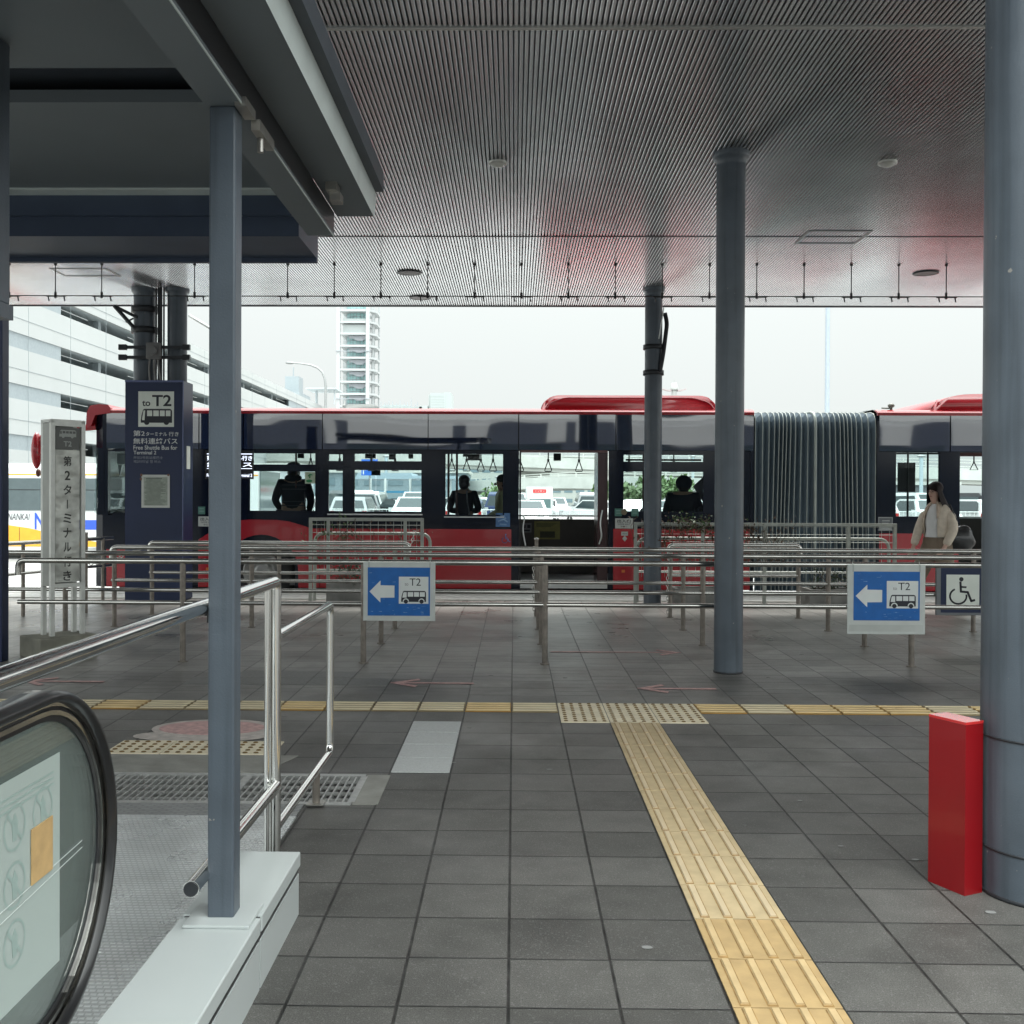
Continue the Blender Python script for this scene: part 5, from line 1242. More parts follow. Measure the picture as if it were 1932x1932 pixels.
text('NANKAI', a(8), YB-.012, zz_(985.5), zz_(973)-zz_(985.5), M('dark_letter', (.06, .06, .07), .5), t, a(50.5)-a(8), slant=.25)
text('N', a(59.5), YB-.012, zz_(1003), zz_(971.5)-zz_(1003), BLB, t, a(79)-a(59.5), bold=.015)
mb = MB(); mb.box(a(80), x1-.4, YB-.012, YB-.008, zz_(1003), zz_(985)); build('letter_band', mb, BLB, t)
mb = MB()
for cx in (-17, -8.5): mb.tube([(cx, YB-.01, GZ+.48), (cx, YB+.3, GZ+.48)], .48, 24)
build('wheel', mb, M('tyre_rubber'), t)
mb = MB(); mb.box(x1-.0, x1+.02, YB+.15, YB+2.35, zz_(985), zz_(890)); build('windscreen', mb, DG, t)
# green and yellow bus seen through the cab
t = thing('green_bus', 'pale green and white bus seen through the cab window', 'bus', (-9, 32, GZ))
YG = 31.0; g = lambda p: (p-970)/F*YG; gz = lambda p: CAMH-(p-938)/F*YG
GRB = M('pale_green_bus', (.36, .60, .50), .35, coat=.2)
mb = MB(); mb.prism([(YG, GZ+.3), (YG, gz(886)), (YG+.3, gz(876)), (YG+2.2, gz(876)), (YG+2.5, gz(886)), (YG+2.5, GZ+.3)], g(170), g(365), 'x'); build('body', mb, GRB, t)
mb = MB(); mb.box(g(171), g(364), YG-.012, YG-.001, gz(962), gz(905)); build('window_band', mb, M('green_grey_glass', (.16, .24, .23), .1), t)
mb = MB(); mb.box(g(170), g(365), YG-.014, YG-.003, gz(900), gz(896)); build('stripe', mb, YEL, t)
mb = MB(); mb.box(g(170), g(365), YG-.014, YG-.003, gz(890), gz(880)); build('white_band', mb, WB, t)
mb = MB()
for p_ in (188, 330): mb.tube([(g(p_), YG-.01, GZ+.45), (g(p_), YG+.3, GZ+.45)], .45, 20)
build('wheel', mb, M('tyre_rubber'), t)

# ---- parking structure on the left
PKW = M('parking_white_panel', (.41, .43, .43), .5, var=.03, vscale=.3)
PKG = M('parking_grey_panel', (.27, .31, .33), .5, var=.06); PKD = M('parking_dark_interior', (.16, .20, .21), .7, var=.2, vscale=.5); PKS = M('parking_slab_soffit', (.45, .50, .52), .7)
XP = -30.0
t = thing('parking_building', 'white multi storey parking building with long horizontal openings', 'building', (-45, 105, GZ))
fl = [4.1, 7.16, 10.24, 13.3]  # opening sills
tops = [f+.92 for f in fl]
levels = [GZ]+[z for pair in zip(fl, tops) for z in pair]+[15.45]
solidb = [(GZ, fl[0])]+[(tops[i], fl[i+1]) for i in range(3)]+[(tops[3], 15.45)]
for (a_, b_) in solidb:
    mb = MB(); mb.box(XP-.25, XP, 28, 180, a_, b_); build('facade_band', mb, PKW, t)
mb = MB()
for (a_, b_) in solidb:
    for zf in ([a_+(b_-a_)*.42] if b_-a_ < 3 else [1.2, 2.6]): mb.box(XP-.0, XP+.02, 28, 180, zf, zf+.018)
yq = 34
while yq < 180:
    mb.box(XP+.0, XP+.012, yq, yq+.03, GZ, 15.4); yq += 6.2
build('panel_joint', mb, PKG, t)
for i, z in enumerate(fl):
    for (a_, b_) in ((28, 57.5), (58.4, 69.8), (141, 152)):
        mb = MB(); mb.box(XP-.20, XP-.06, a_, b_, z, tops[i]); build('infill_panel', mb, PKG, t)
    mb = MB(); mb.box(XP-30, XP-.26, 28, 180, tops[i]+.02, tops[i]+.3); build('floor_slab', mb, PKS, t)
    mb = MB(); yq = 78
    while yq < 178: mb.box(XP-1.2, XP-.8, yq, yq+.5, z-.9, tops[i]+.02); yq += 14
    build('inner_pillar', mb, PKG, t)
    mb = MB(); yq = 70
    while yq < 178: mb.box(XP-.5, XP-.44, yq, yq+5.2, z+.5, z+.55) ; yq += 13
    build('rail', mb, PKW, t)
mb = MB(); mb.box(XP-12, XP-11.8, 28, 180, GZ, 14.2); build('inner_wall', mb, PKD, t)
mb = MB(); mb.box(XP-30, XP-.25, 28, 28.3, GZ, 15.4); mb.box(XP-30, XP-.25, 179.7, 180, GZ, 15.4); mb.box(XP-30, XP-.26, 28.4, 179.6, 15.0, 15.3); build('end_wall', mb, PKW, t)
mb = MB(); mb.box(XP-.0, XP+.05, 59.5, 65.5, GZ, 3.2); mb.box(XP+.05, XP+.07, 62.4, 62.6, GZ, 3.2); build('door', mb, PKG, t)
mb = MB(); mb.box(XP-4, XP-.5, 150, 158, 15.45, 16.2); mb.box(XP-3, XP-1, 152, 155, 16.2, 18.6); mb.tube([(XP-2, 153, 18.6), (XP-2, 153, 20)], .08, 6); build('rooftop_unit', mb, PKG, t)
mb = MB(); mb.box(XP-1.6, XP+3.0, 160, 166, 17.6, 17.8); mb.tube([(XP+2.6, 161, 15.4), (XP+2.6, 161, 17.6)], .1, 6); mb.tube([(XP-.5, 163, 15.4), (XP-.5, 163, 17.6)], .2, 6); build('rooftop_canopy', mb, PKS, t)
t = thing('downpipe', 'white elbowed pipe outside beside the square post, in front of the parking building', 'pipe', (-4.6, 15.9, 0))
mb = MB(); mb.tube(fillet([(-4.75, 15.4, 4.0), (-4.42, 15.4, 3.80), (-4.42, 15.4, -.0)], .03), .022, 10); build('pipe', mb, WHITEP, t)

# ---- tall tower with glass drum
TW = M('tower_white', (.42, .44, .445), .5); TG = M('tower_glass', (.30, .50, .50), .2, var=.08, vscale=.2); TD = M('tower_grey', (.32, .34, .37), .5)
YT = 280.0; tx = lambda p: (p-970)/F*YT; tz = lambda p: CAMH-(p-938)/F*YT
t = thing('tower', 'tall white framed tower with pale green glass drum', 'tower', (tx(675), YT+6, GZ))
xl, xr = tx(633), tx(695); dep = 12.0
mb = MB()
for (a_, b_) in ((xl, YT), (xr-.9, YT), (xl, YT+dep-1), (xr-.9, YT+dep-1)): mb.box(a_, a_+.95, b_, b_+1.0, GZ, 60)
xr2 = xr+.9
mb.box(xr2-.6, xr2, YT+3, YT+3.8, GZ, 60); mb.box(xr2+.8-.5, xr2+.8-.1, YT+9, YT+9.8, GZ, 58); build('frame_post', mb, TW, t)
lv = [588, 610, 632, 655, 677.5, 700, 723, 746, 769, 792]
for i, p_ in enumerate(lv):
    mb = MB(); z = tz(p_); mb.box(xl+.96, xr-.96, YT+.1, YT+dep, z, z+.55); mb.prism([(xr, YT+.5), (xr2+.75, YT+3.2), (xr2+.75, YT+9.6), (xr, YT+dep-.5)], z, z+.55, 'z'); build('floor_ring', mb, TW, t)
    mb = MB()
    if i > 1:
        mb.prism([(tx(655), z-.15), (tx(655), z-.9), (tx(662), z-.8), (tx(670), z-1.4), (tx(680), z-1.4), (tx(687), z-.8), (tx(695), z-.9), (tx(695), z-.15)], YT+1.5, YT+2, 'y'); build('bracing', mb, TD, t)
mb = MB(); cx = tx(668); mb.tube([(cx, YT+6, GZ), (cx, YT+6, 59)], 3.1, 28); build('glass_drum', mb, TG, t)
mb = MB()
for j in range(20):
    a_ = 2*PI*j/20; mb.tube([(cx+3.13*math.cos(a_), YT+6+3.13*math.sin(a_), 0), (cx+3.13*math.cos(a_), YT+6+3.13*math.sin(a_), 58)], .06, 4)
z = 20
while z < 56: mb.tube([(cx+3.14*math.cos(2*PI*j/24), YT+6+3.14*math.sin(2*PI*j/24), z) for j in range(25)], .07, 4, False); z += 1.05
build('glazing_bar', mb, TD, t)
mb = MB(); mb.box(xl+1.6, xr-1.0, YT+1, YT+10, tz(630), tz(612)); mb.box(xl+1.6, xr-1.0, YT+.9, YT+10.1, tz(609), tz(601)); build('solid_floor', mb, M('tower_pale_panel', (.34, .375, .375), .5), t)
mb = MB(); mb.box(xl-.3, xr+.6, YT-.3, YT+.0, tz(664), tz(663)); mb.box(xl-.3, xr+.6, YT-.3, YT+.0, tz(754), tz(753)); build('gantry', mb, TD, t)

# distant pale block, low building with aerials
HZ = M('distant_pale_block', (.36, .40, .395), .8, var=.04, vscale=.05)
Y_ = 420.0; d = lambda p: (p-970)/F*Y_; dz = lambda p: CAMH-(p-938)/F*Y_
t = thing('tower_block', 'distant pale square tower block above the bus roof', 'building', (d(828), Y_+8, GZ))
mb = MB(); mb.box(d(811), d(851), Y_, Y_+14, GZ, dz(742)); mb.box(d(807.5), d(811), Y_+1, Y_+13, GZ, dz(745)); build('wall', mb, HZ, t)
mb = MB()
for i in range(8): mb.box(d(812), d(838), Y_-.1, Y_-.02, dz(748+i*5), dz(747.3+i*5))
mb.box(d(838), d(838.8), Y_-.1, Y_-.02, GZ, dz(743)); build('facade_line', mb, M('distant_line', (.45, .50, .50), .8), t)
mb = MB(); mb.box(d(836), d(848), Y_+2, Y_+8, dz(742), dz(740)); build('roof_unit', mb, HZ, t)
t = thing('low_building', 'distant low pale building with thin aerials beside the tower', 'building', (d(750), Y_, GZ))
mb = MB(); mb.box(d(716), d(795), Y_, Y_+20, GZ, dz(768)); mb.prism([(d(717), dz(768)), (d(722), dz(764.5)), (d(765), dz(764.5)), (d(778), dz(768))], Y_+1, Y_+19, 'y'); mb.box(d(790), d(806), Y_, Y_+10, GZ, dz(766)); build('wall', mb, HZ, t)
mb = MB()
for p_, q_ in ((718, 759), (725, 761), (733, 757), (740, 758), (747, 762), (754, 756), (762, 761), (768, 760), (775, 753), (783, 763), (787, 760), (729, 762)): mb.tube([(d(p_), Y_-.5, dz(769)), (d(p_), Y_-.5, dz(q_))], .16, 5)
build('aerial', mb, M('distant_aerial', (.34, .38, .40), .7), t)
# radar / control mast
Y_ = 300.0
t = thing('control_mast', 'distant control tower top with two wings above the red roof pod', 'tower', ((1270-970)/F*Y_, Y_, GZ))
d = lambda p: (p-970)/F*Y_; dz = lambda p: CAMH-(p-938)/F*Y_
cx = d(1270); mb = MB(); mb.cyl(cx, Y_, GZ, dz(731), .7, 14); mb.lathe([(1.1, dz(735)), (1.15, dz(729)), (.9, dz(728)), (.85, dz(722)), (0, dz(722))], cx, Y_, 16); mb.tube([(cx, Y_, dz(722)), (cx, Y_, dz(716))], .09, 5); build('shaft', mb, M('mast_grey', (.33, .34, .33), .6), t)
mb = MB()
for s in (-1, 1): mb.prism([(cx+s*.9, dz(735.5)), (cx+s*2.2, dz(735)), (cx+s*3.3, dz(732.5)), (cx+s*3.4, dz(734)), (cx+s*2.2, dz(737)), (cx+s*.9, dz(738))], Y_-.8, Y_+.8, 'y')
build('wing', mb, M('mast_wing', (.36, .30, .30), .6), t)
# lamp posts
t = thing('street_lamp', 'thin curved street lamp standing behind the bus', 'street lamp', ((613-970)/F*45, 45, GZ))
LP = M('lamp_grey', (.30, .31, .31), .5, .3); d = lambda p: (p-970)/F*45; dz = lambda p: CAMH-(p-938)/F*45
mb = MB(); pts = [(d(613), 45, GZ), (d(613), 45, dz(730)), (d(611), 45, dz(715)), (d(606), 45, dz(703)), (d(597), 45, dz(695)), (d(584), 45, dz(690)), (d(568), 45, dz(687.5)), (d(552), 45, dz(686))]
mb.tube(pts, .05, 8, True, [.08, .055, .05, .045, .045, .04, .035, .03]); build('pole', mb, LP, t)
mb = MB(); mb.ell((d(545), 45, dz(686)), .19, .12, .06); build('lamp_head', mb, LP, t)
t = thing('light_mast', 'tall straight white light mast behind the bus bellows', 'light mast', ((1557-970)/F*60, 60, GZ))
mb = MB(); x_ = (1556.5-970)/F*60; mb.tube([(x_, 60, GZ), (x_, 60, 22)], .12, 14, True, [.15, .10]); build('pole', mb, M('mast_pale', (.34, .39, .44), .4), t)
mb = MB(); mb.lathe([(.2, 22), (.9, 22.2), (.9, 22.5), (.2, 22.6)], x_, 60, 16); build('lamp_ring', mb, LP, t)

# ---- elevated roads
OVR = M('overpass_concrete', (.42, .42, .39), .8, var=.12, vscale=.4); OVP = M('overpass_barrier', (.52, .53, .50), .6, var=.12, vscale=.8)
def overpass(name, label, pts, wd, th, bh, pier=18, pan=2.2):
    t = thing(name, label, 'elevated road', tuple(Vector((pts[0][0], pts[0][1], GZ))), group='elevated roads behind the car park')
    pts = [Vector(p) for p in pts]; fine = []
    for i in range(len(pts)-1):
        p0 = pts[max(i-1, 0)]; p1 = pts[i]; p2 = pts[i+1]; p3 = pts[min(i+2, len(pts)-1)]
        for k in range(12):
            s = k/12; fine.append(.5*((2*p1)+(p2-p0)*s+(2*p0-5*p1+4*p2-p3)*s*s+(3*p1-p0-3*p2+p3)*s**3))
    fine.append(pts[-1])
    def strip(off0, off1, z0, z1):
        m = MB(); vs = []; fs = []
        for i, p in enumerate(fine):
            tt = (fine[min(i+1, len(fine)-1)]-fine[max(i-1, 0)]); tt.z = 0; tt.normalize(); n = Vector((tt.y, -tt.x, 0))
            for o_, z_ in ((off0, z0), (off1, z0), (off1, z1), (off0, z1)): vs.append(p+n*o_+Vector((0, 0, z_)))
        for i in range(len(fine)-1):
            for j in range(4): fs.append((i*4+j, i*4+(j+1) % 4, (i+1)*4+(j+1) % 4, (i+1)*4+j))
        m.add(vs, fs); return m
    m = strip(wd/2, -wd/2, -th, -.02); build('deck', m, OVR, t)
    m = strip(wd/2+.2, wd/2+.01, -.5, bh*.45); m2 = strip(-wd/2-.01, -wd/2-.2, -.5, bh*.45); m.add(m2.v, m2.f); build('kerb_beam', m, OVP, t)
    m = strip(wd/2+.14, wd/2+.06, bh*.52, bh*.58); 
    for zq in (.78, .97): m2 = strip(wd/2+.14, wd/2+.06, bh*zq, bh*(zq+.06)); m.add(m2.v, m2.f)
    acc = 0
    for i in range(len(fine)-1):
        seg = fine[i+1]-fine[i]; L = seg.length; tt = seg.normalized(); n = Vector((tt.y, -tt.x, 0)).normalized()
        k = 0
        while acc < L:
            p = fine[i]+tt*acc+n*(wd/2+.1); m.box(p.x-.06, p.x+.06, p.y-.05, p.y+.05, p.z+bh*.45, p.z+bh); acc += pan
        acc -= L
    build('barrier', m, OVP, t)
    acc = 6
    for i in range(len(fine)-1):
        seg = fine[i+1]-fine[i]; L = seg.length
        while acc < L:
            p = fine[i]+seg.normalized()*acc; m = MB(); m.cyl(p.x, p.y, GZ, p.z-th-.5, .7, 14); m.box(p.x-2, p.x+2, p.y-.8, p.y+.8, p.z-th-.5, p.z-th); build('pier', m, OVR, t); acc += pier
        acc -= L
Yo = 120.0
def op(px_, py_, Y=Yo): return ((px_-970)/F*Y, Y, CAMH-(py_-938)/F*Y)
overpass('elevated_road', 'upper elevated road crossing behind the car park', [op(420, 868, 135), op(640, 866, 130), op(830, 869, 124), op(1000, 875, 120), op(1160, 880, 118), op(1400, 885, 116), op(1700, 892, 112), op(1950, 898, 108)], 9, .9, 1.5)
overpass('elevated_road', 'lower ramp road rising to the left in front of the upper one', [op(1340, 914, 90), op(1200, 912, 92), op(1100, 911, 96), op(1000, 914, 100), op(900, 920, 105), op(820, 925, 112)], 6, .6, 1.1, 25)
# distant terminal block under the roads
def block(name, label, px0, px1, py_top, Y, mat, floors=2, dep=12, winm=None):
    t = thing(name, label, 'building', ((px0+px1)/2/F*Y-970/F*Y, Y+dep/2, GZ))
    a_, b_ = (px0-970)/F*Y, (px1-970)/F*Y; zt = CAMH-(py_top-938)/F*Y
    mb = MB(); mb.box(a_, b_, Y, Y+dep, GZ, zt); build('wall', mb, mat, t)
    hgt = (zt-GZ)/floors
    mb = MB()
    for i in range(floors):
        z = GZ+hgt*i+hgt*.38; x_ = a_+.5
        while x_ < b_-1.8: mb.box(x_, x_+1.5, Y-.06, Y-.01, z, z+hgt*.38); x_ += 2.1
    build('window', mb, winm or M('far_glass', (.16, .22, .25), .15), t)
    mb = MB(); mb.box(a_-.2, b_+.2, Y-.3, Y+dep, zt, zt+.25); build('roof', mb, OVP, t)
block('airport_building', 'grey airport building behind the car park, left of the overpass', 505, 880, 893, 98, M('far_wall_blue_grey', (.22, .28, .31), .7, var=.1), 2, 10)
block('airport_building', 'pale long airport building behind the elevated roads', 860, 1240, 862, 190, M('far_wall_pale', (.42, .43, .40), .7, var=.08), 5)
block('storage_building', 'low grey building at the far right beyond the bus', 1640, 1800, 912, 80, M('far_wall_grey', (.16, .17, .18), .7, var=.1), 1)
block('ticket_office', 'small pale kiosk building at left behind the red rental sign', 470, 560, 884, 62, M('far_wall_white', (.50, .54, .56), .6), 1, 5)
t = thing('shelter', 'blue grey shelter roof with slim white posts over the car park edge', 'shelter', (-7, 76, GZ))
Ys = 76.0; sh = lambda p: (p-970)/F*Ys; sz = lambda p: CAMH-(p-938)/F*Ys
mb = MB(); mb.prism([(sh(668), sz(905)), (sh(675), sz(893)), (sh(775), sz(893)), (sh(780), sz(905))], Ys, Ys+5, 'y'); mb.box(sh(782), sh(865), Ys-2, Ys+2, sz(905), sz(899.5)); build('roof', mb, M('shelter_roof', (.33, .42, .48), .5), t)
mb = MB(); mb.box(sh(668), sh(780), Ys+.2, Ys+.4, sz(931), sz(927)); build('blue_rail', mb, M('blue_rail', (.05, .25, .42), .5), t)
for p_ in (700, 728, 775, 812, 850): mb = MB(); mb.cyl(sh(p_), Ys-.5, GZ, sz(904), .09, 8); build('post', mb, WHITEP, t)
# signs over there
def board(label, a_, b_, c_, d_, Y, mat, cat='sign', post=True):
    t = thing('road_sign', label, cat, ((((a_+b_)/2)-970)/F*Y, Y, GZ)); q = lambda p: (p-970)/F*Y; z = lambda p: CAMH-(p-938)/F*Y
    mb = MB(); mb.box(q(a_), q(b_), Y, Y+.06, z(d_), z(c_)); bd = build('board', mb, mat, t)
    mb = MB(); mb.cyl(q((a_+b_)/2), Y+.12, GZ, z(c_), .05, 8); build('post', mb, LP, t)
    return t, q, z
SBL = M('road_sign_blue', (.02, .13, .55), .4); SRD = M('road_sign_red', (.62, .03, .03), .4)
t, q, z = board('blue road sign seen in the upper bus window, above another blue sign', 681, 712, 867.5, 872.8, 70, SBL)
t, q, z = board('blue square road sign seen through the fourth bus window', 681, 712, 884, 898, 68, SBL)
mb = MB(); mb.box(q(684), q(686), 67.99, 67.995, z(896), z(886)); build('symbol', mb, WHITEP, t)
t, q, z = board('red rental car sign with white lettering, seen through the first bus window', 487, 515, 913, 936.5, 40, SRD)
for s_, a_, b_, c_, d_, mm in (('レンタカー', 490, 512, 919, 914.8, WHITEP), ('Rent a Car', 491, 511, 925, 921, WHITEP), ('OUT', 495, 507, 931, 926.5, WHITEP)):
    text(s_, q(a_), 39.99, z(c_), z(d_)-z(c_), mm, t, q(b_)-q(a_), bold=.01)
mb = MB(); mb.box(q(490), q(512), 39.985, 39.995, z(935.3), z(933)); build('yellow_strip', mb, M('sign_orange', (.7, .3, .03), .5), t)
mb = MB()
for (a_, b_, c_, d_) in ((487, 515, 913.6, 912.6), (487, 515, 937, 936)): mb.box(q(a_), q(b_), 39.985, 40.0, z(c_+0), z(d_))
build('border', mb, WHITEP, t)
t, q, z = board('pale blue parking board seen through the door window', 1162, 1175, 915, 934, 66, M('pale_blue_board', (.20, .36, .55), .5))
for (p_, Y, c_, lb) in ((1166, 88, 862, 'thin pale lamp pole right of the bus door window'), (1306, 95, 860, 'thin pole seen in the third upper window pane'), (1733, 70, 858, 'pale pole seen in the rear section window'), (728, 82, 862, 'white pole beside the shelter'), (938, 100, 900, 'thin pole seen between the standing passengers')):
    t = thing('lamp_pole', lb, 'pole', ((p_-970)/F*Y, Y, GZ)); mb = MB(); mb.cyl((p_-970)/F*Y, Y, GZ, CAMH-(c_-938)/F*Y, .13, 8); build('pole', mb, M('pale_blue_pole', (.42, .50, .54), .5), t)
    mb = MB(); zt = CAMH-(c_-938)/F*Y; mb.ell(((p_-970)/F*Y, Y, zt), .3, .2, .1); build('lamp_head', mb, LP, t)
# ---- car park fence (white) just behind the road
t = thing('mesh_fence', 'white wire mesh fence along the car park edge behind the bus', 'fence', (0, 34, GZ))
mb = MB(); x_ = -16
while x_ < 22: mb.tube([(x_, 34, GZ), (x_, 34, .98)], .008, 4); x_ += .14
for z_ in (.3, .96): mb.tube([(-16, 34, z_), (22, 34, z_)], .015, 6)
build('wire_mesh', mb, WHITEP, t)
mb = MB(); x_ = -16
while x_ < 22: mb.cyl(x_, 34.0, GZ, 1.02, .035, 8); x_ += 2.4
build('post', mb, WHITEP, t)

# ---- trees
def tree(x, y, h, w, label, n, seed, mat):
    rr = random.Random(seed); t = thing('tree', label, 'tree', (x, y, GZ), group='green trees beyond the car park')
    mb = MB(); mb.tube([(x, y, GZ), (x+.1, y, GZ+h*.3), (x, y, GZ+h*.6)], .15, 8, True, [.2, .14, .08])
    lobes = []
    for _ in range(14):
        c = Vector((x+rr.uniform(-w, w)*.6, y+rr.uniform(-w, w)*.5, GZ+h*rr.uniform(.35, .9))); lobes.append((c, rr.uniform(.25, .45)*w)); mb.tube([(x, y, GZ+h*.35), c], .05, 5, True, [.08, .02])
    build('trunk', mb, TWIG, t); mb = MB()
    for _ in range(n):
        c, r = rr.choice(lobes); dv = Vector((rr.gauss(0, 1), rr.gauss(0, 1), rr.gauss(0, .8))).normalized()*r*rr.uniform(.55, 1.05); p = c+dv
        a_ = Vector((rr.uniform(-1, 1), rr.uniform(-1, 1), rr.uniform(-1, 1))).normalized(); b_ = a_.orthogonal().normalized(); s = rr.uniform(.12, .28)
        mb.add([p-a_*s, p+b_*s*.6, p+a_*s, p-b_*s*.6], [(0, 1, 2, 3)])
    build('crown', mb, mat, t)
TL1 = M('tree_leaf_mid', (.07, .13, .035), .6, var=.4, vscale=1.5); TL2 = M('tree_leaf_light', (.085, .13, .05), .6, var=.4, vscale=1.5)
tree((1206-970)/F*78, 78, 2.4, 2.0, 'light green round bush seen through the right bus window', 1500, 1, TL2)
tree((1255-970)/F*80, 80, 3.2, 2.2, 'mid green bush right of the lighter one behind the parked cars', 1500, 2, TL1)
tree((1235-970)/F*84, 84, 3.0, 2.6, 'mid green bush behind the light green one', 1500, 3, TL1)
tree((1148-970)/F*86, 86, 2.8, 1.5, 'small green bush beside the blue board behind the door window', 900, 4, TL1)
tree((945-970)/F*82, 82, 2.2, 1.8, 'green bush between the two standing passengers', 900, 5, TL1)
tree((480-970)/F*84, 84, 3.6, 2.4, 'green tree behind the red rental sign', 1200, 6, TL1)

# ---- vehicles
CG = M('car_glass', (.03, .045, .05), .06, ior=1.6); TY = M('tyre_rubber'); HL = M('headlight_lens', (.55, .57, .58), .12); TLR = M('tail_light_red', (.35, .01, .01), .2)
def car_proto(kind, paint, name):
    """local: length along x (front +x), origin at ground centre"""
    t = thing(name, '', 'car')
    if kind == 'sedan': L, Wd, prof, gl = 4.4, 1.7, [(-2.2, .35), (-2.2, .85), (-2.05, .98), (-1.5, 1.02), (-1.0, 1.38), (-.6, 1.46), (.35, 1.46), (1.0, 1.05), (1.9, .92), (2.15, .75), (2.2, .35)], [(-1.35, 1.02), (-.95, 1.36), (-.6, 1.41), (.33, 1.41), (.85, 1.05)]
    elif kind == 'van': L, Wd, prof, gl = 4.6, 1.75, [(-2.3, .35), (-2.32, 1.0), (-2.2, 1.75), (-2.0, 1.9), (1.2, 1.9), (1.75, 1.15), (2.2, .98), (2.3, .75), (2.3, .35)], [(-2.1, 1.1), (-2.05, 1.7), (1.15, 1.75), (1.55, 1.15)]
    else: L, Wd, prof, gl = 3.8, 1.65, [(-1.9, .35), (-1.92, .95), (-1.7, 1.48), (-1.4, 1.58), (.4, 1.58), (1.05, 1.08), (1.75, .92), (1.9, .7), (1.9, .35)], [(-1.6, 1.02), (-1.5, 1.42), (-1.3, 1.5), (.35, 1.5), (.85, 1.08)]
    hw = Wd/2; mb = MB(); n = len(prof); belt = 1.0
    def off(z): return hw if z <= belt else hw-(z-belt)*.32
    vs = [(p[0], -off(p[1]), p[1]) for p in prof]+[(p[0], off(p[1]), p[1]) for p in prof]
    mb.add(vs, [tuple(range(n)), tuple(range(2*n-1, n-1, -1))]+[(i, (i+1) % n, (i+1) % n+n, i+n) for i in range(n)])
    build('body', mb, paint, t, False)
    for s in (-1, 1):
        mb = MB(); vs = [(p[0], s*(off(p[1])+.008), p[1]) for p in gl]+[(p[0], s*(off(p[1])-.02), p[1]) for p in gl]; m_ = len(gl)
        mb.add(vs, [tuple(range(m_)), tuple(range(2*m_-1, m_-1, -1))]+[(i, (i+1) % m_, (i+1) % m_+m_, i+m_) for i in range(m_)]); build('side_window', mb, CG, t, False)
    def endglass(pa, pb, nm):
        a_, b_ = Vector((pa[0], 0, pa[1])), Vector((pb[0], 0, pb[1])); dv = b_-a_; nrm = Vector((-dv.z, 0, dv.x)).normalized()
        if nrm.z < 0: nrm = -nrm
        a2, b2 = a_+dv*.12+nrm*.012, a_+dv*.88+nrm*.012; mb = MB(); ya, yb = off(a2.z)-.12, off(b2.z)-.12
        q_ = [(a2.x, -ya, a2.z), (a2.x, ya, a2.z), (b2.x, yb, b2.z), (b2.x, -yb, b2.z)]; mb.add(q_+[(x-nrm.x*.02, y, z-nrm.z*.02) for x, y, z in q_], [(0, 1, 2, 3), (7, 6, 5, 4), (0, 4, 5, 1), (1, 5, 6, 2), (2, 6, 7, 3), (3, 7, 4, 0)]); build(nm, mb, CG, t, False)
    if kind == 'sedan': endglass((.35, 1.46), (1.0, 1.05), 'windscreen'); endglass((-1.5, 1.02), (-1.0, 1.38), 'rear_window')
    elif kind == 'van': endglass((1.2, 1.9), (1.75, 1.15), 'windscreen'); endglass((-2.32, 1.0), (-2.2, 1.75), 'rear_window')
    else: endglass((.4, 1.58), (1.05, 1.08), 'windscreen'); endglass((-1.92, .95), (-1.7, 1.48), 'rear_window')
    for sx in (-1, 1):
        for sy in (-1, 1):
            mb = MB(); mb.tube([(sx*L*.31, sy*(hw-.2), .32), (sx*L*.31, sy*(hw+.01), .32)], .32, 18); build('wheel', mb, TY, t, False)
    for sy in (-1, 1):
        mb = MB(); mb.box(L/2-.09, L/2+.012, sy*(hw-.38)-.12, sy*(hw-.38)+.16*1, .66, .80); build('headlight', mb, HL, t, False)
        mb = MB(); mb.box(-L/2-.025, -L/2+.03, sy*(hw-.14)-.09, sy*(hw-.14)+.09, .78, .98); build('tail_light', mb, TLR, t, False)
        mb = MB(); mb.box(L*.2, L*.24, sy*(hw+.03)-.09, sy*(hw+.03)+.09, .98, 1.12); build('wing_mirror', mb, paint, t, False)
    return t
paints = [('white', M('car_white', (.62, .63, .63), .22, coat=.4)), ('silver', M('car_silver', (.34, .35, .36), .3, .5)), ('black', M('car_black', (.02, .02, .024), .18, coat=.5)), ('dark blue', M('car_blue', (.02, .04, .12), .2, coat=.5))]
protos = {}
rows = [('nearest', 47, (-17, 24), 2.5), ('second', 55, (-19, 27), 2.6), ('third', 65, (-22, 31), 2.65), ('farthest', 76, (-25, 35), 2.8)]
rr = random.Random(21)
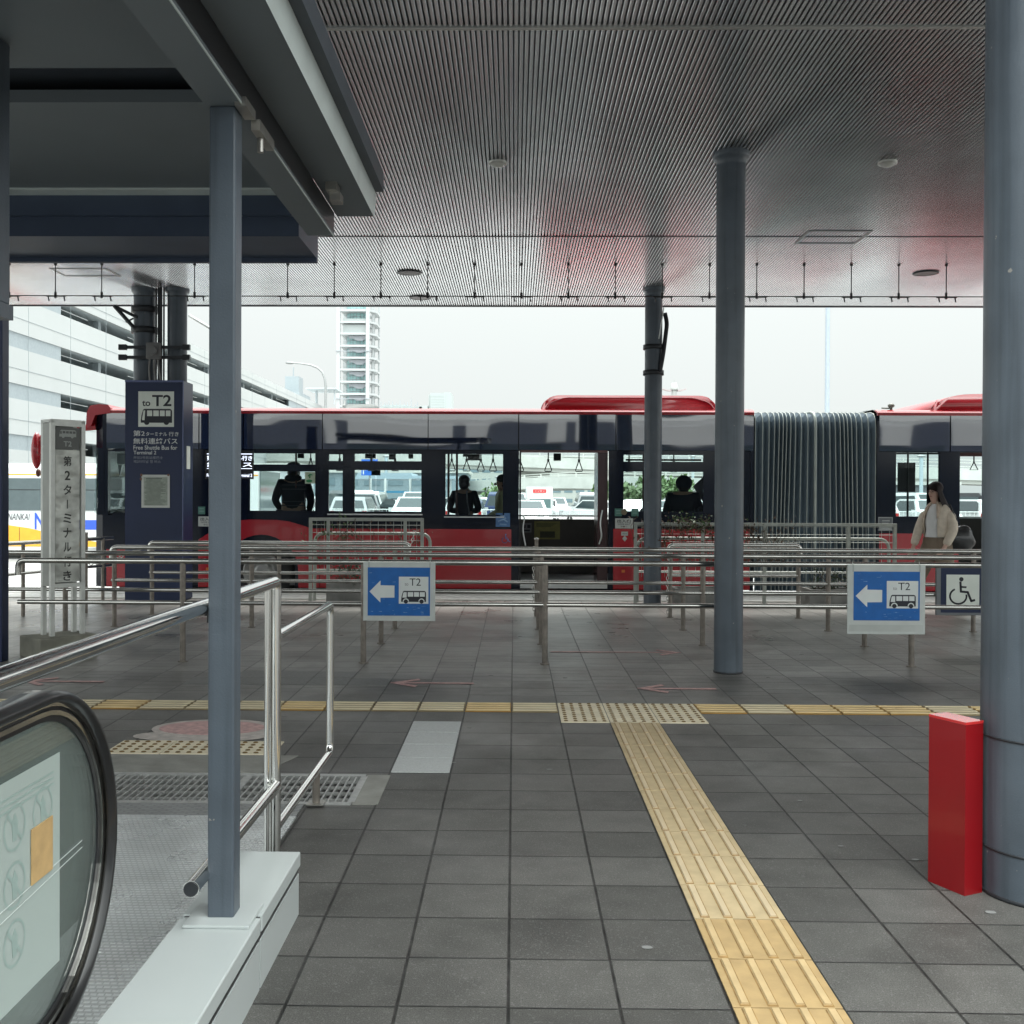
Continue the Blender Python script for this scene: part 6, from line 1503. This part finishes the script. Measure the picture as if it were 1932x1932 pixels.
for rn, yy, (xa, xb), stp in rows:
    x_ = xa; cnt = {}
    while x_ < xb:
        if rr.random() < .12 or (rn == 'second' and abs(x_-1.4) < 2.2) or (rn == 'nearest' and abs(x_-2.2) < 1.0): x_ += stp; continue
        kind = rr.choice(['sedan', 'van', 'hatch', 'hatch', 'sedan', 'van']) if rn not in ('nearest',) else rr.choice(['sedan', 'hatch', 'hatch'])
        ci = rr.choices([0, 1, 2, 3], [6, 2.2, 1, .6])[0]; cname, paint = paints[ci]
        kname = {'sedan': 'saloon car', 'van': 'people carrier', 'hatch': 'small hatchback'}[kind]
        key = (kind, ci); i = cnt.get(key, 0); cnt[key] = i+1
        lab = '%s %s, %s of its kind from the left in the %s parking row' % (cname, kname, ordn[i], rn)
        ang_ = PI/2*(1 if rr.random() < .5 else -1)+rr.uniform(-.03, .03)
        if rn == 'second': ang_ += .5
        if key not in protos:
            o = car_proto(kind, paint, 'parked_car'); protos[key] = o; o['group'] = 'cars parked behind the bus'; o['label'] = lab; o.location = (x_, yy, GZ); o.rotation_euler = (0, 0, ang_)
        else: dup(protos[key], (x_+rr.uniform(-.15, .15), yy+rr.uniform(-.4, .4), GZ), ang_, lab)
        x_ += stp
# box truck with a red panel
t = thing('box_truck', 'white box truck with red panel above the cab, seen through the open door', 'truck', ((1018-970)/F*58, 60, GZ))
Yt = 58.0; q = lambda p: (p-970)/F*Yt; z = lambda p: CAMH-(p-938)/F*Yt
mb = MB(); mb.box(q(993), q(1044), Yt+.6, Yt+5, .4, z(918.5), .04); build('cargo_box', mb, M('truck_white', (.60, .61, .60), .4, var=.05), t)
mb = MB(); mb.box(q(996), q(1041), Yt-.6, Yt+.55, GZ+.35, z(939), .06); cb = build('cab', mb, M('truck_white'), t)
mb = MB(); mb.box(q(999), q(1038), Yt-.64, Yt-.605, z(958), z(941)); build('windscreen', mb, M('truck_glass', (.12, .18, .18), .1), cb)
mb = MB(); mb.box(q(1006), q(1031), Yt+.56, Yt+.598, z(929.5), z(923)); rp_ = build('red_panel', mb, SRD, t)
text('ニッポン', q(1009), Yt+.55, z(928), z(924.5)-z(928), WHITEP, rp_, q(1028)-q(1009))
for sx in (998, 1036):
    mb = MB(); mb.tube([(q(sx), Yt+.2, GZ+.35), (q(sx)+.18, Yt+.2, GZ+.35)], .35, 16); build('wheel', mb, TY, t)
    mb = MB(); mb.tube([(q(sx)+.09, Yt+3.8, GZ+.35), (q(sx)+.27, Yt+3.8, GZ+.35)], .35, 16); build('wheel', mb, TY, t)
mb = MB(); mb.box(q(990.5), q(993), Yt-.6, Yt-.5, z(955), z(944)); mb.box(q(1044), q(1046.5), Yt-.6, Yt-.5, z(955), z(944)); build('wing_mirror', mb, BLACK, t)
# unseen terminal frontage: dark glazing, pale panels added for reflections in the bus band
TWALL = M('terminal_dark_wall', (.10, .115, .15), .5, var=.1, vscale=.3); TPAN = M('terminal_pale_panel', (.74, .76, .78), .6, var=.04, vscale=.3)
t = thing('terminal_building', 'unseen terminal frontage behind the viewer with pale panels added for reflections', 'building', (0, -15, 0))
mb = MB(); mb.box(-40, 40, -16, -15, 0, 5.4); build('wall', mb, TWALL, t)
mb = MB(); mb.box(-40, 40, -16, -15, 5.401, 5.9); build('parapet', mb, TPAN, t)
mb = MB()
for a_, b_ in ((-16, -13.5), (-8.4, -8.05), (-7.5, -2.75), (-2.1, -1.0), (1.3, 2.1), (2.6, 3.6), (4.6, 8.9), (15.5, 17.2), (19, 20.5)): mb.box(a_, b_, -14.99, -14.9, 2.7, 5.395)
build('reflection_panel', mb, TPAN, t)
mb = MB()
for i in range(-6, 7): mb.box(i*5.6-1.9, i*5.6+1.9, -14.99, -14.95, .3, 2.6)
build('window', mb, M('terminal_glass', (.05, .07, .08), .08), t)
# ================================================================== PEOPLE
SKIN = M('skin', (.42, .27, .20), .55, var=.05); HAIR = M('dark_hair', (.012, .009, .009), .45, var=.2, vscale=60)
def figure(name, label, loc, rotz, H, joints, shirt, trousers, skin=SKIN, hair='short', hairmat=HAIR, sleeve=True, wide=1.0, extra=None):
    """body as one skinned surface; joints in metres for a 1.70 m figure facing -y local"""
    k = H/1.70; J = dict(pel=(0, 0, .95), spi=(0, 0, 1.12), che=(0, 0, 1.30), nec=(0, 0, 1.45), hea=(0, -.01, 1.54), top=(0, -.005, 1.62),
        sl=(.17, 0, 1.38), el=(.23, .03, 1.12), wl=(.24, -.06, .88), hl=(.24, -.09, .80), sr=(-.17, 0, 1.38), er=(-.23, .03, 1.12), wr=(-.24, -.06, .88), hr=(-.24, -.09, .80),
        tl=(.10, 0, .90), kl=(.11, -.02, .50), al=(.11, .02, .09), fl=(.12, -.13, .04), tr=(-.10, 0, .90), kr=(-.11, -.02, .50), ar=(-.11, .02, .09), fr=(-.12, -.13, .04))
    J.update(joints); t = thing('person', label, 'person', loc, rotz)
    Jk = {a: Vector(b)*k for a, b in J.items()}; w = wide
    R = dict(pel=(.15*w, .11*w), spi=(.135*w, .10*w), che=(.165*w, .11*w), nec=.055, hea=(.078, .092), top=(.06, .075), sl=.065*w, el=.043, wl=.030, hl=.035, sr=.065*w, er=.043, wr=.030, hr=.035,
             tl=.095*w, kl=.058, al=.04, fl=.035, tr=.095*w, kr=.058, ar=.04, fr=.035)
    E = [('pel', 'spi'), ('spi', 'che'), ('che', 'nec'), ('nec', 'hea'), ('hea', 'top'), ('che', 'sl'), ('sl', 'el'), ('el', 'wl'), ('wl', 'hl'), ('che', 'sr'), ('sr', 'er'), ('er', 'wr'), ('wr', 'hr'),
         ('pel', 'tl'), ('tl', 'kl'), ('kl', 'al'), ('al', 'fl'), ('pel', 'tr'), ('tr', 'kr'), ('kr', 'ar'), ('ar', 'fr')]
    names = list(J); idx = {a: i for i, a in enumerate(names)}
    def rad(a, s=1.0, add=0.0):
        r = R[a]; return tuple((q*s+add)*k for q in r) if isinstance(r, tuple) else (r*s+add)*k
    mb = skinmesh([tuple(Jk[a]) for a in names], [(idx[a], idx[b]) for a, b in E], [rad(a) for a in names], idx['pel'])
    # nose, ears on the same head surface
    h = Jk['hea']
    build('body', mb, skin, t, False)
    def cloth(keys, nm, mat, add, tri=None):
        ks = list(keys); ii = {a: i for i, a in enumerate(ks)}; es = [(ii[a], ii[b]) for a, b in E if a in ii and b in ii]
        return build(nm, skinmesh([tuple(Jk[a]) for a in ks], es, [rad(a, 1.0, add) for a in ks], 0), mat, t, False)
    cloth(['che', 'spi', 'pel', 'sl', 'el', 'wl', 'sr', 'er', 'wr'] if sleeve else ['che', 'spi', 'pel', 'sl', 'sr'], 'jacket', shirt, .016)
    cloth(['pel', 'tl', 'kl', 'al', 'tr', 'kr', 'ar'], 'trousers', trousers, .012)
    for f, a in (('fl', 'al'), ('fr', 'ar')):
        c = (Jk[f]+Jk[a])/2; mb = MB(); mb.ell((c.x, c.y, .05*k), .05*k, .13*k, .05*k); build('shoe', mb, BLACK, t, False)
    # face
    hp = Jk['hea']; fy = hp.y-.092*k
    mb = MB(); mb.ell((hp.x, fy-.004, hp.z-.008*k), .013*k, .020*k, .024*k); build('nose', mb, skin, t, False)
    mb = MB()
    for s in (-1, 1): mb.ell((hp.x+s*.032*k, fy+.008, hp.z+.014*k), .011*k, .006*k, .006*k)
    build('eyes', mb, INK, t, False)
    mb = MB(); mb.ell((hp.x, fy+.004, hp.z-.046*k), .022*k, .006*k, .006*k); build('mouth', mb, M('lips', (.30, .10, .09), .5), t, False)
    mb = MB()
    for s in (-1, 1): mb.ell((hp.x+s*.082*k, hp.y+.0, hp.z), .010*k, .02*k, .03*k)
    build('ears', mb, skin, t, False)
    tp = Jk['top']; mb = MB(); mb.ell((tp.x, tp.y+.025*k, tp.z-.005*k), .094*k, .105*k, .085*k, 18, 12); mb.ell((tp.x, tp.y+.045*k, tp.z-.07*k), .088*k, .085*k, .10*k, 18, 12)
    build('hair', mb, hairmat, t, False)
    return t, Jk, k
DK = M('dark_jacket', (.012, .015, .028), .7, var=.15); DK2 = M('dark_suit', (.010, .012, .022), .7, var=.1); DTR = M('dark_trousers', (.015, .015, .02), .75)
DSK = SKIN
FZ = .097
def pxz(p, y): return (p-970)/F*y
t, J, k = figure('person', 'standing bus passenger in a bulky dark padded jacket, back turned, first window', (pxz(553, 16.5), 16.5, FZ), PI, 1.80, dict(el=(.27, .06, 1.14), er=(-.27, .06, 1.14), wl=(.20, -.14, .98), wr=(-.20, -.14, .98), hl=(.12, -.2, .96), hr=(-.12, -.2, .96), sl=(.19, 0, 1.38), sr=(-.19, 0, 1.38)), DK, DTR, wide=1.25)
mb = MB(); mb.ell((0, 0.0, 1.66*k), .10*k, .12*k, .05*k); mb.ell((0, .045*k, 1.47*k), .13*k, .10*k, .06*k); build('cap', mb, DK, t, False)
mb = MB()
for z_ in (1.36, 1.30, 1.12, 1.06): mb.box(-.20*k, .14*k, .135*k, .15*k, z_*k, (z_+.012)*k)
build('reflective_strip', mb, M('dim_strip', (.06, .07, .09), .5), t, False)
t, J, k = figure('person', 'standing passenger in dark suit with pale shoulder strap, beside the passenger in yellow', (pxz(876, 16.6), 16.6, FZ), PI*.97, 1.62, dict(el=(.25, .05, 1.12), er=(-.25, .05, 1.12), wl=(.10, -.16, 1.10), wr=(-.10, -.16, 1.10), hl=(.02, -.18, 1.12), hr=(-.02, -.18, 1.12)), DK2, DTR)
mb = MB(); mb.tube([(-.06*k, .135*k, 1.42*k), (-.075*k, .15*k, 1.25*k), (-.12*k, .15*k, .98*k)], .012*k, 6); mb.tube([(-.06*k, .135*k, 1.42*k), (-.06*k, 0, 1.45*k)], .012, 6); build('shoulder_strap', mb, M('pale_strap', (.30, .31, .33), .5), t, False)
t, J, k = figure('person', 'standing passenger in a pale yellow shirt turned left, beside the dark window pillar', (pxz(946, 16.9), 16.9, FZ), -PI/2+.15, 1.64, dict(el=(.14, .0, 1.10), wl=(.12, -.22, .98), hl=(.10, -.30, .97), er=(-.14, .0, 1.10), wr=(-.12, -.22, .98), hr=(-.10, -.30, .97), sl=(.15, 0, 1.37), sr=(-.15, 0, 1.37)), M('pale_yellow_shirt', (.42, .42, .24), .7), DTR)
mb = MB(); mb.box(-.17*k, .17*k, .02*k, .16*k, .95*k, 1.36*k, .03); build('vest', mb, DK, t, False)
t, J, k = figure('person', 'seated passenger in dark clothes hunched by the window near the bellows', (pxz(1288, 16.1), 16.1, .40), PI*.9, 1.75,
    dict(pel=(0, 0, .52), spi=(0, .02, .68), che=(.0, -.0, .88), nec=(0, -.05, 1.02), hea=(0, -.08, 1.10), top=(0, -.08, 1.18), sl=(.18, 0, .94), sr=(-.18, 0, .94), el=(.26, .0, .68), er=(-.26, 0, .68), wl=(.16, -.22, .62), wr=(-.16, -.22, .62), hl=(.10, -.3, .62), hr=(-.10, -.3, .62),
         tl=(.1, -.05, .50), tr=(-.1, -.05, .50), kl=(.12, -.45, .48), kr=(-.12, -.45, .48), al=(.12, -.45, .08), ar=(-.12, -.45, .08), fl=(.12, -.58, .05), fr=(-.12, -.58, .05)), DK, DTR, wide=1.5)
mb = MB(); mb.ell((0, -.06*k, 1.16*k), .125*k, .13*k, .12*k); build('hood', mb, DK, t, False)
# pale covered seat beside that passenger (part of the bus)
mb = MB(); y_ = 16.2; mb.tube([(pxz(1338, y_), y_, iz(893, y_)), (pxz(1322, y_), y_, iz(915, y_)), (pxz(1342, y_), y_, iz(945, y_)), (pxz(1352, y_), y_, iz(975, y_))], .1, 12, True, [.04, .13, .12, .08]); build('covered_seat', mb, M('pale_seat_cover', (.16, .16, .18), .7), bus)

# walking woman outside
BEI = M('beige_jacket', (.60, .52, .43), .8, var=.10, vscale=20, bump=.003, bscale=25); BTR = M('brown_trousers', (.20, .155, .115), .8, var=.1)
WX, WYY = pxz(1758, 12.9), 12.9
t = thing('person', 'woman with long dark hair, glasses and beige jacket walking left with a black shoulder bag', 'person', (WX, WYY, 0))
SKF = M('skin_fair', (.52, .33, .26), .5, var=.05)
Fv = Vector((-.88, -.475, 0)); Sv = Vector((.475, -.88, 0))
def FS_(f, s_, z): return Fv*f+Sv*s_+Vector((0, 0, z))
J = dict(pel=FS_(-.01, 0, .84)+Vector((.04, 0, 0)), spi=(.035, 0, .97), che=(.035, 0, 1.13), nec=(.028, 0, 1.29), jaw=FS_(.012, 0, 1.385), hea=FS_(.006, 0, 1.45), top=FS_(-.008, 0, 1.505),
         sn=(.125, -.115, 1.225), en=(.165, -.17, 1.01), wn_=(.055, -.20, .81), hn=(.02, -.205, .755), sf=(-.05, .11, 1.225), ef=(-.135, .12, 1.02), wf=(-.215, .08, .80), hf=(-.235, .07, .745),
         t1=(.0, .07, .80), k1=(-.17, .06, .44), a1=(-.26, .06, .09), f1=(-.37, .05, .06), t2=(.08, -.07, .80), k2=(.12, -.07, .43), a2=(.34, -.06, .14), f2=(.29, -.07, .05))
R = dict(pel=(.13, .10), spi=(.10, .085), che=(.12, .09), nec=.042, jaw=(.044, .052), hea=(.062, .074), top=(.05, .058), sn=.05, en=.036, wn_=.024, hn=.026, sf=.05, ef=.036, wf=.024, hf=.026,
         t1=.08, k1=.05, a1=.034, f1=.03, t2=.08, k2=.05, a2=.034, f2=.03)
E = [('pel', 'spi'), ('spi', 'che'), ('che', 'nec'), ('nec', 'jaw'), ('jaw', 'hea'), ('hea', 'top'), ('che', 'sn'), ('sn', 'en'), ('en', 'wn_'), ('wn_', 'hn'), ('che', 'sf'), ('sf', 'ef'), ('ef', 'wf'), ('wf', 'hf'),
     ('pel', 't1'), ('t1', 'k1'), ('k1', 'a1'), ('a1', 'f1'), ('pel', 't2'), ('t2', 'k2'), ('k2', 'a2'), ('a2', 'f2')]
nm_ = list(J); ix_ = {a: i for i, a in enumerate(nm_)}
build('body', skinmesh([tuple(J[a]) for a in nm_], [(ix_[a], ix_[b]) for a, b in E], [R[a] for a in nm_], ix_['pel']), SKF, t, False)
def part_skin(keys, rad, nm, mat):
    ii = {a: i for i, a in enumerate(keys)}; es = [(ii[a], ii[b]) for a, b in zip(keys[:-1], keys[1:])]
    return build(nm, skinmesh([tuple(J[a]) for a in keys], es, rad, 0), mat, t, False)
def loft(secs, a0, a1, n=26, thick=.006, wob=0.0, seed=1):
    """rings around (cx, cy, z) with radii along the facing and side directions, open between a1 and a0"""
    rr = random.Random(seed); mb = MB(); ph = [rr.uniform(0, 6) for _ in range(4)]; vs = []
    for k_, (z, cx, cy, rf, rs) in enumerate(secs):
        for j in range(n+1):
            a = math.radians(a0+(a1-a0)*j/n); w_ = 1+wob*(math.sin(a*5+ph[0]+z*9)+.6*math.sin(a*9+ph[1]-z*14))
            p = Vector((cx, cy, z))+Fv*(rf*w_*math.cos(a))+Sv*(rs*w_*math.sin(a)); vs.append(tuple(p))
    m = n+1; fs = [(i*m+j, i*m+j+1, (i+1)*m+j+1, (i+1)*m+j) for i in range(len(secs)-1) for j in range(n)]
    return mb.add(vs, fs, True)
mb = loft([(1.315, .03, 0, .05, .055), (1.27, .032, 0, .085, .10), (1.18, .03, 0, .108, .13), (1.08, .028, 0, .128, .128), (1.0, .03, 0, .118, .122), (.91, .03, 0, .135, .14)], 0, 360, 30, wob=.012); build('white_top', mb, M('white_top', (.66, .66, .66), .8), t, False)
mb = loft([(1.335, .035, 0, .055, .065), (1.30, .036, 0, .075, .115), (1.255, .038, 0, .100, .160), (1.19, .036, 0, .120, .178), (1.10, .036, 0, .140, .172), (1.00, .04, 0, .140, .165), (.94, .045, 0, .150, .175), (.915, .045, 0, .150, .175)], 34, 328, 40, wob=.018, seed=3); build('jacket', mb, BEI, t, False)
part_skin(['sn', 'en', 'wn_'], [.072, .064, .050], 'sleeve', BEI); part_skin(['sf', 'ef', 'wf'], [.068, .06, .048], 'sleeve', BEI)
mb = MB()
for a_ in (34, 328):
    s_ = math.sin(math.radians(a_)); c_ = math.cos(math.radians(a_))
    P0 = [Vector((.036, 0, z))+Fv*(rf*c_)+Sv*(rs*s_) for z, rf, rs in ((1.335, .058, .068), (1.28, .092, .135), (1.21, .122, .17), (1.14, .142, .176))]
    mb.tube(P0, .012, 8, True, [.012, .020, .018, .006])
build('lapel', mb, M('beige_lapel', (.50, .40, .32), .8, var=.08), t, False)
for kk in ('1', '2'):
    tj = J['t'+kk]; kj = J['k'+kk]; aj = J['a'+kk]
    mb = MB(); mb.tube([Vector(tj)+Vector((0, 0, .10)), tj, kj, Vector(aj)+Vector((0, 0, .03))], .1, 18, True, [.10, .115, .10, .115]); build('trouser_leg', mb, BTR, t, False)
mb = loft([(.935, .035, 0, .115, .125), (.86, .04, 0, .13, .15), (.76, .045, 0, .125, .15)], 0, 360, 26); build('trouser_waist', mb, BTR, t, False)
for f_, a_ in (('f1', 'a1'), ('f2', 'a2')):
    c = (Vector(J[f_])+Vector(J[a_]))/2; mb = MB(); mb.ell((c.x, c.y, c.z-.03), .12, .045, .045); build('shoe', mb, BLACK, t, False)
# hair
HRM = M('dark_brown_hair', (.014, .008, .009), .6, spec=.2, var=.35, vscale=70, bump=.004, bscale=90)
hc = J['hea']
mb = MB(); c = hc+Vector((0, 0, .055))-Fv*.030; vs0 = len(mb.v); mb.ell((0, 0, 0), .086, .084, .080, 22, 12)
mb.v = [tuple(c+Fv*p[0]+Sv*p[1]+Vector((0, 0, p[2]))) for p in mb.v]
l2 = loft([(1.555, hc.x, hc.y, .060, .055), (1.52, hc.x, hc.y, .086, .080), (1.46, hc.x, hc.y, .092, .090), (1.39, hc.x+.02, hc.y, .100, .100), (1.32, hc.x+.04, hc.y, .112, .108), (1.25, hc.x+.062, hc.y-.005, .120, .112), (1.18, hc.x+.082, hc.y-.01, .112, .10), (1.10, hc.x+.095, hc.y-.01, .09, .06)], 62, 298, 30, wob=.03, seed=5)
mb.add(l2.v, l2.f, True)
l3 = loft([(1.50, hc.x, hc.y, .078, .078), (1.40, hc.x+.01, hc.y, .080, .085), (1.30, hc.x+.03, hc.y, .088, .092), (1.20, hc.x+.05, hc.y, .085, .08)], 75, 285, 24, wob=.03, seed=6); mb.add(l3.v, l3.f, True)
build('hair', mb, HRM, t, False)
def fp(f, s_, z): return tuple(hc+Fv*f+Sv*s_+Vector((0, 0, z)))
mb = MB(); mb.tube([fp(.070, 0, .012), fp(.083, 0, -.018), fp(.070, 0, -.028)], .01, 8, True, [.006, .011, .007]); build('nose', mb, SKF, t, False)
mb = MB()
for s_ in (-1, 1): mb.ell(fp(.064, s_*.027, .010), .008, .009, .005)
build('eyes', mb, INK, t, False)
mb = MB()
for s_ in (-1, 1): mb.tube([fp(.068, s_*.014, .028), fp(.064, s_*.036, .030)], .0028, 5)
build('eyebrows', mb, HRM, t, False)
mb = MB(); mb.tube([fp(.060, -.018, -.050), fp(.068, 0, -.048), fp(.060, .018, -.050)], .005, 6); build('mouth', mb, M('lips', (.32, .09, .09), .45), t, False)
mb = MB()
for s_ in (-1, 1):
    mb.tube([fp(.074-.004*abs(math.cos(a*PI/6)), s_*(.028+.021*math.cos(a*PI/6)), .008+.017*math.sin(a*PI/6)) for a in range(13)], .0017, 4, False); mb.tube([fp(.070, s_*.049, .012), fp(.0, s_*.072, .012)], .0017, 4)
mb.tube([fp(.076, -.008, .012), fp(.076, .008, .012)], .0017, 4); build('glasses', mb, M('glasses_frame', (.12, .05, .05), .3), t, False)
# hands
for w_, h_, s_ in (('wn_', 'hn', 1), ('wf', 'hf', -1)):
    c = Vector(J[h_]); d_ = (c-Vector(J[w_])).normalized(); mb = MB()
    for i in range(4):
        o_ = Vector((-.024+.016*i, 0, 0)); L = (.058, .066, .062, .048)[i]
        mb.tube([c+o_+d_*.012, c+o_*1.1+d_*(.012+L*.55)+Vector((-.004, 0, 0)), c+o_*1.1+d_*(.012+L)+Vector((-.014, .004*s_, .004))], .0075, 7, True, [.0088, .0078, .006])
    mb.tube([c+Vector((-.02, -.008*s_, .018)), c+Vector((-.038, -.012*s_, -.006)), c+Vector((-.042, -.010*s_, -.03))], .008, 7, True, [.010, .009, .007]); build('fingers', mb, SKF, t, False)
# bag hangs behind her on the near shoulder: its own thing
t = thing('shoulder_bag', 'black leather shoulder bag carried behind the walking woman', 'bag', (WX+.28, WYY-.10, .74))
c = Vector((WX+.275, WYY-.10, .895)); mb = MB(); rr = random.Random(9)
mb.ell((0, 0, 0), 1, 1, 1, 26, 16)
def sq(v_, e): return math.copysign(abs(v_)**e, v_)
mb.v = [(c.x+.165*sq(x, .8)*(1-.12*z)+.012*math.sin(z*7+x*3), c.y+.085*sq(y, .9)*(1-.25*max(0, z)), c.z+.155*sq(z, .85)+.010*math.sin(x*6+y*3)) for x, y, z in mb.v]
build('pouch', mb, M('black_leather', (.014, .014, .016), .34, coat=.3, bump=.006, bscale=14), t)
mb = MB(); mb.tube([tuple(c+Vector((.11*math.cos(a), -.085-.0*a, .09+.03*math.sin(a)))) for a in [PI*i/10 for i in range(11)]], .004, 6); build('zip', mb, DARKM, t)
mb = MB(); mb.tube([(c.x-.09, c.y-.03, c.z+.12), (WX+.19, WYY-.185, 1.12), (WX+.12, WYY-.15, 1.31), (WX+.14, WYY-.04, 1.28), (WX+.20, WYY-.03, 1.1), (c.x-.04, c.y+.03, c.z+.13)], .009, 8); build('strap', mb, M('black_leather'), t)
